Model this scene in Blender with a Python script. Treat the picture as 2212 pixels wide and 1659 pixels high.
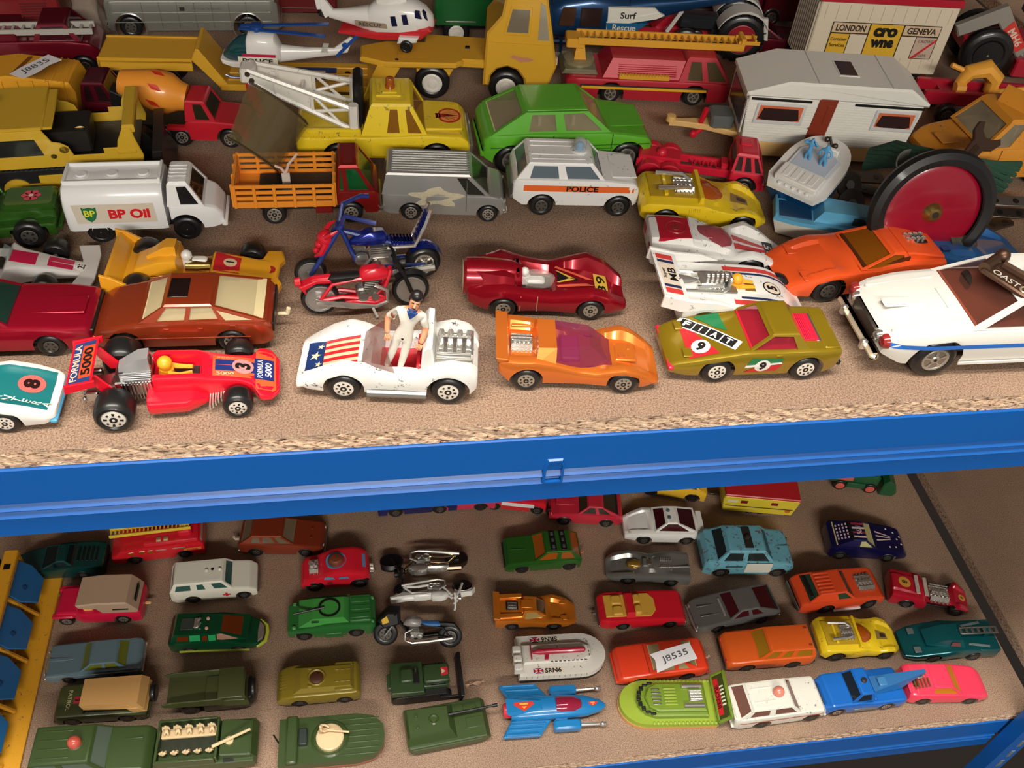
import bpy, math, random
from mathutils import Vector, Matrix
for _o in list(bpy.data.objects):
    bpy.data.objects.remove(_o)
SC = bpy.context.scene
COL = SC.collection
random.seed(7)

# ------------------------------------------------------------------ camera
F_PX, CX, CY = 2012.0, 1106.0, 829.5
AX = Vector((0.98790991, -0.04996443, 0.14675685))    # world x, y, z axes seen from the camera (right, down, forward)
AY = Vector((-0.13800906, -0.71467411, 0.68570724))
AZ = Vector((0.07062235, -0.69767075, -0.71292918))
CAM = Vector((0.0, -0.265, 0.300))
ZU, ZL = 0.0, -0.381                                   # tops of the two boards in view
cam_d = bpy.data.cameras.new('camera')
cam = bpy.data.objects.new('camera', cam_d)
COL.objects.link(cam)
right = Vector((AX[0], AY[0], AZ[0])); down = Vector((AX[1], AY[1], AZ[1])); fwd = Vector((AX[2], AY[2], AZ[2]))
cam.matrix_world = Matrix(((right[0], -down[0], -fwd[0], CAM[0]), (right[1], -down[1], -fwd[1], CAM[1]),
                           (right[2], -down[2], -fwd[2], CAM[2]), (0, 0, 0, 1)))
cam_d.sensor_fit = 'HORIZONTAL'; cam_d.sensor_width = 36.0
cam_d.lens = 36.0 * F_PX / 2212.0
cam_d.clip_start = 0.01; cam_d.clip_end = 50
SC.camera = cam

# ------------------------------------------------------------------ world, lamps, exposure
world = bpy.data.worlds.new('room_air'); SC.world = world; world.use_nodes = True
world.node_tree.nodes['Background'].inputs[0].default_value = (1.0, 0.95, 0.89, 1)
world.node_tree.nodes['Background'].inputs[1].default_value = 0.25
def area_light(name, loc, target, sx, sy, power, col):
    d = bpy.data.lights.new(name, 'AREA'); d.shape = 'RECTANGLE'; d.size = sx; d.size_y = sy
    d.energy = power; d.color = col
    o = bpy.data.objects.new(name, d); COL.objects.link(o); o.location = loc
    o.rotation_euler = (Vector(target) - Vector(loc)).to_track_quat('-Z', 'Y').to_euler()
    return o
area_light('ceiling_panel_light', (-0.10, -0.30, 1.52), (-0.1, -0.30, 0.0), 1.6, 0.30, 35.0, (1.0, 0.95, 0.87))
area_light('aisle_panel_light', (0.0, -2.5, 1.52), (0.1, 0.0, -0.1), 1.6, 0.30, 76.0, (1.0, 0.95, 0.87))
SC.view_settings.view_transform = 'Standard'
SC.view_settings.look = 'None'
SC.view_settings.gamma = 1.0
SC.view_settings.use_curve_mapping = False
SC.view_settings.exposure = 0.14

# ------------------------------------------------------------------ pixel -> point on a level plane
def at(px, py, z=0.0):
    d = AX * 0
    v = Vector((px - CX, py - CY, F_PX))
    d = Vector((AX.dot(v), AY.dot(v), AZ.dot(v)))
    t = (z - CAM.z) / d.z
    return CAM + d * t

# ------------------------------------------------------------------ materials
def lin(c):
    c = c / 255.0
    return c / 12.92 if c <= 0.04045 else ((c + 0.055) / 1.055) ** 2.4
def rgb(c):
    return (lin(c[0]), lin(c[1]), lin(c[2]), 1.0)
_M = {}
def paint(c, metal=0.0, rough=0.32, coat=0.5, alpha=1.0, wear=0.0, bump=0.0, emit=0.0):
    key = (tuple(c), metal, rough, coat, alpha, wear, bump, emit)
    if key in _M: return _M[key]
    m = bpy.data.materials.new('paint_%d' % len(_M)); m.use_nodes = True
    nt = m.node_tree; b = nt.nodes['Principled BSDF']
    b.inputs['Base Color'].default_value = rgb(c)
    b.inputs['Metallic'].default_value = metal
    b.inputs['Roughness'].default_value = rough
    b.inputs['Coat Weight'].default_value = coat
    b.inputs['Coat Roughness'].default_value = 0.10
    b.inputs['Alpha'].default_value = alpha
    if emit:
        b.inputs['Emission Color'].default_value = rgb(c); b.inputs['Emission Strength'].default_value = emit
    if wear:
        tc = nt.nodes.new('ShaderNodeTexCoord'); n = nt.nodes.new('ShaderNodeTexNoise'); r = nt.nodes.new('ShaderNodeValToRGB')
        mx = nt.nodes.new('ShaderNodeMix'); mx.data_type = 'RGBA'
        nt.links.new(tc.outputs['Object'], n.inputs['Vector'])
        n.inputs['Scale'].default_value = 0.22; n.inputs['Detail'].default_value = 7; n.inputs['Roughness'].default_value = 0.75
        nt.links.new(n.outputs['Fac'], r.inputs['Fac'])
        r.color_ramp.elements[0].position = 0.62 - 0.1 * wear; r.color_ramp.elements[1].position = 0.66 - 0.1 * wear
        nt.links.new(r.outputs['Color'], mx.inputs['Factor'])
        mx.inputs['A'].default_value = rgb(c); mx.inputs['B'].default_value = (0.09, 0.085, 0.08, 1)
        nt.links.new(mx.outputs['Result'], b.inputs['Base Color'])
    if bump:
        tc = nt.nodes.new('ShaderNodeTexCoord'); n = nt.nodes.new('ShaderNodeTexNoise'); bp = nt.nodes.new('ShaderNodeBump')
        nt.links.new(tc.outputs['Object'], n.inputs['Vector']); n.inputs['Scale'].default_value = 1.5
        nt.links.new(n.outputs['Fac'], bp.inputs['Height']); bp.inputs['Strength'].default_value = bump
        nt.links.new(bp.outputs['Normal'], b.inputs['Normal'])
    _M[key] = m
    return m
def metallic(c, r=0.34): return paint(c, 0.5, r, 0.6)
def glass(c, a=0.55): return paint(c, 0.0, 0.06, 0.3, a)
CHROME = paint((226, 224, 218), 0.86, 0.18, 0.2)
STEEL = paint((150, 148, 142), 0.9, 0.38, 0.0)
GUN = paint((92, 84, 76), 0.85, 0.42, 0.0)
RUBBER = paint((22, 22, 22), 0.0, 0.5, 0.15)
TYRE = paint((20, 20, 20), 0.0, 0.42, 0.25)
BLACK = paint((16, 15, 15), 0.0, 0.45, 0.1)
DARK = paint((34, 28, 26), 0.0, 0.5, 0.1)
HUBSIL = paint((190, 184, 172), 0.75, 0.32, 0.0)
WHITE = paint((232, 230, 224))
PAPER = paint((216, 214, 216), 0.0, 0.8, 0.0)
INK = paint((70, 70, 78), 0.0, 0.7, 0.0)
BLK_INK = paint((18, 16, 16), 0.0, 0.5, 0.0)
WHT_INK = paint((235, 232, 225), 0.0, 0.5, 0.0)
RED_INK = paint((205, 32, 40), 0.0, 0.45, 0.1)

# ------------------------------------------------------------------ mesh gathering
class MB:
    def __init__(s): s.v = []; s.f = []; s.m = []; s.mi = 0
    def add(s, vs, fs):
        b = len(s.v); s.v += [tuple(q) for q in vs]; s.f += [tuple(b + i for i in f) for f in fs]; s.m += [s.mi] * len(fs); return s
    def rings(s, rs, closed=True, cap0=True, cap1=True):
        n = len(rs[0]); vs = [q for r in rs for q in r]; fs = []
        for i in range(len(rs) - 1):
            for j in range(n if closed else n - 1):
                k = (j + 1) % n
                fs.append((i * n + j, i * n + k, (i + 1) * n + k, (i + 1) * n + j))
        if cap0: fs.append(tuple(range(n - 1, -1, -1)))
        if cap1: fs.append(tuple((len(rs) - 1) * n + j for j in range(n)))
        return s.add(vs, fs)
    def box(s, c, d, ch=None):
        hx, hy, hz = d[0] / 2, d[1] / 2, d[2] / 2
        if ch is None: ch = min(0.35, 0.2 * min(d))
        if ch <= 0:
            rs = [[(c[0] + a * hx, c[1] + b * hy, c[2] + z) for a, b in ((-1, -1), (1, -1), (1, 1), (-1, 1))] for z in (-hz, hz)]
            return s.rings(rs)
        rs = []
        for z, i in ((-hz, ch), (-hz + ch, 0), (hz - ch, 0), (hz, ch)):
            x, y = hx - i, hy - i; k = ch
            rs.append([(c[0] + a, c[1] + b, c[2] + z) for a, b in ((-x + k, -y), (x - k, -y), (x, -y + k), (x, y - k), (x - k, y), (-x + k, y), (-x, y - k), (-x, -y + k))])
        return s.rings(rs)
    def hexa(s, p):     # 8 corners: 4 bottom ccw, 4 top ccw
        return s.rings([p[:4], p[4:]])
    def prism(s, poly, y0, y1, ch=0.0, axes='xz'):   # outline in two axes, thickness along the third
        ar = sum(poly[i][0] * poly[(i + 1) % len(poly)][1] - poly[(i + 1) % len(poly)][0] * poly[i][1] for i in range(len(poly)))
        if ar < 0: poly = poly[::-1]
        def off(d):
            n = len(poly); out = []
            for i in range(n):
                a, b, c = Vector(poly[i - 1]), Vector(poly[i]), Vector(poly[(i + 1) % n])
                e1 = (b - a); e2 = (c - b)
                if e1.length < 1e-6 or e2.length < 1e-6: out.append(tuple(b)); continue
                n1 = Vector((-e1.y, e1.x)).normalized(); n2 = Vector((-e2.y, e2.x)).normalized()
                m = n1 + n2
                if m.length < 0.3: m = n1
                m = m.normalized(); k = d / max(0.45, m.dot(n1))
                out.append((b.x + m.x * k, b.y + m.y * k))
            return out
        def put(q, t):
            if axes == 'xz': return (q[0], t, q[1])
            if axes == 'xy': return (q[0], q[1], t)
            return (t, q[0], q[1])
        if ch > 0:
            sg = 1 if y1 > y0 else -1
            rs = [[put(q, y0) for q in off(ch)], [put(q, y0 + sg * ch) for q in poly], [put(q, y1 - sg * ch) for q in poly], [put(q, y1) for q in off(ch)]]
        else:
            rs = [[put(q, y0) for q in poly], [put(q, y1) for q in poly]]
        return s.rings(rs)
    def tube(s, pts, r, n=8, caps=True):
        pts = [Vector(q) for q in pts]; rs = []
        R = r if isinstance(r, (list, tuple)) else [r] * len(pts)
        up = None
        for i, q in enumerate(pts):
            t = (pts[min(i + 1, len(pts) - 1)] - pts[max(i - 1, 0)])
            if t.length < 1e-9: t = Vector((0, 0, 1))
            t.normalize()
            if up is None: up = Vector((0, 0, 1)) if abs(t.z) < 0.9 else Vector((1, 0, 0))
            a = t.cross(up).normalized(); b = a.cross(t); up = b
            rs.append([tuple(q + (a * math.cos(k * 2 * math.pi / n) + b * math.sin(k * 2 * math.pi / n)) * R[i]) for k in range(n)])
        return s.rings(rs, True, caps, caps)
    def lathe(s, prof, c=(0, 0, 0), axis='z', n=20, sx=1.0, sy=1.0):   # prof (r, h)
        rs = []
        for r, h in prof:
            row = []
            for k in range(n):
                a = 2 * math.pi * k / n; u, w = r * math.cos(a) * sx, r * math.sin(a) * sy
                row.append((c[0] + u, c[1] + w, c[2] + h) if axis == 'z' else (c[0] + u, c[1] + h, c[2] + w) if axis == 'y' else (c[0] + h, c[1] + u, c[2] + w))
            rs.append(row)
        return s.rings(rs)
    def hoop(s, prof, c=(0, 0, 0), axis='z', n=24):
        k0 = len(s.f); s.lathe(prof, c, axis, n); s.f = s.f[:-2]; s.m = s.m[:-2]; return s
    def ball(s, c, r, n=12, sz=1.0, half=False):
        st = 0 if half else -90
        return s.lathe([(max(1e-3, r * math.cos(math.radians(t))), r * sz * math.sin(math.radians(t))) for t in range(st, 91, 15)], c, 'z', n)
    def xf(s, M, start=0):
        for i in range(start, len(s.v)): s.v[i] = tuple(M @ Vector(s.v[i]))
        return s
    def mesh(s, name, mats, smooth=35):
        me = bpy.data.meshes.new(name); me.from_pydata(s.v, [], s.f); me.update()
        for m in (mats if isinstance(mats, (list, tuple)) else [mats]): me.materials.append(m)
        if any(s.m): me.polygons.foreach_set('material_index', s.m)
        if smooth:
            me.shade_smooth(); me.set_sharp_from_angle(angle=math.radians(smooth))
        return me

def link(name, me, parent=None):
    o = bpy.data.objects.new(name, me); COL.objects.link(o)
    if parent is not None: o.parent = parent
    return o
def obj(name, mb, mats, parent=None, smooth=35): return link(name, mb.mesh(name, mats, smooth), parent)
def tag(o, label, cat, group=None, kind=None):
    o['label'] = label; o['category'] = cat
    if group: o['group'] = group
    if kind: o['kind'] = kind
    return o

# ------------------------------------------------------------------ lettering (mesh from the built-in font)
_TX = {}
def text_mesh(s, bold=0.0):
    k = (s, bold)
    if k not in _TX:
        cu = bpy.data.curves.new('t', 'FONT'); cu.body = s; cu.size = 1.0; cu.resolution_u = 3; cu.offset = bold
        cu.align_x = 'CENTER'; cu.align_y = 'CENTER'
        o = bpy.data.objects.new('t', cu); COL.objects.link(o)
        dg = bpy.context.evaluated_depsgraph_get()
        me = bpy.data.meshes.new_from_object(o.evaluated_get(dg))
        vs = [tuple(v.co) for v in me.vertices]; fs = [tuple(p.vertices) for p in me.polygons]
        bpy.data.objects.remove(o); bpy.data.meshes.remove(me)
        xs = [v[0] for v in vs]; ys = [v[1] for v in vs]
        cx, cy = (min(xs) + max(xs)) / 2, (min(ys) + max(ys)) / 2
        vs = [(v[0] - cx, v[1] - cy) for v in vs]
        _TX[k] = (vs, fs, max(xs) - min(xs), max(ys) - min(ys))
    return _TX[k]

# ------------------------------------------------------------------ wheels (shared meshes, unit radius, axis along y, outer face at -y)
def _tyre():
    b = MB()
    b.lathe([(0.50, -0.6), (0.60, -0.94), (0.66, -1.0), (0.80, -1.0), (0.93, -0.86), (1.0, -0.55), (1.0, 0.55), (0.93, 0.86), (0.80, 1.0), (0.3, 1.0)], axis='y', n=28)
    return b.mesh('tyre', TYRE, 40)
_WM = {}
def hub_mesh(kind):
    if kind in _WM: return _WM[kind]
    b = MB(); mats = [HUBSIL, BLACK]
    def disc(r0, r1, y, mi, n=24):
        b.mi = mi; b.add([(r * math.cos(2 * math.pi * k / n), y, r * math.sin(2 * math.pi * k / n)) for r in (r0, r1) for k in range(n)],
                         [((k + 1) % n, k, n + k, n + (k + 1) % n) for k in range(n)])
    def wedge(a0, a1, r0, r1, y, mi):
        b.mi = mi; A = [a0 + (a1 - a0) * t / 3 for t in range(4)]
        b.add([(r * math.cos(a), y, r * math.sin(a)) for r in (r0, r1) for a in A], [(t + 1, t, 4 + t, 5 + t) for t in range(3)])
    if kind in ('slot', 'white_slot', 'dot'):
        if kind == 'white_slot': mats = [paint((226, 218, 205), 0.1, 0.35, 0.2), BLACK]
        b.mi = 0; b.lathe([(0.02, -0.98), (0.5, -0.98), (0.57, -0.94), (0.6, -0.9)], axis='y', n=24)
        n = 8 if kind != 'dot' else 6
        for k in range(n):
            a = 2 * math.pi * k / n
            if kind == 'dot' or k % 2 == 0: wedge(a - 0.16, a + 0.16, 0.34, 0.46, -1.0, 1)
            else: wedge(a - 0.17, a + 0.17, 0.30, 0.48, -1.0, 1)
        b.mi = 1; b.lathe([(0.02, -1.01), (0.2, -1.01), (0.2, -0.9)], axis='y', n=14)
        b.mi = 0; b.lathe([(0.02, -1.03), (0.08, -1.02), (0.09, -0.9)], axis='y', n=10)
    elif kind == 'spoke':
        b.mi = 1; b.lathe([(0.02, -0.86), (0.56, -0.86), (0.58, -0.8)], axis='y', n=20)
        b.mi = 0; b.lathe([(0.47, -0.9), (0.50, -1.0), (0.58, -1.0), (0.6, -0.9)], axis='y', n=24)
        for k in range(5):
            a = 2 * math.pi * k / 5 + 0.3; wedge(a - 0.16, a + 0.16, 0.14, 0.5, -0.97, 0)
        b.mi = 0; b.lathe([(0.02, -1.0), (0.16, -1.0), (0.2, -0.9)], axis='y', n=14)
        b.mi = 1; b.lathe([(0.02, -1.03), (0.08, -1.03), (0.08, -0.99)], axis='y', n=10)
    elif kind == 'plain':
        mats = [TYRE, HUBSIL]
        b.mi = 0; b.lathe([(0.02, -0.92), (0.5, -0.9), (0.58, -0.99)], axis='y', n=20)
        b.mi = 1; b.lathe([(0.02, -1.0), (0.07, -0.98), (0.08, -0.9)], axis='y', n=8)
    elif kind == 'dark':
        mats = [paint((96, 92, 86), 0.6, 0.45, 0.0), BLACK]
        b.mi = 0; b.lathe([(0.02, -0.96), (0.46, -0.96), (0.52, -0.9)], axis='y', n=20)
        for k in range(6):
            a = 2 * math.pi * k / 6; wedge(a - 0.18, a + 0.18, 0.22, 0.38, -0.98, 1)
    elif kind == 'cap':       # white moulded hub of the large steel toys
        mats = [paint((222, 217, 205), 0.0, 0.45, 0.1), BLACK]
        b.mi = 0; b.lathe([(0.02, -1.12), (0.2, -1.12), (0.24, -1.0), (0.36, -0.98), (0.4, -1.02), (0.5, -1.02), (0.58, -0.9)], axis='y', n=24)
        b.mi = 0; b.lathe([(0.02, -1.2), (0.1, -1.18), (0.12, -1.1)], axis='y', n=10)
    elif kind == 'wire':
        mats = [paint((176, 174, 170), 0.7, 0.35, 0.0), BLACK]
        b.mi = 0; b.lathe([(0.70, -0.6), (0.70, -0.9), (0.76, -0.95), (0.80, -0.8), (0.80, 0.8), (0.76, 0.95), (0.70, 0.9), (0.70, 0.6)], axis='y', n=28)
        for k in range(18):
            a = 2 * math.pi * k / 18; a2 = a + 0.55 * (1 if k % 2 else -1)
            b.tube([(0.1 * math.cos(a), -0.7, 0.1 * math.sin(a)), (0.72 * math.cos(a2), -0.15, 0.72 * math.sin(a2))], 0.022, 4)
            b.tube([(0.1 * math.cos(a), 0.7, 0.1 * math.sin(a)), (0.72 * math.cos(a2), 0.15, 0.72 * math.sin(a2))], 0.022, 4)
        b.lathe([(0.02, -1.2), (0.12, -1.2), (0.12, 1.2), (0.02, 1.2)], axis='y', n=12)
    elif kind == 'red':
        mats = [paint((150, 30, 40), 0.1, 0.4, 0.3), BLACK]
        b.mi = 0; b.lathe([(0.02, -1.0), (0.16, -1.0), (0.2, -0.9), (0.52, -0.84), (0.58, -1.0), (0.62, -0.95)], axis='y', n=24)
    elif kind == 'pink':
        mats = [paint((206, 92, 78), 0.0, 0.5, 0.0), BLACK]
        b.mi = 0; b.lathe([(0.02, -1.1), (0.6, -1.1), (0.68, -1.0), (0.7, -0.9)], axis='y', n=20)
    _WM[kind] = b.mesh('hub', mats, 40)
    return _WM[kind]
def _ring_tyre():
    b = MB()
    rs = []
    b.lathe([(0.79, -0.7), (0.82, -1.0), (0.92, -0.95), (1.0, -0.4), (1.0, 0.4), (0.92, 0.95), (0.82, 1.0), (0.79, 0.7)], axis='y', n=30)
    me = b
    me.f = [f for f in me.f if len(f) <= 4]     # open ring, no end discs
    me.m = [0] * len(me.f)
    return me.mesh('tyre', TYRE, 40)
TYRE_ME = _tyre(); RING_ME = _ring_tyre()
def wheel(parent, x, y, r, w, kind='slot', side=-1, z=None, tilt=None):
    o = link('wheel', RING_ME if kind == 'wire' else TYRE_ME, parent); o.location = (x, y, r if z is None else z)
    o.scale = (r, w / 2, r)
    o.rotation_euler = (0, random.uniform(0, 6.28), 0)
    if side > 0: o.rotation_euler = (0, o.rotation_euler[1], math.pi)
    h = link('hub', hub_mesh(kind), o)
    return o

# ------------------------------------------------------------------ a toy: an empty with parts, in millimetres of the toy
class Toy:
    def __init__(s, name, label, cat, group=None):
        s.o = bpy.data.objects.new(name, None); COL.objects.link(s.o); s.o.empty_display_size = 5
        tag(s.o, label, cat, group); s.hull_ = None
    def place(s, loc, heading, scale=1.0, tilt=(0, 0)):
        s.o.location = loc; k = scale * 0.001; s.o.scale = (k, k, k)
        s.o.rotation_euler = (tilt[0], tilt[1], heading); return s
    def fit(s, a, b, xa, xb, yoff, z):     # two touching points (pixels) on the near side, at xa and xb along the toy, yoff from its middle line
        A, B = at(a[0], a[1], z), at(b[0], b[1], z); d = B - A; k = d.length / abs(xb - xa) * 1000
        if xb < xa: d = -d
        d.normalize(); n = Vector((-d.y, d.x, 0))
        if n.y < 0: n = -n
        s.scale = k; s.near = -1 if Vector((-d.y, d.x, 0)).y > 0 else 1
        return s.place(A - d * (xa * k * 0.001) + n * (yoff * k * 0.001), math.atan2(d.y, d.x), k)
    def part(s, name, mb, mats, parent=None, smooth=35): return obj(name, mb, mats, parent or s.o, smooth)
    def box(s, name, c, d, mat, ch=None, parent=None): return s.part(name, MB().box(c, d, ch), mat, parent)
    def prism(s, name, poly, y0, y1, mat, ch=0.0, axes='xz', parent=None, smooth=35): return s.part(name, MB().prism(poly, y0, y1, ch, axes), mat, parent, smooth)
    def tube(s, name, pts, r, mat, n=8, parent=None): return s.part(name, MB().tube(pts, r, n), mat, parent)
    def lathe(s, name, prof, mat, c=(0, 0, 0), axis='z', n=20, sx=1, sy=1, parent=None): return s.part(name, MB().lathe(prof, c, axis, n, sx, sy), mat, parent)
    def wheels(s, xs, y, r, w, kind='slot', z=None):
        for i, x in enumerate(xs):
            rr = r[i] if isinstance(r, (list, tuple)) else r; ww = w[i] if isinstance(w, (list, tuple)) else w
            yy = y[i] if isinstance(y, (list, tuple)) else y
            for sd in (-1, 1): wheel(s.o, x, sd * yy, rr, ww, kind, sd, z)
    def text(s, body, c, u, v, h, mat, bold=0.02, width=None, fn=None, name='lettering', parent=None, eps=0.12):
        vs, fs, w0, h0 = text_mesh(body, bold)
        u = Vector(u).normalized(); v = Vector(v).normalized(); n = u.cross(v); k = h / h0; kw = k if width is None else width / w0
        c = Vector(c); b = MB()
        pts = [c + u * (q[0] * kw) + v * (q[1] * k) + n * eps for q in vs]
        if fn: pts = [Vector(fn(q)) for q in pts]
        b.add(pts, fs)
        return s.part(name, b, mat, parent, 0)
    def decal(s, name, pts, mat, fn=None, parent=None, cuts=0):   # flat print: polygon; fn lays each point onto the surface
        if fn: pts = [fn(Vector(q)) for q in pts]
        b = MB().add(pts, [tuple(range(len(pts)))])
        return s.part(name, b, mat, parent, 0)
    def decal_quad(s, name, p, mat, nu=6, nv=4, fn=None, parent=None):
        p = [Vector(q) for q in p]; vs = []; fs = []
        for j in range(nv + 1):
            for i in range(nu + 1):
                a, b = i / nu, j / nv
                q = (p[0] * (1 - a) + p[1] * a) * (1 - b) + (p[3] * (1 - a) + p[2] * a) * b
                vs.append(fn(q) if fn else q)
        for j in range(nv):
            for i in range(nu):
                k = j * (nu + 1) + i; fs.append((k, k + 1, k + nu + 2, k + nu + 1))
        return s.part(name, MB().add(vs, fs), mat, parent, 60)
    # ---- body shell with wheel arches
    def hull(s, mat, C, W, zb=3.0, S=None, arches=(), rr=2.0, fw=None, slope=1.5, soft=1.0, bf=0.94, crown=0.3, name='body', parent=None, mid=0.4, x_soft=1.2, shoulder=1.0):
        H = Hull(C, W, zb, S, arches, rr, fw, slope, soft, bf, crown, mid, x_soft, shoulder)
        o = s.part(name, H.mb(), mat, parent, 32)
        if s.hull_ is None: s.hull_ = H
        return o
    def chassis(s, x0, x1, w, z0, z1, mat=None): return s.box('chassis', ((x0 + x1) / 2, 0, (z0 + z1) / 2), (x1 - x0, 2 * w, z1 - z0), mat or BLACK)
    def cabin(s, mat, x, z, w, side=((0, .5), (.5, 1)), glass_m=None, inter=None, fr=1.1, roof=None, dep=0.5, rr=1.2, front=True, rear=True, seat=True, wf=None, name='cabin', gap=0.0, wr=None, sidefr=None):
        """x: rear base, rear top, front top, front base; z: belt, roof; w: half width at belt, at roof; wf/wr: half widths of the front/rear base"""
        xrb, xrt, xft, xfb = x; z0, z1 = z; wb, wt = w; wf = wf or wb; wr = wr or wb
        b = MB(); rb = MB(); zc = z1 - rr * 0.7
        def bel(xx): t = (xx - xrb) / (xfb - xrb); return wr + (wf - wr) * t
        P = {'rbl': (xrb, wr, z0), 'rbr': (xrb, -wr, z0), 'fbl': (xfb, wf, z0), 'fbr': (xfb, -wf, z0),
             'rtl': (xrt, wt, zc), 'rtr': (xrt, -wt, zc), 'ftl': (xft, wt, zc), 'ftr': (xft, -wt, zc)}
        P = {k: Vector(v) for k, v in P.items()}
        def framed(q, fr, nm, ok=True):
            q = [Vector(t) for t in q]
            n = (q[1] - q[0]).cross(q[3] - q[0])
            if n.length < 1e-6: n = (q[2] - q[1]).cross(q[3] - q[1])
            n.normalize()
            if not ok:
                b.add(q, [(0, 1, 2, 3)]); return
            w0, w1 = (q[1] - q[0]).length, (q[2] - q[3]).length; h0, h1 = (q[3] - q[0]).length, (q[2] - q[1]).length
            def uv(a, c): return (q[0] * (1 - a) + q[1] * a) * (1 - c) + (q[3] * (1 - a) + q[2] * a) * c
            f0 = min(0.4, fr / max(w0, .1)); f1 = min(0.4, fr / max(w1, .1)); g0 = min(0.4, fr / max(h0, .1)); g1 = min(0.4, fr / max(h1, .1))
            I = [uv(f0, g0), uv(1 - f0, g1), uv(1 - f1, 1 - g1), uv(f1, 1 - g0)]
            D = [t - n * dep for t in I]
            b.add(q + I + D, [(0, 1, 5, 4), (1, 2, 6, 5), (2, 3, 7, 6), (3, 0, 4, 7), (4, 5, 9, 8), (5, 6, 10, 9), (6, 7, 11, 10), (7, 4, 8, 11)])
            s.part(nm, MB().add(D, [(0, 1, 2, 3)]), glass_m or glass((60, 60, 60)), None, 0)
        framed([P['fbr'], P['fbl'], P['ftl'], P['ftr']], fr, 'windscreen', front)
        framed([P['rbl'], P['rbr'], P['rtr'], P['rtl']], fr, 'rear_window', rear)
        for sg, (a, c, d, e) in ((-1, ('rbr', 'fbr', 'ftr', 'rtr')), (1, ('rbl', 'fbl', 'ftl', 'rtl'))):
            A, B_, T, R = P[a], P[c], P[d], P[e]
            cuts = list(side); pos = 0.0
            def pt(t, tt): return (A.lerp(B_, t), R.lerp(T, tt))
            def pair(q): return (q, q) if not isinstance(q, (tuple, list)) else q
            prev = (0.0, 0.0)
            def quad(l, r):
                l0, l1 = pt(*l); r0, r1 = pt(*r)
                return [l0, r0, r1, l1] if sg < 0 else [r0, l0, l1, r1]
            for wa, wb_ in cuts:
                wa, wb_ = pair(wa), pair(wb_)
                if wa[0] - prev[0] > 1e-4 or wa[1] - prev[1] > 1e-4: b.add(quad(prev, wa), [(0, 1, 2, 3)])
                framed(quad(wa, wb_), (sidefr or fr) * 0.75, 'side_window'); prev = wb_
            if prev[0] < 1 - 1e-4 or prev[1] < 1 - 1e-4: b.add(quad(prev, (1.0, 1.0)), [(0, 1, 2, 3)])
        # roof with softened edge
        k = rr
        r0 = [P['rtl'], P['rtr'], P['ftr'], P['ftl']]
        r1 = [Vector((xrt + k * .5, wt - k * .4, z1 - k * .15)), Vector((xrt + k * .5, -wt + k * .4, z1 - k * .15)), Vector((xft - k * .5, -wt + k * .4, z1 - k * .15)), Vector((xft - k * .5, wt - k * .4, z1 - k * .15))]
        r2 = [Vector((xrt + k * 1.4, wt - k * 1.3, z1 + .1)), Vector((xrt + k * 1.4, -wt + k * 1.3, z1 + .1)), Vector((xft - k * 1.4, -wt + k * 1.3, z1 + .1)), Vector((xft - k * 1.4, wt - k * 1.3, z1 + .1))]
        tgt = rb if roof else b
        for lo, hi in ((r0, r1), (r1, r2)):
            tgt.add(lo + hi, [(i, (i + 1) % 4, 4 + (i + 1) % 4, 4 + i) for i in range(4)])
        tgt.add(r2, [(0, 1, 2, 3)])
        o = s.part(name, b, mat, None, 28)
        if roof: s.part('roof', rb, roof, None, 40)
        if seat:
            im = inter or DARK
            fb = MB(); fl = min(wb, wt) - 1.2
            N = 9; rs = []
            for k in range(N):
                xx = xrb + 1.6 + (xfb - xrb - 3.2) * k / (N - 1); zz = z0 + .35
                if s.hull_: zz = max(z0 - .5, s.hull_.C(xx) + s.hull_.crown + .15) if name == 'cabin' else zz
                ww = bel(xx) - 1.3; rs.append([(xx, -ww, z0 - 2), (xx, -ww, zz), (xx, ww, zz), (xx, ww, z0 - 2)])
            fb.rings(rs)
            L = xft - xrt; hgt = (z1 - z0) * .55
            for xx in ((xrt + .25 * L, xrt + .8 * L) if L > 12 else (xrt + .4 * L,)):
                fb.box((xx, fl * .5, z0 + hgt / 2), (2.0, fl * .75, hgt)); fb.box((xx, -fl * .5, z0 + hgt / 2), (2.0, fl * .75, hgt))
            s.part('interior', fb, im)
        return o

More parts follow.
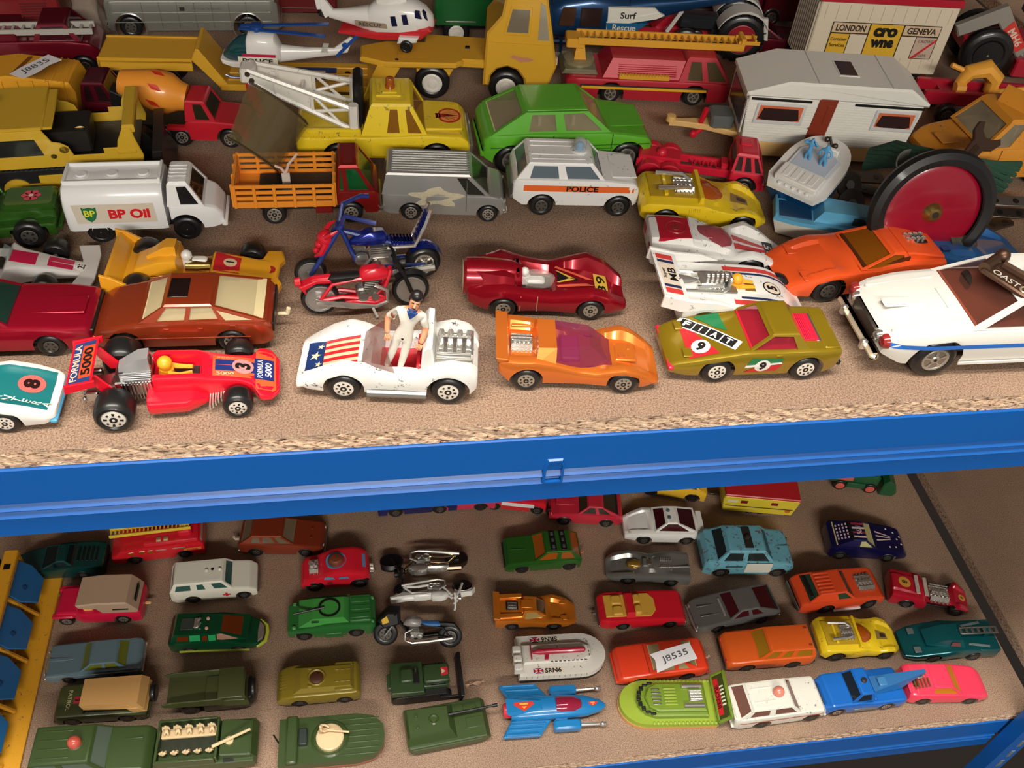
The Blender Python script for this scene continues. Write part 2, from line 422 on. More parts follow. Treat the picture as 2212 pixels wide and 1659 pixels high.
def interp(pts):
    pts = sorted(pts)
    def f(x):
        if x <= pts[0][0]: return pts[0][1]
        for i in range(len(pts) - 1):
            if x <= pts[i + 1][0]:
                a, b = pts[i], pts[i + 1]
                return a[1] + (b[1] - a[1]) * (x - a[0]) / max(1e-9, b[0] - a[0])
        return pts[-1][1]
    return f
def blur(f, w, lo, hi):
    if w <= 0: return f
    return lambda x: sum(f(min(hi, max(lo, x + w * t))) for t in (-1, -.5, 0, .5, 1)) / 5
class Hull:
    def __init__(s, C, W, zb, S, arches, rr, fw, slope, soft, bf, crown, mid, x_soft, shoulder):
        s.x0, s.x1 = min(p[0] for p in C), max(p[0] for p in C)
        s.C = blur(interp(C), soft, s.x0, s.x1); s.S = blur(interp(S), soft, s.x0, s.x1) if S else s.C
        if not isinstance(W, (list, tuple)): W = [(s.x0, W), (s.x1, W)]
        s.W = blur(interp(W), soft * 1.5, s.x0, s.x1)
        if not isinstance(zb, (list, tuple)): zb = [(s.x0, zb), (s.x1, zb)]
        s.zb = interp(zb)
        s.arches = arches; s.rr = rr; s.fw = fw if fw is not None else rr + .4; s.slope = slope; s.bf = bf; s.crown = crown; s.mid = mid; s.xs_ = x_soft; s.sh = shoulder
    def bottom(s, x):
        z = s.zb(x)
        for xc, ra, zc in s.arches:
            if abs(x - xc) < ra: z = max(z, zc + math.sqrt(max(0, ra * ra - (x - xc) ** 2)))
        return z
    def half(s, x, x_for=None):
        xx = x
        w, zs, zc = s.W(xx), s.S(xx), s.C(xx); zb = min(s.bottom(xx), zs - s.rr - .6)
        rr, fw = s.rr, s.fw; fw = min(fw, w * .8); sl = min(s.slope, w - fw - .2)
        base = s.zb(xx); fl = lambda z: s.bf + (1 - s.bf) * min(1, max(0, (z - base) / max(.1, s.mid * (zs - base))))
        zm = max(zb + .3, base + s.mid * (zs - base)); zm = min(zm, zs - rr - .2)
        ws = w * s.sh
        return [(w * fl(zb), zb), (w, zm), (ws, zs - rr), (ws - .29 * rr, zs - .29 * rr), (ws - rr, zs), (ws - fw, zs + (zc - zs) * .03), (ws - fw - sl, zc), (0.0, zc + s.crown)]
    def stations(s):
        n = max(8, int((s.x1 - s.x0) / 1.6)); xs = [s.x0 + (s.x1 - s.x0) * i / n for i in range(n + 1)]
        for xc, ra, zc in s.arches:
            xs += [xc + ra * math.cos(math.pi * k / 12) for k in range(1, 12)] + [xc - ra - .02, xc - ra + .02, xc + ra - .02, xc + ra + .02]
        xs = sorted(x for x in xs if s.x0 < x < s.x1)
        e = s.xs_
        xs = [x for x in xs if s.x0 + e < x < s.x1 - e]
        out = []
        for x in xs:
            if not out or x - out[-1] > .015: out.append(x)
        return out
    def mb(s):
        b = MB(); rows = []; e = s.xs_
        def row(h, x, k=1.0):
            zb = h[0][1]; zt = h[-1][1]; zm = (zb + zt) / 2
            h = [(y * (1 - (1 - k) * .8), zm + (z - zm) * k) for y, z in h]
            return [(x, -y, z) for y, z in h] + [(x, y, z) for y, z in h[-2::-1]]
        st = s.stations()
        rows.append(row(s.half(s.x0 + e * .2), s.x0, .86)); rows.append(row(s.half(s.x0 + e * .5), s.x0 + e * .3, .96)); rows.append(row(s.half(s.x0 + e), s.x0 + e))
        rows += [row(s.half(x), x) for x in st]
        rows += [row(s.half(s.x1 - e), s.x1 - e), row(s.half(s.x1 - e * .5), s.x1 - e * .3, .96), row(s.half(s.x1 - e * .2), s.x1, .86)]
        b.rings(rows[::-1], False, False, False)
        n = len(rows[0]); N = len(rows)
        b.f.append(tuple(range(n - 1, -1, -1))); b.m.append(0)
        b.f.append(tuple((N - 1) * n + j for j in range(n))); b.m.append(0)
        return b
    def top(s, x, y):
        h = s.half(min(s.x1, max(s.x0, x))); y = abs(y)
        pts = h[::-1]
        for i in range(len(pts) - 1):
            if pts[i][0] <= y <= pts[i + 1][0] + 1e-6:
                t = (y - pts[i][0]) / max(1e-6, pts[i + 1][0] - pts[i][0]); return pts[i][1] + (pts[i + 1][1] - pts[i][1]) * t
        return h[2][1]
    def lay(s, eps=.18): return lambda q: Vector((q[0], q[1], s.top(q[0], q[1]) + eps))
    def flank(s, side, eps=.15):
        def f(q):
            h = s.half(q[0]); z = q[2]
            for i in range(4):
                if h[i][1] <= z <= h[i + 1][1]:
                    t = (z - h[i][1]) / max(1e-6, h[i + 1][1] - h[i][1]); y = h[i][0] + (h[i + 1][0] - h[i][0]) * t; break
            else: y = max(p[0] for p in h[:4])
            return Vector((q[0], side * (y + eps), z))
        return f

def car(name, label, px, z, mat, C, W, wh, zb=3.0, S=None, cab=None, hub='slot', group=None, arch=1.18, cat='toy car', cham=None, **hk):
    """px: near rear and near front touching points; wh: x rear, x front, radius (or pair), tyre width, half track to the tyre's outer face"""
    t = Toy(name, label, cat, group)
    xr, xf, r, tw, tr = wh; R = r if isinstance(r, (list, tuple)) else (r, r); TW = tw if isinstance(tw, (list, tuple)) else (tw, tw)
    t.fit(px[0], px[1], xr, xf, tr, z)
    t.hull(mat, C, W, zb, S, [(xr, R[0] * arch, R[0]), (xf, R[1] * arch, R[1])] if arch else (), **hk)
    t.wheels((xr, xf), (tr - TW[0] / 2, tr - TW[1] / 2), R, TW, hub)
    H = t.hull_; x0, x1 = H.x0, H.x1
    zs = min(H.C(x) for x in (xr, xf, 0)) - 2.5
    zb0 = H.zb(0); ca, cb = xr - R[0] - 1, xf + R[1] + 1
    zs = min(min(H.C(x), H.S(x)) for x in [ca + (cb - ca) * k / 12 for k in range(13)]) - 1.2
    t.part('chassis', MB().box(((ca + cb) / 2, 0, (zb0 + zs) / 2 - .2), (cb - ca, 2 * (tr - max(TW) - .4), zs - zb0 + .4)).box(((x0 + x1) / 2, 0, zb0 + .6), (x1 - x0 - 16, 2 * (tr - max(TW)), 1.6)), cham or BLACK)
    for q, rq in ((xr, R[0]), (xf, R[1])):
        if arch and H.S(q) < 2 * rq + .9: print('LOW ARCH', name, q, round(H.S(q), 1), 2 * rq)
    if cab: t.cabin(mat, **cab) if 'mat' not in cab else t.cabin(**cab)
    return t
def axle_kit(t): pass
# ================================================================== the racking and the room
def board_material():
    m = bpy.data.materials.new('hardboard_top'); m.use_nodes = True; nt = m.node_tree; b = nt.nodes['Principled BSDF']
    tc = nt.nodes.new('ShaderNodeTexCoord')
    n1 = nt.nodes.new('ShaderNodeTexNoise'); n1.inputs['Scale'].default_value = 1250; n1.inputs['Detail'].default_value = 3; n1.inputs['Roughness'].default_value = 0.7
    n2 = nt.nodes.new('ShaderNodeTexNoise'); n2.inputs['Scale'].default_value = 16; n2.inputs['Detail'].default_value = 5
    n3 = nt.nodes.new('ShaderNodeTexNoise'); n3.inputs['Scale'].default_value = 1500; n3.inputs['Detail'].default_value = 1
    for n in (n1, n2, n3): nt.links.new(tc.outputs['Object'], n.inputs['Vector'])
    r1 = nt.nodes.new('ShaderNodeValToRGB')
    e = r1.color_ramp.elements; e[0].position = 0.34; e[0].color = rgb((102, 81, 68)); e[1].position = 0.60; e[1].color = rgb((180, 150, 124))
    el = r1.color_ramp.elements.new(0.46); el.color = rgb((146, 118, 97))
    nt.links.new(n1.outputs['Fac'], r1.inputs['Fac'])
    r2 = nt.nodes.new('ShaderNodeValToRGB'); e = r2.color_ramp.elements; e[0].position = 0.3; e[0].color = (0.80, 0.80, 0.82, 1); e[1].position = 0.7; e[1].color = (1, 1, 1, 1)
    nt.links.new(n2.outputs['Fac'], r2.inputs['Fac'])
    mx = nt.nodes.new('ShaderNodeMix'); mx.data_type = 'RGBA'; mx.blend_type = 'MULTIPLY'; mx.inputs['Factor'].default_value = 1
    nt.links.new(r1.outputs['Color'], mx.inputs['A']); nt.links.new(r2.outputs['Color'], mx.inputs['B'])
    nt.links.new(mx.outputs['Result'], b.inputs['Base Color'])
    b.inputs['Roughness'].default_value = 0.62
    bp = nt.nodes.new('ShaderNodeBump'); bp.inputs['Strength'].default_value = 0.25; bp.inputs['Distance'].default_value = 0.0003
    nt.links.new(n1.outputs['Fac'], bp.inputs['Height']); nt.links.new(bp.outputs['Normal'], b.inputs['Normal'])
    return m
def chip_material():
    m = bpy.data.materials.new('chipboard_edge'); m.use_nodes = True; nt = m.node_tree; b = nt.nodes['Principled BSDF']
    tc = nt.nodes.new('ShaderNodeTexCoord'); mp = nt.nodes.new('ShaderNodeMapping'); mp.inputs['Scale'].default_value = (300, 400, 900)
    nt.links.new(tc.outputs['Object'], mp.inputs['Vector'])
    n = nt.nodes.new('ShaderNodeTexNoise'); n.inputs['Scale'].default_value = 1.0; n.inputs['Detail'].default_value = 4; n.inputs['Roughness'].default_value = 0.7; n.inputs['Distortion'].default_value = 0.6
    nt.links.new(mp.outputs['Vector'], n.inputs['Vector'])
    r = nt.nodes.new('ShaderNodeValToRGB'); e = r.color_ramp.elements
    e[0].position = 0.36; e[0].color = rgb((74, 48, 38)); e[1].position = 0.64; e[1].color = rgb((240, 214, 184))
    q = e.new(0.44); q.color = rgb((184, 146, 118)); q = e.new(0.52); q.color = rgb((220, 186, 154))
    nt.links.new(n.outputs['Fac'], r.inputs['Fac']); nt.links.new(r.outputs['Color'], b.inputs['Base Color'])
    b.inputs['Roughness'].default_value = 0.85
    bp = nt.nodes.new('ShaderNodeBump'); bp.inputs['Strength'].default_value = 0.8; bp.inputs['Distance'].default_value = 0.0006
    nt.links.new(n.outputs['Fac'], bp.inputs['Height']); nt.links.new(bp.outputs['Normal'], b.inputs['Normal'])
    return m
M_BOARD = board_material(); M_CHIP = chip_material()
M_BLUE = paint((8, 90, 172), 0.0, 0.38, 0.25)
def plain(c, r=0.8): return paint(c, 0, r, 0)

def shelf_board(label, x0, x1, y0, y1, ztop, t=0.010):
    o = bpy.data.objects.new('shelf_board', None); COL.objects.link(o); o.location = ((x0 + x1) / 2, y0, ztop)
    tag(o, label, 'shelf board')
    hx = (x1 - x0) / 2; d = y1 - y0; k = 0.0005
    b = MB()       # skins: hardboard faces top and bottom
    b.rings([[(-hx + k, k, 0), (hx - k, k, 0), (hx - k, d - k, 0), (-hx + k, d - k, 0)], [(-hx, 0, -0.0008), (hx, 0, -0.0008), (hx, d, -0.0008), (-hx, d, -0.0008)]])
    obj('face', b, M_BOARD, o, 0)
    b = MB()
    n = 260; fr = []
    top = [(-hx + 2 * hx * i / n, random.uniform(-0.0002, 0.0002), -0.0006) for i in range(n + 1)]
    rows = []
    for f in (0.06, 0.3, 0.55, 0.8, 1.0):
        rows.append([(-hx + 2 * hx * i / n, random.uniform(-0.0004, 0.0004), -t * f) for i in range(n + 1)])
    b.rings(rows, False, False, False)
    b.add([(-hx, 0, -t), (hx, 0, -t), (hx, d, -t), (-hx, d, -t), (-hx, 0, -0.0008), (hx, 0, -0.0008), (hx, d, -0.0008), (-hx, d, -0.0008)],
          [(0, 1, 2, 3), (1, 2, 6, 5), (2, 3, 7, 6), (3, 0, 4, 7)])
    obj('chipboard_core', b, M_CHIP, o, 0)
    return o
XE = 0.509
up_board = shelf_board('wide brown board carrying the larger toy vehicles, raw chipboard edge above blue beam', -0.62, XE - 0.002, 0, 0.60, ZU)
lo_board = shelf_board('brown board carrying rows of small toy cars below the blue beam', -0.62, XE, 0, 0.60, ZL)
side_board = shelf_board('empty brown board beside the dark gap and the navy car', 0.5265, 1.5, 0.0, 0.60, ZL - 0.001)
shelf_board('brown board of the neighbouring bay beyond the crane', 0.5265, 1.5, 0.0, 0.60, ZU)
top_board = shelf_board('brown board of the level above the big toys', -0.62, XE - 0.002, 0, 0.60, 0.37)

rack = bpy.data.objects.new('shelving_frame', None); COL.objects.link(rack)
tag(rack, 'blue painted steel racking frame with grooved beams and slotted upright', 'shelving')
def beam(x0, x1, ztop, y=0.0, h=0.045):
    # rolled section, drawn as (y, z): flat face, two pressed grooves, flat foot
    P = [(0.012, 0.0), (-0.0006, 0.0), (-0.0012, -0.0006), (-0.0012, -.49 * h), (0.0006, -.52 * h), (0.0006, -.545 * h), (-0.0014, -.60 * h),
         (0.0004, -.635 * h), (0.0004, -.66 * h), (-0.0014, -.715 * h), (-0.0012, -.74 * h), (-0.0012, -h + .0006), (-0.0006, -h), (0.012, -h), (0.012, -h + .0014), (0.0012, -h + .0014),
         (0.0020, -.5 * h), (0.0012, -.0014), (0.012, -.0014)]
    b = MB(); b.rings([[(x, y + q[0], ztop + q[1]) for q in P] for x in (x0, x1)])
    return obj('beam', b, M_BLUE, rack, 25)
beam(-0.62, 0.512, ZU - 0.0102)
beam(-0.62, 0.489, ZL - 0.0102)
beam(-0.62, 0.512, 0.3598)
beam(0.53, 1.5, ZL - 0.0112)
# pressed slot in the middle of the upper beam
s0 = at(1196, 1012, ZU - 0.034)
sx = 0.0802
b = MB(); z0, z1, hw = ZU - 0.0405, ZU - 0.0262, 0.0037
ring = lambda k, y: [(sx - hw - k, y, z0 - k), (sx + hw + k, y, z0 - k), (sx + hw + k, y, z1 - .003), (sx + hw * .6 + k, y, z1 + k), (sx - hw * .6 - k, y, z1 + k), (sx - hw - k, y, z1 - .003)]
b.rings([ring(.0014, -.0011), ring(.0009, -.0022), ring(.0, -.0022), ring(-.0001, .0004)], True, False, True)
obj('locking_slot', b, M_BLUE, rack, 30)
# side rail in the gap and the slotted upright
obj('side_rail', MB().box((0.5178, 0.30, ZL - 0.046), (0.008, 0.60, 0.044), .0008), M_BLUE, rack)
def post(x, y, z0, z1):
    b = MB(); P = [(0, 0), (0.016, 0), (0.016, 0.004), (0.0035, 0.004), (0.0035, 0.012), (0, 0.012)]
    b.rings([[(x + q[0], y + q[1], z) for q in P] for z in (z0, z1)])
    o = obj('upright', b, M_BLUE, rack, 25)
    sl = MB(); z = z0 + .02
    while z < z1 - .02:
        for dx in (.010,):
            sl.box((x + dx, y - .0001, z), (.0035, .0006, .011), .0001)
        z += .019
    obj('slot_row', sl, paint((120, 128, 134), .3, .5, 0), o)['kind'] = 'stuff'
post(0.490, -0.0145, -1.13, 1.2); post(0.490, 0.602, -1.13, 1.2); post(-0.655, -0.0325, -1.13, 1.2); post(-0.655, 0.602, -1.13, 1.2)

def struct(name, c, d, mat):
    o = obj(name, MB().box((0, 0, 0), d, 0), mat, None, 0); o.location = c; o['kind'] = 'structure'; return o
struct('floor', (0.0, 0.0, -1.155), (6, 6, 0.05), plain((70, 62, 58)))
struct('wall_back', (0.0, 0.72, 0.2), (6, 0.05, 2.7), plain((60, 50, 46)))
struct('ceiling', (0.0, -1.2, 1.64), (6, 4.0, 0.05), plain((205, 200, 192)))
def ceiling_lamp(label, loc, rot):
    o = bpy.data.objects.new('ceiling_lamp', None); COL.objects.link(o); o.location = loc; o.rotation_euler = (0, 0, rot); tag(o, label, 'lamp')
    obj('housing', MB().box((0, 0, 0.03), (1.68, 0.38, 0.05), .004), plain((225, 225, 220), .5), o)
    obj('diffuser', MB().box((0, 0, 0.002), (1.62, 0.31, 0.006), .001), paint((255, 240, 218), 0, .5, 0, 1, 0, 0, 3.0), o)
ceiling_lamp('long white ceiling lamp over the front of the racking', (-0.10, -0.30, 1.56), 0.0)
ceiling_lamp('long white ceiling lamp farther out over the aisle', (0.0, -2.5, 1.56), 0.0)
# ================================================================== helpers for toys
def frust(t, name, lo, hi, mat, parent=None, smooth=30, cap=True):
    x0, x1, w0, w1, z = lo; a0, a1, u0, u1, zt = hi
    b = MB().hexa([(x0, -w0, z), (x1, -w1, z), (x1, w1, z), (x0, w0, z), (a0, -u0, zt), (a1, -u1, zt), (a1, u1, zt), (a0, u0, zt)])
    return t.part(name, b, mat, parent, smooth)
def engine(t, c, L, W, H, stacks=4, mat=None, name='engine', tall=0.5):
    b = MB(); x, y, z = c
    b.box((x, y, z + H * .2), (L, W * .6, H * .4), .2)
    for sg in (-1, 1):
        for k in range(5):
            b.box((x, y + sg * (W * .32 + k * W * .035), z + H * (.55 - k * .1)), (L * .95, W * .03, H * .14), .05)
        for k in range(stacks):
            xx = x - L * .4 + L * .8 * k / max(1, stacks - 1)
            b.tube([(xx, y + sg * W * .14, z + H * .35), (xx, y + sg * W * .16, z + H * (.35 + tall))], L * .055, 7)
            b.tube([(xx, y + sg * W * .4, z + H * .2), (xx, y + sg * W * .55, z + H * .1)], L * .05, 6)
    b.box((x, y, z + H * .5), (L * .8, W * .16, H * .25), .1)
    return t.part(name, b, mat or CHROME)
def pipes(t, paths, r, mat=None, name='exhaust_pipe', n=7):
    for p in paths: t.tube(name, p, r, mat or CHROME, n)
def dome(t, c, r, mat, base=None, name='beacon', sz=1.2):
    t.part(name, MB().lathe([(r, 0), (r, r * .6), (r * .85, r * .6 + r * sz * .35), (r * .5, r * .6 + r * sz * .62), (.05, r * .6 + r * sz * .72)], c, 'z', 14), mat)
    if base: t.lathe('beacon_base', [(r * 1.3, -.2), (r * 1.3, .5), (r * 1.05, .6)], base, c, 'z', 14)
def star(t, c, r, mat, fn, name='star', rot=0):
    pts = []
    for k in range(10):
        a = math.pi * k / 5 + rot; q = r if k % 2 == 0 else r * .4
        pts.append((c[0] + q * math.cos(a), c[1] + q * math.sin(a), 0))
    vs = [fn(Vector(p)) for p in pts] + [fn(Vector((c[0], c[1], 0)))]
    t.part(name, MB().add(vs, [(10, i, (i + 1) % 10) for i in range(10)]), mat, None, 0)
def disc(t, c, r, mat, fn, name='roundel', n=16, sx=1.0):
    vs = [fn(Vector((c[0] + sx * r * math.cos(2 * math.pi * k / n), c[1] + r * math.sin(2 * math.pi * k / n), c[2] if len(c) > 2 else 0))) for k in range(n)] + [fn(Vector((c[0], c[1], c[2] if len(c) > 2 else 0)))]
    return t.part(name, MB().add(vs, [(n, k, (k + 1) % n) for k in range(n)]), mat, None, 0)
def side_disc(t, x, z, r, mat, fn, name='roundel', n=16):
    vs = [fn(Vector((x + r * math.cos(2 * math.pi * k / n), 0, z + r * math.sin(2 * math.pi * k / n)))) for k in range(n)] + [fn(Vector((x, 0, z)))]
    return t.part(name, MB().add(vs, [(n, k, (k + 1) % n) for k in range(n)]), mat, None, 0)
def lights(t, x, y, z, r, mat, name='headlight', d=1):
    for sg in (-1, 1):
        t.lathe(name, [(.05, d * .5), (r * .7, d * .4), (r, 0), (r, -d * .6)], mat, (x, sg * y, z), 'x', 10)

# ================================================================== front row on the upper board
# white open sports car with stars and stripes bonnet
W_ = paint((236, 234, 228), wear=.15)
t = car('open_sports_car', 'white open toy sports car with stars and stripes bonnet and chrome engine', ((967, 875), (744, 866)), ZU, W_,
    C=[(-33.5, 13), (-31, 16.5), (-12.5, 16.5), (-12.3, 9), (9, 9), (9.5, 17), (24, 13), (38, 8), (41.5, 6.5)],
    S=[(-33.5, 15), (-30, 19), (-23, 21), (-16, 19), (-9, 14.6), (4, 14), (14, 17), (21, 18.5), (29, 15), (37, 10), (41.5, 7)],
    W=[(-33.5, 13.8), (-28, 16.2), (-15, 16.2), (-4, 14.6), (8, 14.6), (16, 16.2), (28, 16.2), (36, 15.2), (41.5, 13.8)],
    wh=(-21.5, 21.5, (7.4, 7.0), (6.5, 6), 16), zb=[(-33.5, 8), (-30, 4.5), (36, 4.5), (41.5, 5.5)], rr=2.2, fw=6.0, slope=1.4, soft=.9, hub='white_slot', arch=1.2)
H = t.hull_; lay = H.lay(.2)
RINT = paint((190, 24, 40), 0, .35, .3)
t.box('interior', (-1.5, 0, 9.0), (21, 21, 1.2), RINT); t.box('seat', (-9.5, 0, 13), (3, 20, 8), RINT, .8)
t.prism('roll_bar', [(-16, 13), (-9.8, 13), (-10.6, 27), (-12.4, 29.5), (-14.6, 29)], -12.5, 12.5, W_, .8)
gl = glass((120, 66, 58), .62)
b = MB(); q = [(14.5, -9.5, 16.2), (14.5, 9.5, 16.2), (4.5, 9.0, 25.5), (4.5, -9.0, 25.5)]
b.add(q + [(0.5, -13, 14.5), (0.5, 13, 14.5)], [(0, 1, 2, 3), (0, 3, 4), (1, 5, 2)])
t.part('windscreen', b, gl, None, 0)
b = MB(); x = -23.5
b.box((x, 0, 18), (15, 15, 4), .4)
for sg in (-1, 1):
    for k in range(4): b.box((x, sg * (5.6 + k * .9), 20.4 - k * .9), (15, .7, 1.0), .2)
    for k in range(4):
        xx = x - 5.7 + 3.8 * k
        b.tube([(xx, sg * 1.2, 19), (xx, sg * 1.6, 25.5), (xx, sg * 2.4, 26.4)], [1.2, 1.25, .9], 8)
        b.box((xx, sg * 3.4, 20.8), (2.2, 2.6, 2.4), .3)
b.box((x - 7.2, 0, 19), (1.2, 15, 5), .2)
t.part('engine', b, CHROME)
for sg in (-1, 1): t.tube('side_pipe', [(-12.5, sg * 15.2, 4.6), (12.0, sg * 15.2, 4.6)], 1.7, STEEL, 8)
t.box('front_lip', (39, 0, 6.2), (4, 27, 1.0), W_)
fl = lambda x0, x1, y0, y1: [(x0, y0, 0), (x1, y0, 0), (x1, y1, 0), (x0, y1, 0)]
t.decal_quad('bonnet_sticker', fl(31, 38.5, -8.3, 8.3), paint((26, 52, 104), 0, .4, .3), 5, 8, H.lay(.22))
t.decal_quad('bonnet_sticker', fl(16.3, 31, -8.3, 8.3), paint((226, 200, 160), 0, .4, .3), 5, 8, H.lay(.20))
for k in range(5):
    y = -7.6 + 3.5 * k * 1.08
    t.decal_quad('red_stripe', fl(16.3, 31, y - .7, y + 1.2), RED_INK, 5, 2, H.lay(.28))
for c, r in (((34.8, 0), 2.7), ((33, -5.2), 1.7), ((33, 5.4), 1.7)): star(t, c, r, paint((232, 214, 178), 0, .4, 0), H.lay(.34), rot=math.pi)

# orange sports car with purple glazing
OR = metallic((228, 122, 44), .3)
t = car('wedge_coupe', 'orange toy coupe with purple canopy and exposed chrome engine', ((1134, 845), (1342, 852)), ZU, OR,
    C=[(-33.5, 17.5), (-29, 17.5), (-28.8, 13.5), (-17.5, 13.5), (-17.2, 19), (-9, 19.5), (-8.8, 11), (14, 11), (24, 9.5), (33, 6.5), (37, 4.8)],
    S=[(-33.5, 17.6), (-18, 16.6), (-10, 14.8), (2, 11), (9, 10.5), (15, 12.5), (21, 14), (27, 12), (33, 8), (37, 5)],
    W=[(-33.5, 15.5), (-25, 15.8), (-10, 14.2), (5, 14), (14, 14.8), (23, 15.4), (31, 14), (37, 11.5)],
    wh=(-21, 21, (6.1, 6.0), 5.2, 15.2), zb=[(-33.5, 11), (-28, 5), (-24, 4), (31, 3.4), (37, 4.2)], rr=1.6, fw=4.2, slope=2.2, soft=.8)
H = t.hull_
PUR = glass((122, 34, 74), .62)
frust(t, 'canopy', (-9.2, 16, 13.4, 8, 10.8), (-9.2, 5.5, 8.8, 6.5, 20.2), PUR)
t.box('seat', (-2, 0, 12), (8, 15, 3), paint((186, 70, 100), 0, .5, 0), .6)
frust(t, 'roof_band', (-17.6, -8.8, 13.2, 12.8, 14), (-16.5, -8.8, 9.2, 9.0, 20.4), OR)
engine(t, (-23.2, 0, 13.2), 9.5, 10, 5.5, 5, tall=.15)
for sg in (-1, 1): t.box('side_louvre', (-23, sg * 10.2, 15.2), (9, 1.6, 1.2), OR)
t.prism('tail_spoiler', [(-33.8, 16.8), (-29, 17.6), (-29.5, 18.6), (-34.6, 19.2)], -15.3, 15.3, OR, .3)
t.box('bonnet_panel', (22.5, 0, 10.6), (9.5, 10.5, 1.4), OR, .5)
t.lathe('filler_cap', [(.05, .5), (1.4, .5), (1.6, 0)], paint((196, 96, 40), .3, .4, .3), (20.5, -2.5, 11.3), 'z', 12)
t.box('bonnet_catch', (24, 2.6, 11.4), (1.2, 2.6, .5), OR)

# gold mid-engined car
GO = metallic((158, 132, 28), .28)
t = car('rally_coupe', 'gold toy coupe with red interior and number nine stickers', ((1731, 822), (1542, 828)), ZU, GO,
    C=[(-36.5, 17), (-34, 17.8), (-22, 18.4), (-8, 18), (9, 18.2), (22, 16), (36, 12.5), (42.5, 10), (43.5, 8.5)],
    W=[(-36.5, 15), (-28, 16.3), (20, 16.3), (34, 15.4), (43.5, 13.5)],
    wh=(-21, 21, (6.9, 6.9), 5.6, 16.1), zb=[(-36.5, 8), (-31, 4.5), (36, 4.2), (43.5, 5.5)], rr=2.0, soft=1.0, hub='white_slot',
    cab=dict(x=(-21, -14.5, -1.6, 9), z=(17.4, 25.6), w=(14.6, 11.6), side=((.17, (0.98, .93)),), glass_m=glass((150, 36, 52), .55), inter=paint((196, 28, 48), 0, .4, .2), fr=1.3, roof=None, rear=False))
H = t.hull_
for k in range(9): t.box('engine_slat', (-16.6 - k * .95 + .3, 0, 19.6 - .1 * k), (.62, 17, 1.0), paint((214, 30, 62), 0, .4, .2), .1)
t.box('engine_lid', (-21, 0, 18.7), (10.5, 18, .8), paint((190, 20, 50), 0, .5, 0))
t.box('rear_grille', (-26.3, 0, 18.3), (2.2, 18.5, 1.0), STEEL, .2)
t.box('boot_lid', (-31.5, 0, 18.0), (7, 27, .9), GO, .4)
for sg in (-1, 1):
    t.box('front_bumper', (42.2, sg * 10.2, 8.4), (2.6, 8.6, 2.2), paint((216, 30, 66), 0, .4, .2), .6)
    t.box('rear_bumper', (-36.8, sg * 11, 8.8), (2.2, 7, 2.4), BLACK, .5)
    t.box('pop_up_lamp_line', (34.5, sg * 9, 13.4), (4.2, 5.6, .5), GO, .2)
t.box('front_valance', (42.2, 0, 6.4), (1.6, 25, 2.8), BLACK, .4)
L1 = H.lay(.2); L2 = H.lay(.28); L3 = H.lay(.36); L4 = H.lay(.44)
GRN = paint((24, 118, 70), 0, .4, .2)
t.decal_quad('bonnet_sticker', [(34.5, -10.5, 0), (34.5, 13, 0), (21, 13, 0), (33, -10.5, 0)], RED_INK, 6, 6, L1)
t.decal_quad('bonnet_sticker', [(27, -12.8, 0), (15.5, -12.8, 0), (14.5, 0, 0), (20, -4, 0)], GRN, 5, 5, L1)
A = Vector((34.2, -12.6, 0)); B = Vector((12.0, 10.6, 0)); u = (B - A).normalized(); nrm = Vector((-u.y, u.x, 0))
t.decal_quad('name_strip', [A - nrm * 3.1, B - nrm * 3.1, B + nrm * 3.1, A + nrm * 3.1], WHT_INK, 10, 3, L2)
for k, ch in enumerate('FIAT'):
    c = A + u * (5.2 + 7.2 * k)
    t.decal_quad('letter_block', [c - u * 3.3 - nrm * 2.4, c + u * 3.3 - nrm * 2.4, c + u * 3.3 + nrm * 2.4, c - u * 3.3 + nrm * 2.4], BLK_INK, 4, 3, L3)
    t.text(ch, c, u, nrm, 3.4, WHT_INK, .03, None if ch == 'I' else 3.2, lambda q: L4(q))
disc(t, (28.2, 7.0), 4.2, WHT_INK, L2)
t.text('9', (28.2, 7.0, 0), (-.75, .66, 0), (-.66, -.75, 0), 5.6, BLK_INK, .05, None, L3)
fs = H.flank(t.near, .15); fs2 = H.flank(t.near, .24); fs3 = H.flank(t.near, .33)
t.decal_quad('door_sticker', [(8.5, 0, 11), (-7.5, 0, 12.5), (-8.5, 0, 15), (6.5, 0, 15.4)], GRN, 4, 3, fs)
t.decal_quad('door_sticker', [(9, 0, 9.6), (-8.4, 0, 11.6), (-7.5, 0, 12.8), (8.6, 0, 11.4)], WHT_INK, 4, 2, fs)
t.decal_quad('door_sticker', [(9, 0, 6.2), (-6.5, 0, 6.8), (-8.3, 0, 11.4), (4, 0, 9.6)], RED_INK, 4, 3, fs)
side_disc(t, 0.8, 10.6, 3.7, WHT_INK, fs2)
t.text('9', (0.8, 0, 10.6), (-1, 0, 0), (0, 0, 1), 5.2, BLK_INK, .05, None, fs3)
t.box('door_handle', (-6, t.near * 16.2, 16.2), (3, .5, 1.0), GO)

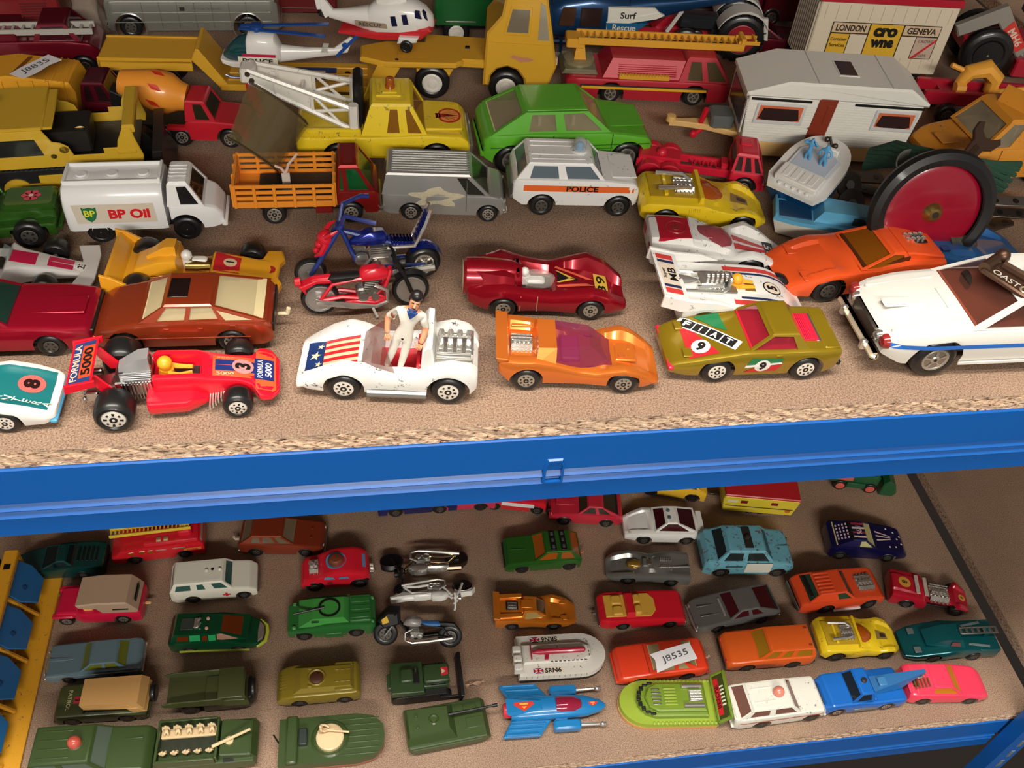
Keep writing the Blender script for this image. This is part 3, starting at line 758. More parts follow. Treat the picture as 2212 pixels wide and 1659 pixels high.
# red single-seater
RD = paint((228, 20, 44), 0, .28, .5)
t = Toy('formula_racer', 'red toy open-wheel racer with yellow driver and number three nose', 'toy car')
t.fit((255, 937), (518, 915), -24, 24, 21.5, ZU)
t.wheels((-24, 24), (15.5, 14.6), (8.0, 6.2), (12, 8.4), 'white_slot')
t.hull(RD, C=[(-9, 17), (-8.6, 9), (9.5, 9), (10, 15.2), (24, 12.5), (36, 8.5), (41, 6.5)], S=[(-9, 17.2), (8, 16), (14, 14), (26, 11.5), (36, 8), (41, 6)],
    W=[(-9, 9), (10, 8.8), (24, 7.8), (30, 9), (33, 15), (38, 14.5), (41, 9.5)], zb=[(-9, 5), (10, 4.4), (30, 5), (41, 4.6)], rr=1.3, fw=3.0, slope=1, soft=.5)
H = t.hull_
t.hull(RD, C=[(-12, 9.5), (6, 9.0), (12, 5.5)], W=[(-12, 16), (4, 16), (12, 11)], zb=3.0, rr=1.5, name='side_pod', soft=.3)
for sg in (-1, 1):
    b = MB()
    for k in range(6): b.box((12.6 + k * 1.1, sg * (11.5 - k * .55), 4.4 + k * .1), (.7, 8 - k, 2.4), .1)
    t.part('side_vent', b, CHROME)
    t.box('front_suspension', (24, sg * 9.4, 6.4), (3, 4, 1.6), RD)
b = MB(); b.box((-17, 0, 10), (15, 13, 8), .6); b.box((-16, 0, 15), (13, 8, 3), .4)
for k in range(9): b.box((-11.2 - k * 1.25, 0, 9.4), (.6, 15.5, 8.6), .1)
b.box((-31, 0, 8), (10, 8, 4), .6)
for sg in (-1, 1):
    for k in range(5): b.box((-15, sg * (3.2 + k * .8), 16.6 - .4 * k), (11, .5, .6), .1)
    b.tube([(-22, sg * 3.4, 10), (-37.5, sg * 3.6, 7)], 1.0, 7); b.tube([(-24, sg * 14, 8), (-24, 0, 8)], .9, 6)
    b.ball((-37, sg * 6, 6), 1.2, 8); b.box((-33.5, sg * 6.5, 8), (5, 2, 5), .4)
t.part('engine', b, paint((196, 196, 196), 1, .24, 0))
b = MB(); b.rings([[(-22, -3.4, 17), (-22, 3.4, 17), (-22, 2.4, 18.5), (-22, -2.4, 18.5)], [(-14, -3.8, 17), (-14, 3.8, 17), (-14, 3.2, 23), (-14, -3.2, 23)], [(-9.6, -3.8, 17), (-9.6, 3.8, 17), (-9.6, 3.2, 23.6), (-9.6, -3.2, 23.6)]])
t.part('air_scoop', b, paint((196, 196, 196), .6, .3, .2))
t.lathe('scoop_mouth', [(.05, .2), (2.2, .2), (2.4, -.3)], paint((60, 34, 30), 0, .6, 0), (-9.4, 0, 20), 'x', 12)
t.box('cockpit_floor', (0.4, 0, 9.3), (16, 11, .8), DARK)
YD = paint((238, 168, 38), 0, .45, .1)
b = MB(); b.ball((-4.2, 0, 17.3), 3.1, 12); b.tube([(-4.6, 0, 10), (-4.0, 0, 14.6)], [3.4, 3.0], 10)
for sg in (-1, 1): b.tube([(-3.4, sg * 2.6, 13.5), (1, sg * 2.6, 12.4), (6.2, sg * 1.6, 12.6)], [1.4, 1.1, .9], 7)
t.part('driver', b, YD)
t.prism('rear_wing', [(-40.5, 18.2), (-30.5, 21.0), (-30, 22.2), (-40.5, 19.6)], -13, 13, RD, .3)
for sg in (-1, 1):
    t.prism('wing_end', [(-41.5, 16.4), (-29, 19.6), (-28.8, 23), (-40.8, 21)], sg * 12.4, sg * 13.6, RD, .3)
    t.prism('wing_strut', [(-33, 20), (-29.5, 21), (-22, 9), (-28, 9)], sg * 7.6, sg * 8.6, RD, .2)
n = Vector((-.27, 0, .96)); wf = lambda q: Vector((q[0], q[1], 20.6 + (q[0] + 36.5) * .265 + .02))
wf1 = lambda e: (lambda q: Vector((q[0], q[1], 19.6 + (q[0] + 40.5) * .2476 + e)))
t.decal_quad('wing_sticker', [(-39.6, -12, 0), (-36, -12, 0), (-36, 12, 0), (-39.6, 12, 0)], paint((38, 62, 112), 0, .4, .2), 2, 2, wf1(.12))
t.decal_quad('wing_sticker', [(-35.9, -12, 0), (-31, -12, 0), (-31, 12, 0), (-35.9, 12, 0)], paint((236, 78, 40), 0, .4, .2), 2, 2, wf1(.12))
t.decal_quad('wing_sticker', [(-35.9, -12, 0), (-31, -12, 0), (-31, -9.4, 0), (-35.9, -9.4, 0)], paint((38, 62, 112), 0, .4, .2), 2, 2, wf1(.18))
t.decal_quad('wing_sticker', [(-35.9, 9.4, 0), (-31, 9.4, 0), (-31, 12, 0), (-35.9, 12, 0)], paint((38, 62, 112), 0, .4, .2), 2, 2, wf1(.18))
t.text('FORMULA', (-37.9, 0, 0), (0, 1, 0), (-1, 0, 0), 2.9, paint((225, 190, 170), 0, .4, 0), .02, 21, wf1(.24))
t.text('5000', (-33.4, 0, 0), (0, 1, 0), (-1, 0, 0), 3.8, BLK_INK, .03, 16, wf1(.3))
NB = paint((30, 46, 110), 0, .4, .2); OI = paint((238, 92, 48), 0, .4, .2)
l1, l2, l3 = H.lay(.15), H.lay(.22), H.lay(.3)
t.decal_quad('nose_sticker', fl(14.5, 32, -6.0, 6.0), OI, 8, 4, l1)
t.decal_quad('nose_sticker', fl(15.5, 31, -3.2, 3.2), NB, 8, 3, l2)
t.decal_quad('nose_sticker', fl(31.5, 39.6, -11.5, 11.5), OI, 4, 6, l1)
t.decal_quad('nose_sticker', fl(31, 38.8, -6.2, 6.2), NB, 4, 4, l2)
disc(t, (26.5, 0), 4.3, paint((238, 140, 140), 0, .4, 0), l3)
t.text('3', (26.5, 0, 0), (0, 1, 0), (-1, 0, 0), 6.2, BLK_INK, .05, None, H.lay(.4))
t.text('FORMULA', (33.3, 0, 0), (0, 1, 0), (-1, 0, 0), 2.2, WHT_INK, .01, 10.6, H.lay(.32))
t.text('5000', (36.6, 0, 0), (0, 1, 0), (-1, 0, 0), 2.6, WHT_INK, .02, 8.4, H.lay(.32))
for sg in (-1, 1): t.text('5000', (19.5, sg * 4.7, 0), (1, 0, 0), (0, 1, 0), 1.5, paint((236, 170, 130), 0, .4, 0), .01, 7, H.lay(.3))

# bronze hatchback with sun roof
BZ = metallic((160, 62, 30), .26); BZ2 = BZ
t = car('hatchback_saloon', 'bronze toy hatchback saloon with black sunroof and cream tow hook', ((507, 761), (279, 767)), ZU, BZ,
    C=[(-39.5, 14.5), (-37, 17.6), (-20, 18.2), (10, 17.6), (16, 17), (30, 14), (35, 11)], W=[(-39.5, 13.6), (-34, 15.2), (25, 15.2), (33, 14.2), (35, 13)],
    wh=(-22, 22, 6.1, 5.2, 14.9), zb=[(-39.5, 6), (-36, 4), (33, 3.8), (35, 5)], rr=2.0, hub='slot',
    cab=dict(x=(-37.6, -15.5, 4.2, 15), z=(17.2, 24.4), w=(14.2, 11.0), side=(((.36, .0), (.62, .46)), ((.64, .50), (.88, .95))), glass_m=glass((208, 192, 150), .6), inter=paint((214, 196, 150), 0, .6, 0), fr=1.2, rr=1.5, sidefr=.7))
t.box('sunroof', (-1.2, 0, 24.6), (8.2, 12.4, .5), paint((24, 14, 14), 0, .2, .4), .15)
t.part('rear_quarter_window', MB().add([(-31.5, t.near * 14.2, 18.0), (-20.5, t.near * 14.2, 18.0), (-17.4, t.near * 12.5, 22.2)], [(0, 1, 2)]), glass((208, 192, 150), .9), None, 0)
t.box('tow_hook', (-42.6, -1, 8), (5, 1.6, 1.4), paint((232, 216, 176), 0, .5, 0), .4); t.tube('tow_hook', [(-44.5, -1, 8), (-45.2, -1, 11)], 1.0, paint((232, 216, 176), 0, .5, 0), 7)
t.box('rear_panel', (-39.6, 0, 12.5), (.8, 26, 5), BLACK, .2)
t.box('waist_trim', (0, t.near * 15.2, 9.4), (60, .35, .6), BZ); t.box('front_indicator', (34.2, t.near * 12.6, 9.2), (1.4, 2, 1.6), paint((206, 110, 60), .3, .3, .4))
t.box('fuel_flap', (-23, t.near * 15.0, 14.6), (3, .5, 2.6), BZ); t.box('door_handle', (-10, t.near * 15.3, 14.6), (2.4, .5, .8), BZ); t.box('door_handle', (4, t.near * 15.3, 14.6), (2.4, .5, .8), BZ)

# crimson muscle car leaving the frame
MG = metallic((168, 14, 44), .26)
t = car('muscle_car', 'crimson toy muscle car with long bonnet and green glass', ((-96, 778), (118, 771)), ZU, MG,
    C=[(-36, 15), (-33, 18), (8, 18), (22, 17.6), (39, 16), (41, 13.5)], W=[(-36, 15.5), (-28, 17), (30, 17), (41, 15.4)],
    wh=(-21.5, 21.5, 6.3, 5.2, 16.6), zb=[(-36, 6), (-30, 4), (36, 4), (41, 6)], rr=2.2, hub='dark',
    cab=dict(x=(-28, -16, -5, 7), z=(17.4, 26), w=(15.4, 12), side=((.1, .95),), glass_m=glass((28, 58, 48), .75), fr=1.2))
t.box('front_grille', (40.6, 0, 11.5), (2.0, 29, 6), BLACK, .4); t.box('front_bumper', (41.5, 0, 7), (3, 31, 2.2), BLACK, .5)
t.box('bonnet_bulge', (23, 0, 17.6), (28, 12, .8), MG, .4)

# white racing coupe with green PANTERA panel
t = car('panel_racer', 'white toy racing coupe with green PANTERA bonnet panel and number eight', ((-196, 946), (20, 937)), ZU, WHITE,
    C=[(-36, 18), (-10, 20), (10, 18), (30, 13), (43, 8.5)], S=[(-36, 18), (-22, 21), (-8, 17), (8, 15.5), (20, 17), (32, 13.5), (43, 9)], W=[(-36, 16), (30, 16.5), (40, 15.5), (43, 13)],
    wh=(-21.5, 21.5, (7, 6.7), 5.6, 16.4), zb=[(-36, 5), (38, 4), (43, 6)], rr=2.4, fw=5.5, slope=2, hub='white_slot')
H = t.hull_
TG = paint((22, 112, 114), 0, .4, .3)
t.decal_quad('bonnet_sticker', fl(12, 40, -12.2, 12.2), TG, 14, 14, H.lay(.32))
disc(t, (31, 2.5), 5.8, paint((222, 104, 96), 0, .4, 0), H.lay(.5))
t.text('8', (31, 2.5, 0), (0, 1, 0), (-1, 0, 0), 6.8, paint((38, 16, 14), 0, .4, 0), .05, 6, H.lay(.7))
for k, chh in enumerate('PANTERA'): t.text(chh, (15 + 4.0 * k, -8.2 - .1 * k, 0), (.25, 1, 0), (-1, .25, 0), 3.6, paint((206, 226, 216), 0, .4, 0), .02, None, H.lay(.6))
t.box('front_spoiler', (42, 0, 5.2), (3.4, 30, 2.2), paint((70, 156, 200), 0, .4, .3), .6)
t.cabin(WHITE, (-26, -15, -4, 11), (17.5, 26), (14, 10), side=((.1, .95),), glass_m=glass((60, 70, 70), .7))
# ================================================================== second and third rows on the upper board
# dark red jet racer
RM = metallic((158, 14, 34), .24)
t = car('jet_racer', 'dark red toy jet racer with number 39 plate and white driver', ((1085, 689), (1272, 693)), ZU, RM,
    C=[(-38, 19), (-35, 20), (-20, 20), (-15, 18), (-14.8, 9), (3, 9), (3.4, 13.5), (12, 12), (30, 8.2), (32, 7), (32.4, 5), (39, 4.5)],
    S=[(-38, 12), (-30, 15), (-21, 17.5), (-10, 14.5), (2, 12.5), (12, 15), (21, 17), (29, 14), (36, 9), (39, 7)],
    W=[(-38, 11.5), (-33, 14.5), (-22, 17), (-8, 15.5), (4, 15.5), (20, 17), (32, 15.5), (39, 12.5)],
    wh=(-21, 21, (6.0, 6.0), 5.2, 16.6), zb=[(-38, 6), (-28, 4), (32, 3.6), (39, 4)], rr=2.4, fw=5.5, slope=2.5, hub='dot')
H = t.hull_
t.lathe('jet_cowl', [(8.2, -40), (9.4, -38.5), (9.6, -30), (8.6, -18), (7, -12)], RM, (0, 0, 12.5), 'x', 24)
t.lathe('jet_nozzle', [(8.1, -40.4), (6.5, -39), (.1, -38)], paint((206, 196, 160), .3, .5, 0), (0, 0, 12.5), 'x', 24)
t.box('cockpit', (-5.5, 0, 9.4), (17, 8.6, .8), DARK)
t.box('roll_hoop', (-14.2, 0, 16.5), (2.0, 12, 6.5), RM, .8)
b = MB(); b.ball((-10.5, 0, 16), 2.3, 10); b.tube([(-10.5, 0, 9), (-10.2, 0, 14)], 2.6, 8); b.box((-5, 0, 11), (9, 5, 2.4), .8)
t.part('driver', b, WHITE)
t.part('canopy', MB().lathe([(.1, 9.2), (3.2, 6.5), (4.8, 2), (5.0, -2), (4.8, -7)], (-3, 0, 10.6), 'x', 14, 1.0, 1.15), glass((220, 216, 205), .28))
l1, l2 = H.lay(.2), H.lay(.3)
YP = paint((214, 180, 70), 0, .4, .2)
t.decal_quad('arrow_sticker', [(5.5, -3.5, 0), (16, -.6, 0), (16, .6, 0), (5.5, 3.5, 0)], BLK_INK, 5, 3, l1)
for sg in (-1, 1):
    t.decal_quad('arrow_sticker', [(4.8, sg * 4.4, 0), (6.2, sg * 4.4, 0), (14.5, sg * .4, 0), (11.5, sg * .1, 0)], YP, 5, 2, l2)
    t.decal_quad('arrow_sticker', [(4.5, sg * 6.6, 0), (5.5, sg * 8, 0), (24, sg * 2.2, 0), (20, sg * 1.6, 0)], paint((226, 96, 70), 0, .4, .2), 5, 2, l2)
t.decal_quad('number_plate', fl(24.2, 30.8, -7.6, 7.6), YP, 4, 6, l1)
t.text('39', (27.6, 0, 0), (0, 1, 0), (-1, 0, 0), 4.4, BLK_INK, .01, 12.5, l2)
for k in (-1, 1): t.box('fender_trim', (-9 + 8 * k * .5, t.near * 15.7, 9), (.4, .5, 9), paint((214, 170, 140), .4, .3, 0))

# white wedge racer number five
WR = paint((232, 231, 226), wear=.2)
t = car('wedge_racer', 'white toy wedge racer with big rear wing, chrome engine and number five', ((1512, 734), (1706, 732)), ZU, WR,
    C=[(-32, 19), (-30, 20), (6, 17), (14, 15.6), (21, 12), (28, 5.5), (31, 3.6)], W=[(-32, 15.5), (0, 16.4), (18, 16.6), (31, 15.5)],
    wh=(-21, 21, (7.2, 6.4), 5.6, 16.4), zb=[(-32, 7), (-26, 4), (26, 3.2), (31, 3)], rr=1.4, soft=2.2, hub='dark', arch=1.22)
H = t.hull_; l1, l2, l3 = H.lay(.15), H.lay(.25), H.lay(.35)
t.prism('rear_wing', [(-42, 24.5), (-31, 22.4), (-30.6, 23.2), (-42, 26)], -17, 17, WR, .3)
for sg in (-1, 1):
    t.prism('wing_end', [(-43, 20.5), (-34, 17.5), (-9, 19.3), (-18, 22.5), (-30, 23.6), (-42.4, 26.8)], sg * 15.8, sg * 17.6, WR, .4)
wl = lambda e: (lambda q: Vector((q[0], q[1], 23.2 + (-30.6 - q[0]) * .2456 + e)))
BN = paint((34, 44, 84), 0, .4, .2); CR = paint((222, 204, 184), 0, .45, .1); RS = paint((206, 62, 58), 0, .4, .1)
t.decal_quad('wing_sticker', fl(-40.5, -32.6, -13.5, 13.5), CR, 2, 2, wl(.1))
for sg in (-1, 1):
    t.decal_quad('wing_sticker', fl(-40.5, -32.6, sg * 10.2, sg * 13.5), RS, 2, 2, wl(.18))
    t.decal_quad('wing_sticker', fl(-40.5, -32.6, sg * 7.6, sg * 9.4), BN, 2, 2, wl(.18))
t.text('MB', (-35, 0, 0), (0, 1, 0), (-1, 0, 0), 3.8, BLK_INK, .02, 9, wl(.2)); t.text('Super', (-38.7, 0, 0), (0, 1, 0), (-1, 0, 0), 2.2, BLK_INK, .02, 7, wl(.2))
t.box('engine_bay', (-18, 0, 19.0), (25, 13, .8), STEEL)
b = MB(); b.box((-17, 0, 20.5), (11, 9, 4), .4)
for k in range(5): b.lathe([(.1, -.5), (2.6 - .1 * k, -.5), (2.6 - .1 * k, .5), (.1, .5)], (-10.5 - k * 2.1, 0, 23.2), 'x', 12)
b.lathe([(2.3, -5), (3.2, -4), (2.4, 0), (1.0, 4), (.6, 5)], (-27.5, 0, 20.8), 'x', 12)
for sg in (-1, 1):
    b.tube([(-9, sg * 4.5, 20), (-13, sg * 6.6, 19.6), (-32, sg * 6.6, 20.4)], 1.0, 7); b.tube([(-12, sg * 4, 21), (-24, sg * 5, 20.6)], 1.3, 7)
    for k in range(5): b.ball((-12 - k * 2, sg * 5.4, 20.4), .8, 7)
b.box((-8.3, 0, 21.5), (2.2, 6, 5), .6)
t.part('engine', b, CHROME)
t.box('cockpit', (-1.4, 0, 17.4), (11, 7.5, .8), paint((120, 92, 40), 0, .5, 0))
b = MB(); b.ball((-4.8, 0, 21.6), 2.7, 12); b.tube([(-5, 0, 17), (-4.6, 0, 20)], 3.0, 9)
for sg in (-1, 1): b.tube([(-4, sg * 2.2, 19), (3.6, sg * 1.6, 18.2)], [1.2, .9], 7)
t.part('driver', b, YD)
for sg in (-1, 1):
    t.decal_quad('stripe', [(-8, sg * 10.2, 0), (29.4, sg * 10.6, 0), (29.4, sg * 13.4, 0), (-8, sg * 13.2, 0)], RS, 16, 2, l1)
    t.decal_quad('stripe', [(-4, sg * 7.8, 0), (29.4, sg * 8.2, 0), (29.4, sg * 9.6, 0), (-4, sg * 9.2, 0)], BN, 16, 2, l1)
disc(t, (13, 0), 4.4, BLK_INK, l1, n=20); disc(t, (13, 0), 3.8, CR, l2, n=20)
t.text('5', (13, 0, 0), (0, 1, 0), (-1, 0, 0), 5, BLK_INK, .06, None, l3)

# white coupe racer number 35
t = car('canopy_racer', 'white toy racer with crimson bubble canopy and number 35 nose', ((1476, 600), (1612, 606)), ZU, WR,
    C=[(-36.7, 20), (-34, 20.4), (-12, 20.5), (-6, 19), (2, 15.5), (12, 12.5), (30, 8), (38.4, 5)], S=[(-36.7, 18), (-20, 18), (-8, 15), (4, 12), (10, 14), (17, 16.5), (25, 13.5), (33, 8), (38.4, 5.4)],
    W=[(-36.7, 15.5), (-20, 16), (0, 14.6), (17, 16), (30, 14), (38.4, 11)], wh=(-17, 17, (6.7, 6.7), 5.4, 15.8), zb=[(-36.7, 8), (-28, 4.2), (30, 3.6), (38.4, 4)], rr=1.8, fw=4.6, slope=2.2, hub='dark')
H = t.hull_; l1, l2 = H.lay(.16), H.lay(.26)
CRM = glass((150, 26, 48), .72)
frust(t, 'engine_cover', (-33, -15, 10.5, 9, 19.0), (-32.4, -15.6, 10, 8.4, 20.9), paint((176, 22, 44), 0, .25, .4))
t.lathe('fan', [(.1, .5), (2.4, .5), (2.6, .1), (5.0, .1), (5.4, .6), (5.8, 0)], paint((150, 50, 50), .2, .4, .2), (-23, 0, 20.6), 'z', 20)
t.part('canopy', MB().lathe([(.1, 12), (4.2, 9.5), (7.4, 4), (8.2, -2), (7.8, -9), (7.4, -10)], (-2, 0, 12), 'x', 16, 1.2, 1.15), CRM)
t.prism('rear_pillar', [(-15, 15), (-7, 14.5), (-10, 20), (-15, 21)], -10.5, 10.5, WR, .8)
for sg in (-1, 1): t.box('tail_lamp', (-36.8, sg * 9, 13.5), (.8, 6, 4), paint((150, 20, 40), 0, .3, .3))
for k in (-1, 1): t.decal_quad('stripe', [(9.5, k * 1.2, 0), (9.5, k * 6.2, 0), (28, k * 2.8, 0), (28, k * .6, 0)], paint((196, 58, 62), 0, .4, .2), 5, 3, l1)
t.decal_quad('number_plate', fl(27.5, 33.5, -7.5, 7.5), paint((52, 56, 58), 0, .4, .1), 3, 4, l1)
t.text('35', (30.5, 0, 0), (0, 1, 0), (-1, 0, 0), 4.4, paint((214, 212, 204), 0, .4, 0), .02, 11, l2)

# yellow racer (made twice: one on each board)
def yellow_racer(label, px, z, group):
    Y = paint((234, 200, 34), 0, .3, .5, wear=.05)
    t = car('engine_racer', label, px, z, Y,
        C=[(-34.8, 14), (-32, 17.5), (-9, 18), (-2, 17.8), (10, 14.5), (24, 11), (33, 7), (35, 5)], S=[(-34.8, 13), (-31, 17), (-2, 17), (6, 14), (14, 13), (21, 14.5), (28, 12), (33, 7.5), (35, 5.5)],
        W=[(-34.8, 14), (-29, 16), (-4, 16), (6, 14.6), (20, 15.8), (30, 14), (35, 9.5)], wh=(-21, 21, (6.6, 6.0), 5.4, 15.6), zb=[(-34.8, 8), (-29, 4.4), (30, 3.6), (35, 4)], rr=1.5, fw=3.8, slope=2, hub='dark')
    H = t.hull_
    frust(t, 'engine_bay', (-30, -4.5, 10.5, 10.5, 17.9), (-30, -4.5, 10.5, 10.5, 18.35), paint((188, 154, 26), 0, .5, .1))
    t.prism('roll_bar', [(-4.6, 17), (-1.6, 17), (-2.2, 20.6), (-4.2, 20.6)], -14, 14, Y, .5)
    t.box('rear_bulkhead', (-21.5, 0, 18.8), (2, 19, 1.8), Y)
    engine(t, (-11.5, 0, 18.0), 11, 13, 5, 5, tall=.2)
    for sg in (-1, 1):
        t.tube('exhaust_pipe', [(-8, sg * 4.2, 20.5), (-12, sg * 6.4, 22), (-26, sg * 7.4, 21.4)], [.9, 1.2, 1.3], CHROME, 7)
    t.part('canopy', MB().lathe([(.1, 13), (5, 9), (8.4, 3), (9.6, -2)], (-.4, 0, 12.6), 'x', 14, 1.25, .86), glass((178, 72, 16), .75))
    l1, l2 = H.lay(.16), H.lay(.25)
    t.decal_quad('bonnet_sticker', [(14.5, -4.4, 0), (16, 4.4, 0), (25, 2, 0), (25, -3.5, 0)], paint((140, 116, 60), 0, .4, .1), 4, 4, l1)
    t.decal_quad('bonnet_sticker', [(18.5, -2.2, 0), (19, 1.6, 0), (24, 1, 0), (24, -2, 0)], paint((60, 44, 40), 0, .4, .1), 3, 3, l2)
    for k in range(6): t.box('side_louvre', (-6.8 + k * 1.1 - 2.5, t.near * 16.05, 13.8), (.5, .5, 3.4), Y)
    return t
yellow_racer('yellow toy racer with chrome pipes touching the red truck chassis', ((1431, 499), (1598, 508)), ZU, None)

# orange wedge coupe
OW = paint((226, 84, 34), 0, .28, .5)
t = car('mid_engine_coupe', 'orange toy coupe with amber glass and eight chrome intake trumpets', ((1966, 640), (1779, 655)), ZU, OW,
    C=[(-33, 17.5), (-31, 19.2), (-14, 20), (-4, 17), (7, 16), (24, 13.2), (38, 9), (42, 7)], S=[(-33, 17.5), (-14, 18.5), (0, 16), (12, 15.2), (21, 15.4), (29, 13), (42, 7)], fw=5, W=[(-33, 14), (-28, 15.2), (26, 15.2), (36, 14), (42, 12)],
    wh=(-21, 21, 6.6, 5.4, 14.9), zb=[(-33, 7), (-28, 4), (36, 3.8), (42, 5)], rr=1.8, hub='dark',
    cab=dict(x=(-16, -13, -6.5, 8), z=(16.0, 22.2), w=(13.6, 10.8), side=(((.1, .05), (.97, .93)),), glass_m=glass((150, 84, 14), .66), inter=paint((70, 34, 10), 0, .4, .2), fr=1.1, rear=False))
t.prism('rear_deck', [(-33, 16.6), (-13, 17.6), (-13, 21.8), (-16, 21.8), (-32, 18.8)], -11.5, 11.5, OW, .6)
b = MB()
for i in range(4):
    for j in (-1, 1): b.lathe([(.3, 0), (.8, .2), (1.1, 2.4), (.9, 2.4), (.4, 1)], (-25.5 + 2.4 * i, j * 1.5, 19.8), 'z', 8)
t.part('intake_trumpet', b, CHROME); t.box('deck_recess', (-22, 0, 20.6), (10.5, 7, .4), BLACK)
t.box('front_bumper', (42, 0, 6.4), (2.4, 27, 3.4), BLACK, .8)
for sg in (-1, 1): t.box('pop_up_lamp_line', (29, sg * 9.5, 11.8), (7, 7, .5), OW, .2)

# blue racer wedged behind the saloon
BL = metallic((54, 120, 190), .3)
t = car('low_racer', 'blue toy racer with grey oval windscreen beside the big red wheel', ((1998, 618), (2160, 607)), ZU, BL,
    C=[(-36, 16), (-20, 17), (-4, 17), (10, 13), (36, 7)], S=[(-36, 18), (-22, 19), (-8, 15), (6, 13), (18, 15.5), (28, 11), (36, 7)], W=[(-36, 15), (20, 15.4), (36, 12)],
    wh=(-21, 21, 6.2, 5.2, 15), zb=4, rr=1.8, fw=4.5, slope=2, hub='dark')
t.part('windscreen', MB().lathe([(.1, 12), (4.4, 8), (7, 1), (7.2, -8)], (0, 0, 11), 'x', 14, 1, 1.2), glass((90, 92, 80), .8))
for x in (-28, -14): t.box('vent', (x, -8, 18), (4, 4, .6), paint((30, 70, 120), 0, .5, 0))

# white saloon with blue line and bronze plate on its roof
JW = paint((224, 221, 212), 0, .34, .4)
t = car('saloon_car', 'large white toy saloon with blue waistline and brown windscreen surround', ((2354, 800), (2001, 815)), ZU, JW,
    C=[(-62, 20), (-56, 22.5), (-36, 23.5), (26, 23), (38, 22), (52, 20), (57, 17)], W=[(-62, 17), (-50, 20), (40, 20), (52, 18.6), (57, 17)],
    wh=(-35, 35, 9.0, 7, 19.8), zb=[(-62, 10), (-50, 6.5), (48, 6.5), (57, 11)], rr=3.4, soft=1.6, hub='spoke', arch=1.16,
    cab=dict(x=(-42, -27, 7, 25), z=(22.6, 34), w=(18.4, 14), side=(((.12, .06), (.5, .48)), ((.53, .52), (.96, .95))), glass_m=glass((92, 58, 48), .5), inter=paint((140, 66, 46), 0, .5, .1), fr=1.5, rr=2))
H = t.hull_
t.box('front_grille', (57, 0, 14.4), (2.4, 20, 6.0), GUN, .8)
t.box('front_bumper', (58.8, 0, 9.4), (3.8, 36, 3.6), paint((202, 186, 160), .5, .3, .2), 1.4)
for sg in (-1, 1):
    t.box('over_rider', (60.6, sg * 10, 9.8), (2.6, 2.6, 4.6), CHROME, .6)
    t.lathe('headlight', [(.1, 1.6), (2.0, 1.3), (2.8, .2), (3, -1)], paint((150, 46, 42), 0, .15, .5), (56.4, sg * 15.2, 15.8), 'x', 14)
    t.lathe('headlight', [(.1, 1.6), (1.6, 1.3), (2.3, .2), (2.5, -1)], CHROME, (57, sg * 11.2, 15.2), 'x', 14)
    t.prism('bonnet_crease', [(27, 22.0), (54, 19), (54, 20.0), (27, 23.4)], sg * 12.6, sg * 13.6, JW, .3)
t.box('bonnet_ridge', (40, 0, 21.8), (26, 5, 1.2), JW, .5)
t.decal_quad('waistline', [(56, 0, 14.8), (-60, 0, 14.8), (-60, 0, 16.8), (56, 0, 16.8)], paint((42, 108, 196), 0, .4, .2), 40, 1, H.flank(t.near, .12))
t.lathe('steering_wheel', [(3.4, -.3), (4.0, 0), (3.4, .3)], BLACK, (17, -7, 26), 'x', 16)
t.box('air_vent', (28, 0, 23.2), (2.4, 12, .4), JW)
t.box('sill_strip', (0, t.near * 19.7, 7.0), (50, .6, 1.4), JW)

# police estate
PW = paint((232, 231, 228), wear=.05)
t = car('police_estate', 'white toy police off-roader with orange side band and blue roof lamp', ((1167, 467), (1331, 470)), ZU, PW,
    C=[(-39, 20), (-37.5, 24), (10, 24), (14, 23.8), (29, 22.4), (32, 20), (33, 16)], W=[(-39, 15.6), (-34, 17), (28, 16.8), (33, 15.4)],
    wh=(-22, 22, 6.9, 5.6, 16.8), zb=[(-39, 11), (-33, 7.2), (30, 7.2), (33, 9)], rr=1.8, hub='dark',
    cab=dict(x=(-37.6, -31, 5.6, 13), z=(23.0, 32.8), w=(15.6, 13), side=(((.13, .06), (.5, .47)), ((.56, .52), (.97, .95))), glass_m=glass((98, 112, 122), .85), inter=DARK, fr=1.3, rr=1.5))
H = t.hull_
OB = paint((232, 104, 40), 0, .4, .2); f1, f2 = H.flank(t.near, .12), H.flank(t.near, .22)
t.decal_quad('side_band', [(-33, 0, 17.0), (29.5, 0, 16.6), (29.5, 0, 20.6), (-33, 0, 20.8)], OB, 16, 2, f1)
t.text('POLICE', (0, 0, 18.8), (1, 0, 0), (0, 0, 1), 3.5, BLK_INK, .035, 18, f2)
t.lathe('beacon_base', [(4.6, 0), (4.6, .9), (4, 1.1)], PW, (-1.5, 0, 32.8), 'z', 16)
t.part('beacon', MB().lathe([(3.7, 0), (3.7, 4), (3.2, 6.2), (1.8, 7.4), (.1, 7.8)], (-1.5, 0, 33.6), 'z', 16), glass((186, 196, 190), .35))
t.lathe('lamp', [(2.4, 0), (2.6, 3), (1.4, 4.6), (.1, 4.8)], paint((92, 156, 206), 0, .3, .2), (-1.5, 0, 33.7), 'z', 12)
for y in (-9, -4.5, 4.5, 9): t.box('roof_rib', (-14, y, 33), (30, .7, .5), PW)
t.box('front_bumper', (33.4, 0, 11), (2.6, 31, 2.2), STEEL, .5); t.box('rear_bumper', (-39.6, 0, 12), (2.4, 31, 2.4), STEEL, .5)
t.box('bonnet_step', (24, 0, 23.6), (14, 24, .9), PW, .4); t.box('tail_lamp', (-39, t.near * 14, 17), (1.2, 2.5, 5), STEEL, .3)

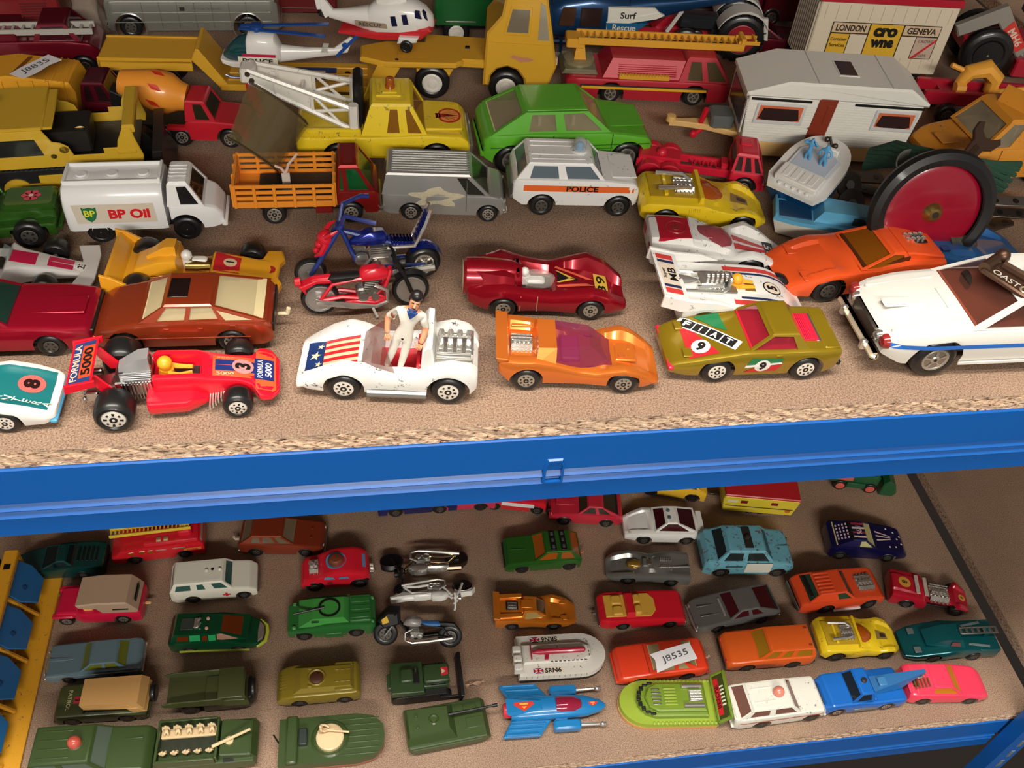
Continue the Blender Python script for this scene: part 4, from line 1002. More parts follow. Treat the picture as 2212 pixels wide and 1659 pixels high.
# silver van
SV = metallic((168, 168, 164), .3)
t = car('panel_van', 'silver toy van with ribbed roof and torn side label', ((888, 477), (1053, 481)), ZU, SV,
    C=[(-40, 17), (-38, 19), (16, 19), (24, 19), (31, 17), (33, 12)], W=[(-40, 15.4), (-36, 16.4), (28, 16.4), (33, 15)],
    wh=(-23, 23, (6.0, 5.9), 5.2, 16.2), zb=[(-40, 6.4), (-36, 4.6), (30, 4.6), (33, 6)], rr=1.6, hub='slot', arch=1.2,
    cab=dict(x=(-40, -37.5, 12, 24), z=(18.4, 31.6), w=(16.2, 13.8), side=(((.78, .80), (.98, .96)),), glass_m=glass((46, 48, 40), .85), inter=DARK, fr=1.4, rr=2.0, rear=False, seat=False))
H = t.hull_
for k in range(9): t.box('roof_rib', (-11.5, -10.4 + 2.6 * k, 31.9), (46, 1.0, .9), SV, .3)
b = MB(); pts = []
for k in range(26):
    a = 2 * math.pi * k / 26; r = 1 + .28 * math.sin(5 * a) + random.uniform(-.12, .12); pts.append((-8 + 14 * r * math.cos(a), 0, 17.4 + 5.4 * r * math.sin(a)))
cabw = lambda q: Vector((q[0], t.near * ((16.2 - max(0, q[2] - 18.4) * .182) + .25 if q[2] > 17 else 16.6), q[2]))
t.decal('torn_label', pts, paint((198, 188, 160), 0, .8, 0, bump=.6), cabw)
t.box('front_bumper', (33.4, 0, 7.6), (2.4, 31, 2.2), CHROME, .5); t.box('grille', (33, 0, 12.4), (.8, 22, 4.4), BLACK, .2)
lights(t, 33, 12, 13, 2, CHROME)
t.prism('door_line', [(9.5, 8), (9.9, 8), (9.9, 28), (9.5, 28)], t.near * 14, t.near * 16.5, paint((110, 110, 106), .4, .5, 0))

# stake truck with orange bed
RC = metallic((150, 26, 24), .28); OB2 = paint((236, 146, 44), 0, .42, .2)
t = car('stake_truck', 'red toy truck with orange slatted bed and green windows', ((596, 486), (760, 482)), ZU, RC,
    C=[(13, 18), (14, 20), (33, 20), (35.4, 17)], W=[(13, 14.4), (33, 14.4), (35.4, 13.4)], wh=(-20, 20, (6.4, 6.4), 5.4, 14.8), zb=[(13, 6), (34, 6), (35.4, 7)], rr=1.6, hub='slot', arch=1.2, cat='toy truck',
    cab=dict(x=(13.4, 14.6, 25, 33), z=(19.4, 34), w=(14, 11.6), side=((.02, .22), (.26, .92)), glass_m=glass((18, 92, 44), .72), inter=paint((20, 60, 30), 0, .5, 0), fr=1.3, rr=2))
t.box('flatbed', (-11.5, 0, 10.4), (52, 22, 1.9), RC, .6); t.box('fuel_tank', (6, t.near * 11.5, 8), (9, 4, 4.6), RC, .5)
def stakes(yc, x0, x1, along):
    b = MB()
    n = 10
    for k, z in enumerate((13.4, 17.4, 20.9, 24.4)):
        h = 3.4 if k == 0 else 1.9
        if along == 'x': b.box(((x0 + x1) / 2, yc, z), (x1 - x0, 1.4, h), .3)
        else: b.box((yc, (x0 + x1) / 2, z), (1.4, x1 - x0, h), .3)
    m = max(3, int((x1 - x0) / 9))
    for k in range(m + 1):
        xx = x0 + .8 + (x1 - x0 - 1.6) * k / m
        if along == 'x': b.box((xx, yc * 1.015, 18.6), (1.7, 1.9, 13.8), .3)
        else: b.box((yc * 1.015, xx, 18.6), (1.9, 1.7, 13.8), .3)
    return b
t.part('side_rack', stakes(-15.2, -39.5, 12.4, 'x'), OB2); t.part('side_rack', stakes(15.2, -39.5, 12.4, 'x'), OB2)
t.part('tail_rack', stakes(-39.1, -15, 15, 'y'), OB2); t.part('head_rack', stakes(12.0, -15, 15, 'y'), OB2)
t.box('bed_floor', (-13.5, 0, 12.8), (51, 30, 1), OB2)
t.box('front_bumper', (36, 0, 8), (2, 28, 2.4), STEEL, .5)

# oil tanker
TW_ = paint((236, 236, 234), 0, .3, .5)
t = Toy('tanker_lorry', 'white toy tanker lorry with green shield and red oil company lettering', 'toy truck')
t.fit((225, 526), (410, 519), -21.5, 21.5, 14.5, ZU)
t.wheels((-21.5, 21.5), 11.8, 7.0, 5.4, 'plain')
sec = lambda x, k=1.0: [(x, y * k, 8 + (z - 8) * (k if z > 8 else 1)) for y, z in ((-14.2, 8), (-15, 13), (-15, 24), (-14, 28), (-11.5, 31.4), (-9.4, 32.6), (9.4, 32.6), (11.5, 31.4), (14, 28), (15, 24), (15, 13), (14.2, 8))]
b = MB().rings([sec(-36.5, .9), sec(-35.6, .97), sec(-34, 1), sec(10, 1), sec(12.5, .96)]); t.part('tank', b, TW_)
for sg in (-1, 1): t.prism('catwalk_rail', [(-35, 32), (12, 32), (12, 34.4), (-35, 34.4)], sg * 7.6, sg * 8.8, TW_, .3)
t.box('catwalk_end', (11.6, 0, 33.5), (1.4, 17, 3.2), TW_); t.box('catwalk_end', (-34.4, 0, 33.2), (1.4, 17, 2.6), TW_)
for x in (-27, -12, 3): t.lathe('hatch', [(.1, 1), (2.6, 1), (2.9, .2), (3.8, .2), (4.0, 0)], TW_, (x, 0, 32.6), 'z', 16)
t.hull(TW_, C=[(14, 21), (30, 21), (37, 18.6), (40.5, 13)], W=[(14, 13.4), (32, 13.4), (37.5, 12), (40.5, 10.5)], zb=[(14, 6.5), (36, 6.5), (40.5, 7.5)], arches=[(21.5, 8.6, 7)], rr=2.4, name='cab_body')
t.cabin(TW_, (13.6, 15, 25.5, 32), (20.4, 33.6), (13.0, 10.4), side=(((.32, .3), (.94, .92)),), glass_m=glass((26, 30, 36), .85), rr=2.6, fr=1.4)
for k in range(4): t.box('roof_rib', (20.2, -4.8 + 3.2 * k, 33.8), (9, 1, .5), TW_)
t.box('front_bumper', (40.6, 0, 8.4), (3, 25, 3.6), TW_, .8); t.box('chassis', (0, 0, 7.2), (66, 16, 3), BLACK, .4)
yn = t.near; T1 = lambda q: Vector((q[0], yn * (15.12), q[2])); T2 = lambda q: Vector((q[0], yn * (15.22), q[2])); T3 = lambda q: Vector((q[0], yn * (15.32), q[2]))
t.decal_quad('side_label', [(-31, 0, 13.2), (8, 0, 13.2), (7.6, 0, 24.6), (-32, 0, 24.6)], paint((214, 202, 182), 0, .55, .1), 2, 2, T1)
GS = paint((16, 108, 62), 0, .4, .2)
t.decal('shield', [(x - 24, 0, z + 19) for x, z in ((-3.6, 4.2), (-2.2, 3.4), (0, 4.0), (2.2, 3.4), (3.6, 4.2), (3.4, 0), (2.4, -3), (0, -5), (-2.4, -3), (-3.4, 0))], GS, T2)
t.text('BP', (-24, 0, 19.4), (1, 0, 0), (0, 0, 1), 3.8, paint((226, 220, 60), 0, .4, 0), .03, 5.4, T3)
t.text('BP Oil', (-5, 0, 18.6), (1, 0, 0), (0, 0, 1), 5.8, paint((214, 30, 36), 0, .4, .1), .045, 20, T2)

# green beach jeep with flower
GJ = metallic((58, 108, 36), .26)
t = car('beach_jeep', 'green toy jeep with pink flower on its bonnet', ((-92, 549), (73, 539)), ZU, GJ,
    C=[(-34, 14), (-4, 12), (6, 19), (33, 18.4)], S=[(-34, 13), (-20, 14.5), (-6, 12), (10, 13), (30, 14.5), (34, 13)], W=[(-34, 16), (34, 16)], wh=(-19, 19, 8.2, 7, 19), zb=6, rr=1.4, fw=6.2, slope=.6, soft=.6, hub='dark')
t.box('bonnet', (20, 0, 19.5), (27, 19.5, 4.6), GJ, 1.6)
PK = paint((214, 74, 96), 0, .4, .2); up = lambda q: Vector((q[0], q[1], 21.95))
for k in range(6):
    a = math.pi * k / 3; disc(t, (21 + 3.1 * math.cos(a), 3.1 * math.sin(a)), 2.0, PK, up, 'petal', 10)
disc(t, (21, 0), 1.3, paint((236, 206, 196), 0, .4, 0), lambda q: Vector((q[0], q[1], 22.02)), 'flower_centre', 10)
t.tube('windscreen_frame', [(4, -11, 16), (0, -10.5, 28), (0, 10.5, 28), (4, 11, 16)], .9, GJ, 7)
t.box('seat', (-8, 0, 14), (10, 22, 4), paint((160, 40, 40), 0, .5, 0), .8)
t.box('front_bumper', (34.6, 0, 10), (2, 28, 3), GJ, .5)

# white formula car 23
t = Toy('grand_prix_car', 'white toy grand prix car with pink stickers and number 23', 'toy car')
t.fit((-128, 662), (101, 655), -24, 24, 19, ZU)
t.wheels((-24, 24), (13.4, 14.6), (7.6, 6.2), (11, 8), 'plain')
WF = paint((214, 210, 206), 0, .34, .3)
t.hull(WF, C=[(-30, 16), (-6, 17), (-5.6, 10), (5, 10), (5.4, 15.5), (24, 11), (36, 7.4), (44, 5.4)], W=[(-30, 8), (-12, 14), (4, 13.5), (12, 8), (26, 5.6), (44, 5)], zb=4, rr=1.6, soft=.6)
H = t.hull_; l1, l2 = H.lay(.15), H.lay(.25)
t.prism('front_wing', [(34, -18), (44, -18), (46, -10), (46, 10), (44, 18), (34, 18), (38, 6), (38, -6)], 5.4, 6.6, WF, .2, 'xy')
for sg in (-1, 1): t.box('front_axle', (24, sg * 8, 6.2), (2, 8, 1.6), WF)
PKI = paint((198, 24, 74), 0, .4, .2)
t.decal_quad('nose_sticker', fl(7.5, 19, -4.4, 4.4), PKI, 5, 3, l1); t.decal_quad('nose_sticker', fl(24, 35, -3.6, 3.6), PKI, 5, 3, l1)
disc(t, (38.5, 0), 3.6, WHT_INK, l1); t.text('23', (38.5, 0, 0), (.1, 1, 0), (-1, .1, 0), 3.2, BLK_INK, .03, None, l2)
t.text('Embassy', (-4, 0, 9.5), (1, 0, 0), (0, 0, 1), 2.6, PKI, .01, 12, H.flank(t.near, .15))
t.box('cockpit', (0, 0, 10.6), (9, 9, .8), DARK); t.part('screen', MB().add([(8, -5, 15.4), (8, 5, 15.4), (5, 4.4, 19), (5, -4.4, 19)], [(0, 1, 2, 3)]), glass((140, 160, 160), .5), None, 0)

# yellow formula car with wing
YF = paint((236, 166, 36), 0, .34, .4)
t = Toy('winged_racer', 'yellow toy grand prix car with wide rear wing and gold engine', 'toy car')
t.fit((300, 668), (534, 668), -24, 24, 18, ZU)
t.wheels((-24, 24), (13.4, 14.6), (7.2, 6.0), (10, 8), 'plain')
t.hull(YF, C=[(-26, 14), (-14, 19), (-6, 20), (-5.6, 11), (7, 11), (7.4, 14), (22, 11.5), (36, 8)], W=[(-26, 7), (-8, 8.5), (12, 8), (26, 7), (36, 8)], zb=4, rr=1.8, soft=.6)
H = t.hull_; l1, l2 = H.lay(.15), H.lay(.25)
t.prism('nose', [(24, -7), (29, -9), (31, -15), (38, -15), (39.5, -9), (37.5, -5), (37.5, 5), (39.5, 9), (38, 15), (31, 15), (29, 9), (24, 7)], 4.6, 8.6, YF, .8, 'xy')
t.decal_quad('side_flash', fl(9, 20.5, -6.6, 6.6), RED_INK, 6, 4, l1)
disc(t, (16, 0), 3.0, paint((226, 200, 160), 0, .4, 0), l2); t.text('1', (16, 0, 0), (0, 1, 0), (-1, 0, 0), 3.6, BLK_INK, .04, None, H.lay(.34))
disc(t, (33.5, 0, 0), 2.6, paint((178, 40, 36), 0, .4, .1), lambda q: Vector((q[0], q[1], 8.8)), n=14)
t.part('cockpit_rim', MB().lathe([(.1, 9), (4.2, 6), (5.2, 0), (5, -5)], (1.5, 0, 12), 'x', 14, 1.0, .6), paint((190, 160, 90), 1, .22, 0))
b = MB(); b.ball((-3, 0, 17), 2.6, 10); b.tube([(-3, 0, 11), (-2.6, 0, 15)], 2.8, 8); b.box((2.5, 0, 14.6), (7, 3.4, 1.6), .6); t.part('driver', b, WHITE)
t.part('air_box', MB().rings([[(-20, -3, 16), (-20, 3, 16), (-20, 2, 18), (-20, -2, 18)], [(-11, -4.4, 17), (-11, 4.4, 17), (-11, 3.4, 24), (-11, -3.4, 24)], [(-6.5, -4, 18), (-6.5, 4, 18), (-6.5, 3, 24), (-6.5, -3, 24)]]), YF)
GOLD = paint((206, 170, 110), 1, .2, 0)
for sg in (-1, 1):
    b = MB(); b.box((-13.5, sg * 11, 9), (9, 6, 5), .5)
    for k in range(5): b.box((-13.5, sg * (9 + k * 1.1), 11.8), (9.4, .6, .8), .1)
    for k in range(4): b.tube([(-17 + k * 2.4, sg * 13.6, 9), (-17 + k * 2.4, sg * 15.4, 7)], .9, 6)
    t.part('engine', b, GOLD)
t.prism('rear_wing', [(-36, 11), (-36, 17.5), (-34.6, 17.6), (-30, 11.6), (-24, 10.8), (-24, 9.6), (-34, 10.2)], -17, 17, YF, .4)
for sg in (-1, 1): t.prism('wing_end', [(-38, 10), (-37.4, 19), (-33, 17.6), (-25, 12.4), (-23, 9)], sg * 16.2, sg * 17.8, YF, .3)
# ================================================================== toy man standing in the white open car
def figure(name, label, joints, radii, edges, mats, assign, cat='toy figure', root=0, sub=2):
    me = bpy.data.meshes.new(name + '_cage'); me.from_pydata(joints, edges, []); me.update()
    o = bpy.data.objects.new(name + '_cage', me); COL.objects.link(o)
    sk = o.modifiers.new('skin', 'SKIN'); sk.use_smooth_shade = True; ss = o.modifiers.new('sub', 'SUBSURF'); ss.levels = sub; ss.render_levels = sub
    for i, v in enumerate(me.skin_vertices[0].data): v.radius = radii[i] if isinstance(radii[i], tuple) else (radii[i], radii[i]); v.use_root = (i == root)
    dg = bpy.context.evaluated_depsgraph_get(); dg.update()
    m2 = bpy.data.meshes.new_from_object(o.evaluated_get(dg)); m2.name = name
    bpy.data.objects.remove(o)
    m2.materials.clear()
    for m in mats: m2.materials.append(m)
    for p in m2.polygons: p.material_index = assign(p.center); p.use_smooth = True
    r = bpy.data.objects.new(name, m2); COL.objects.link(r)
    if label: tag(r, label, cat)
    return r
SKIN = paint((222, 150, 110), 0, .5, .1); SUIT = paint((224, 218, 204), 0, .5, .1); SHOE = paint((104, 78, 56), 0, .5, .1); HAIR = paint((26, 20, 20), 0, .4, .2)
J = [(0, 0, 18), (0, 0, 22.5), (0, 0, 27), (0, 0, 29.6), (0.3, 0, 31.4), (0.3, 0, 34.6), (0, 4.2, 27), (-.6, 6.6, 22.4), (1.6, 6.4, 18.6), (2.4, 6.0, 17.2),
     (0, -4.2, 27), (-1.4, -7.0, 22.6), (0.6, -6.2, 18.4), (1.6, -5.4, 17.2), (.4, 1.9, 16.4), (1.0, 2.2, 9), (0.6, 2.4, 2.6), (2.4, 2.6, 1.0), (0, -1.9, 16.4), (.4, -2.0, 9), (-.4, -2.2, 2.6), (1.4, -2.4, 1.0)]
Rr = [(2.6, 2.1), (2.5, 2.0), (3.2, 2.2), 1.3, (1.9, 2.1), (1.7, 1.9), 1.9, 1.3, 1.0, .9, 1.9, 1.3, 1.0, .9, 1.9, 1.5, 1.1, 1.0, 1.9, 1.5, 1.1, 1.0]
Eg = [(0, 1), (1, 2), (2, 3), (3, 4), (4, 5), (2, 6), (6, 7), (7, 8), (8, 9), (2, 10), (10, 11), (11, 12), (12, 13), (0, 14), (14, 15), (15, 16), (16, 17), (0, 18), (18, 19), (19, 20), (20, 21)]
def suit_assign(c):
    if c.z > 29.2: return 1
    if abs(c.y) > 4.4 and c.z < 23.4: return 1
    if c.z < 2.4: return 2
    return 0
man = figure('toy_man', 'white-suited toy man with blue neckerchief standing in the open white car', J, Rr, Eg, [SUIT, SKIN, SHOE], suit_assign)
p = at(846, 800, 0.0105)
man.location = (p.x, p.y, 0.0105); man.scale = (.00122,) * 3; man.rotation_euler = (-.26, -.06, -1.72)
b = MB(); b.ball((-.5, 0, 34.6), 2.25, 14, 1.0); b.box((-1.3, 0, 32.6), (1.8, 4.4, 3.4), .8); obj('hair', b, HAIR, man)
b = MB(); b.prism([(-1.9, 29.6), (1.9, 29.6), (1.2, 28.2), (0, 26.4), (-1.2, 28.2)], 1.9, 2.6, .15, 'yz'); b.lathe([(1.7, 28.8), (2.0, 29.4), (1.7, 30)], (0, 0, 0), 'z', 12); obj('neckerchief', b, paint((30, 66, 128), 0, .5, .1), man)
b = MB(); b.box((2.3, .8, 33.4), (.3, .9, .3), .05); b.box((2.3, -.8, 33.4), (.3, .9, .3), .05); b.box((2.2, 0, 31.0), (.3, 1.4, .25), .05); obj('eyes_and_mouth', b, HAIR, man)
b = MB(); b.prism([(2.1, 31.8), (2.9, 31.9), (2.1, 33.2)], -.35, .35, .05); obj('nose', b, SKIN, man)
b = MB()
for sg, (hx, hy, hz) in ((1, (2.4, 6.0, 17.2)), (-1, (1.6, -5.4, 17.2))):
    for k in range(4): b.tube([(hx + .2, hy - .75 + .5 * k, hz), (hx + 1.0, hy - .75 + .5 * k, hz - .9), (hx + 1.0, hy - .75 + .5 * k, hz - 1.8 - .2 * (k in (1, 2)))], [.32, .3, .24], 6)
    b.tube([(hx, hy - sg * .8, hz), (hx + .6, hy - sg * 1.5, hz - .8)], [.36, .28], 6)
obj('fingers', b, SKIN, man)
b = MB(); b.lathe([(.1, .3), (.7, .2), (.8, 0)], (1.9, 0, 17.2), 'x', 10); obj('peg_hole', b, BLACK, man)
b = MB(); b.tube([(0, 0, 29), (.3, 0, 31)], 1.4, 8); obj('neck', b, SKIN, man)

# ================================================================== motorbikes
def bike(name, label, px, z, col, seatc, wb=43, r=9.0, lean=0.0, y0=0.0, wide=4.2, hub='wire', engine_m=None, fork_m=None, tank=True, lay=None, tank_m=None, front_turn=0.0, cat='toy motorbike', group=None, pipe=True, seat=True):
    t = Toy(name, label, cat, group); h = wb / 2
    t.fit(px[0], px[1], -h, h, y0, z)
    t.o.rotation_euler[0] = lean * (-t.near)
    em = engine_m or STEEL; fm = fork_m or BLACK; n = t.near
    wheel(t.o, -h, 0, r, wide, hub, n, r); w = wheel(t.o, h, 0, r, wide * .85, hub, n, r)
    b = MB()
    for sg in (-1, 1):
        b.tube([(-h, sg * 2.8, r), (-h + 10, sg * 3, r + 1), (2, sg * 2.6, r - 2), (9, sg * 2, r + 4), (h - 9, sg * 1.4, r + 12)], 1.0, 7)
        b.tube([(-h, sg * 2.8, r), (-h + 6, sg * 2.8, r + 8), (2, sg * 2.2, r + 10)], .9, 7)
    b.tube([(-h - 6, 0, r + 5), (-h - 2, 0, r + 9.5), (-h + 4, 0, r + 9.6), (0, 0, r + 9)], [1.6, 2.2, 2.4, 2.2], 8)
    t.part('frame', b, col)
    if tank: t.part('tank', MB().rings([[(x, y * k, r + 8.5 + z_ * k) for y, z_ in ((-3.6, 0), (-4.2, 2.5), (-2.4, 5.4), (2.4, 5.4), (4.2, 2.5), (3.6, 0))] for x, k in ((-2.5, .6), (-1, .95), (5, 1), (9, .85), (11.5, .4))]), tank_m or col, None, 50)
    if seat: t.part('seat', MB().rings([[(x, y, r + 9 + z_) for y, z_ in ((-w_, 0), (-w_, 2 * k), (-w_ * .6, 3 * k), (w_ * .6, 3 * k), (w_, 2 * k), (w_, 0))] for x, w_, k in ((-17, 2.4, .6), (-15, 3.2, 1), (-6, 3.2, .9), (-2, 2.2, .8))]), seatc, None, 40)
    b = MB(); b.box((1, 0, r + 1), (11, 6, 6), .8)
    for k in range(6): b.box((2 + k * .2, 0, r + 3.6 + k * .9), (6.4, 6.2, .5), .1)
    for sg in (-1, 1):
        b.lathe([(.1, .6), (2.0, .4), (2.4, -.6)], (-1.5, sg * 3.2, r), 'y', 12); b.lathe([(.1, .6), (1.6, .4), (1.9, -.6)], (4, sg * 3.2, r - .4), 'y', 12)
    t.part('engine', b, em)
    if pipe:
        for sg in (-1, 1):
            t.tube('exhaust_pipe', [(4, sg * 3.4, r + 6), (9.5, sg * 4.2, r + 3), (9.5, sg * 4.4, r - 3), (4, sg * 4.6, r - 5), (-6, sg * 4.8, r - 3.4), (-h - 2, sg * 5.0, r + .6)], [.9, .9, .9, .9, 1.5, 1.3], CHROME, 8)
    b = MB()
    for sg in (-1, 1): b.tube([(h, sg * 3.0, r), (h - 3, sg * 3.0, r + 9), (h - 7.5, sg * 2.6, r + 17.5)], 1.0, 7)
    b.tube([(h - 7.5, -8.5, r + 18.4), (h - 7, -5, r + 18.6), (h - 6.5, 0, r + 17.5), (h - 7, 5, r + 18.6), (h - 7.5, 8.5, r + 18.4)], .8, 7)
    b.box((h - 6, 0, r + 14), (3, 6.5, 3), .5)
    t.part('fork', b, fm)
    t.part('front_mudguard', MB().rings([[(h + (r + 1.2) * math.cos(a) + s_ * 0, y, r + (r + 1.2 + dz) * math.sin(a)) for y, dz in ((-2.6, -.6), (0, .6), (2.6, -.6))] for a in [math.radians(40 + 12 * k) for k in range(9)] for s_ in (0,)], False, False, False), fm)
    t.lathe('headlight', [(.1, 2), (2.2, 1.4), (2.4, 0), (1.4, -2)], fm if fm is BLACK else em, (h - 3.6, 0, r + 14.5), 'x', 12)
    return t
# red bike
RB = paint((206, 24, 44), 0, .3, .4)
t = bike('road_motorbike', 'red toy motorbike with chrome twin exhaust and black fork', ((695, 676), (888, 656)), ZU, RB, BLACK, wb=42, r=8.8, lean=-.12)
t.prism('rear_mudguard', [(-27, 12), (-30, 16.5), (-22, 19.6), (-12, 19), (-12, 17.4), (-22, 17.8), (-27, 15)], -3, 3, RB, .4)
t.prism('belly_pan', [(-8, 3.4), (6, 3), (10, 7), (6, 9), (-10, 7)], -3.4, 3.4, RB, .5)
t.lathe('rear_lamp', [(.1, -3), (2, -2.6), (2.4, 0)], RB, (-29, 0, 18), 'x', 10)
t.tube('kick_stand', [(2, t.near * 4, 4), (4, t.near * 9, .4)], .7, glass((210, 205, 195), .7), 6)
# blue chopper
BB = paint((32, 54, 128), 0, .3, .5); BBM = metallic((24, 44, 140), .25)
t = Toy('chopper_motorbike', 'blue toy chopper with tall handlebars and red horned headlamp', 'toy motorbike')
t.fit((914, 592), (674, 616), -29, 29, 0, ZU)
n = t.near; t.o.rotation_euler[0] = .10
wheel(t.o, -29, 0, 9.0, 8.5, 'spoke', n, 9.0); wheel(t.o, 29, 0, 8.2, 4, 'wire', n, 8.2)
b = MB()
for sg in (-1, 1): b.tube([(29, sg * 3.2, 8.2), (20, sg * 3.2, 22), (11, sg * 2.6, 36)], 1.2, 7)
b.box((13, 0, 33), (3, 7, 3), .5)
for sg in (-1, 1): b.tube([(12, sg * 2.4, 35), (10, sg * 6, 42), (0, sg * 13, 42), (-4, sg * 13.6, 41)], [1.1, 1.1, 1.1, 1.3], 7)
t.part('fork_and_handlebar', b, BB)
b = MB()
for sg in (-1, 1):
    b.tube([(12, sg * 1.8, 32), (6, sg * 3, 14), (-8, sg * 3.4, 10), (-29, sg * 4.8, 9)], 1.1, 7); b.tube([(13, 0, 31), (-2, sg * 1.6, 26), (-20, sg * 3.4, 20)], 1.2, 7)
t.part('frame', b, BB)
t.part('tank', MB().rings([[(x, y * k, 23 + z_ * k) for y, z_ in ((-4, 0), (-5, 3), (-3, 6.4), (3, 6.4), (5, 3), (4, 0))] for x, k in ((-11, .5), (-9, .9), (-2, 1), (4, .8), (8, .35))]), BBM, None, 50)
b = MB()
for k in range(7): b.box((-13 - k * 1.7, 0, 22.6 - .2 * k), (1.5, 8.6, 3), .6)
for k in range(6): b.box((-26 - k * 1.0, 0, 23 + k * 2.6), (2.4, 8.2, 2.2), .6)
t.part('seat', b, BBM)
for sg in (-1, 1): t.tube('seat_rail', [(-10, sg * 4.6, 21), (-24, sg * 4.8, 21), (-30, sg * 4.6, 32), (-33, sg * 3.8, 40)], 1.1, CHROME, 8)
t.part('rear_mudguard', MB().rings([[(-29 + 10.6 * math.cos(a), y, 9 + (10.6 + dz) * math.sin(a)) for y, dz in ((-4.6, -.8), (0, .8), (4.6, -.8))] for a in [math.radians(50 + 13 * k) for k in range(9)]], False, False, False), BBM)
b = MB(); b.box((-8, 0, 13), (14, 8, 9), 1)
for k in range(6): b.box((-6, 0, 15 + k * 1.2), (9, 9, .6), .1)
for sg in (-1, 1): b.lathe([(.1, 1), (2.6, .6), (3, -.8)], (-4, sg * 4.4, 12), 'y', 12); b.lathe([(.1, 1.4), (3.4, 1), (3.8, -.8)], (3, sg * 3.6, 15), 'y', 14)
t.part('engine', b, CHROME)
for sg in (-1, 1):
    t.tube('exhaust_pipe', [(-2, sg * 4.6, 16), (3, sg * 5.4, 10), (-8, sg * 6, 6.6), (-34, sg * 6.4, 8)], [.9, 1, 1.3, 2.0], CHROME, 8)
b = MB(); b.ball((20, 0, 27), 4.4, 12, 1.05); b.ball((23, 0, 24), 2.6, 10); b.ball((25, 0, 20.6), 1.8, 8)
for sg in (-1, 1): b.tube([(20, sg * 3, 29), (17, sg * 5.4, 32), (14, sg * 5, 33.5)], [1.6, 1.1, .5], 7); b.tube([(20, sg * 3.6, 26), (23, sg * 4.6, 21), (26, sg * 3, 19)], [1.8, 1.4, .6], 7)
t.part('headlamp_ornament', b, RB)

# ================================================================== green hatchback
GH = paint((92, 172, 44), 0, .34, .4)
t = car('green_hatchback', 'bright green toy hatchback with opening door and cream seats', ((1102, 378), (1348, 369)), ZU, GH,
    C=[(-50.7, 22), (-47, 26), (-20, 26.4), (20, 25.8), (34, 24), (46, 21.6), (49.6, 17)], W=[(-50.7, 18.5), (-42, 20.6), (40, 20.6), (47, 19.6), (49.6, 18)],
    wh=(-34.5, 34.5, 9.2, 7, 20.3), zb=[(-50.7, 11), (-44, 7), (44, 7), (49.6, 10)], rr=2.2, hub='spoke', arch=1.15,
    cab=dict(x=(-46.5, -27, 9, 23), z=(25.6, 38.4), w=(19.2, 15.4), side=(((.28, .06), (.56, .5)), ((.6, .54), (.96, .94))), glass_m=glass((150, 138, 110), .6), inter=paint((206, 192, 150), 0, .6, 0), fr=2.0, rr=1.8))
n = t.near
t.box('door_line', (8, n * 20.55, 16), (34, .3, .5), paint((46, 98, 24), 0, .5, 0)); t.box('door_handle', (-8, n * 20.6, 20.6), (5, .6, 1.2), GH, .2)
for x in (-11, 24): t.box('door_seam', (x, n * 20.4, 17), (.45, .6, 16), paint((30, 66, 18), 0, .5, 0))
t.box('waist_crease', (0, n * 20.6, 18.2), (94, .4, .5), paint((46, 98, 24), 0, .5, 0))
t.lathe('fuel_cap', [(.1, .3), (1.8, .3), (2, 0)], GH, (-30, n * 20.3, 22), 'y', 12)
t.box('front_bumper', (50, 0, 12), (2.6, 36, 4), GH, .8); t.box('rear_bumper', (-51, 0, 13), (2.6, 36, 4), GH, .8); t.box('bonnet_crease', (34, 0, 25), (22, 24, .6), GH, .3)
t.box('roof_gutter', (-9, n * 15.2, 37.4), (36, .6, .6), paint((52, 108, 28), 0, .5, 0))

# ================================================================== tow truck
TY = paint((236, 204, 40), 0, .3, .45, wear=.03)
t = car('tow_truck', 'yellow toy breakdown truck with white crane boom and red shell badge', ((736, 366), (943, 366)), ZU, TY,
    C=[(-55, 20), (-53, 22), (-13, 22), (24, 23.6), (44, 22.6), (49, 19), (50, 14)], W=[(-55, 21), (-50, 22.4), (40, 22.4), (50, 20.6)],
    wh=(-29.5, 29.5, (8.6, 8.6), 7.4, 22.2), zb=[(-55, 10), (-48, 7.6), (44, 7.6), (50, 10)], rr=2.0, hub='spoke', arch=1.2, cat='toy truck',
    cab=dict(x=(-16, -10, 15, 24), z=(22.6, 41.5), w=(20.8, 16.6), side=(((.34, .40), (.62, .70)), ((.67, .74), (.97, .96))), glass_m=glass((176, 116, 36), .55), inter=paint((120, 78, 30), 0, .5, 0), fr=2.2, rr=2.6))
n = t.near; H = t.hull_
for sg in (-1, 1):
    for x in (-29.5, 29.5): t.part('wheel_arch_lip', MB().hoop([(10.3, -.5), (12.0, .1), (10.9, 1.0)], (x, sg * 21.9, 8.6), 'y', 28), TY)
t.box('bed_side', (-35, n * 19.5, 24), (38, 4, 5), TY, 1); t.box('bed_side', (-35, -n * 19.5, 24), (38, 4, 5), TY, 1)
b = MB()
for k in range(10): b.box((-46 + k * 1.5, n * 21.7, 23), (.8, .9, 4.2), .1)
t.part('louvres', b, TY)
t.box('bonnet', (34, 0, 23.8), (23, 31, 1.6), TY, .6)
SHL = paint((196, 42, 40), 0, .4, .2); SHY = paint((230, 160, 70), 0, .4, .2)
def shell(c, r, mat, z):
    pts = [(c[0] + r * .9 * math.cos(a), c[1] + r * math.sin(a) * 1.05, z) for a in [math.radians(-140 + 280 * k / 14) for k in range(15)]]
    t.decal('shell_badge', pts + [(c[0] - r * 1.0, c[1] - r * .35, z), (c[0] - r * 1.0, c[1] + r * .35, z)], mat)
shell((38, 0), 8.4, SHL, 24.72); shell((38, 0), 6.8, SHY, 24.8)
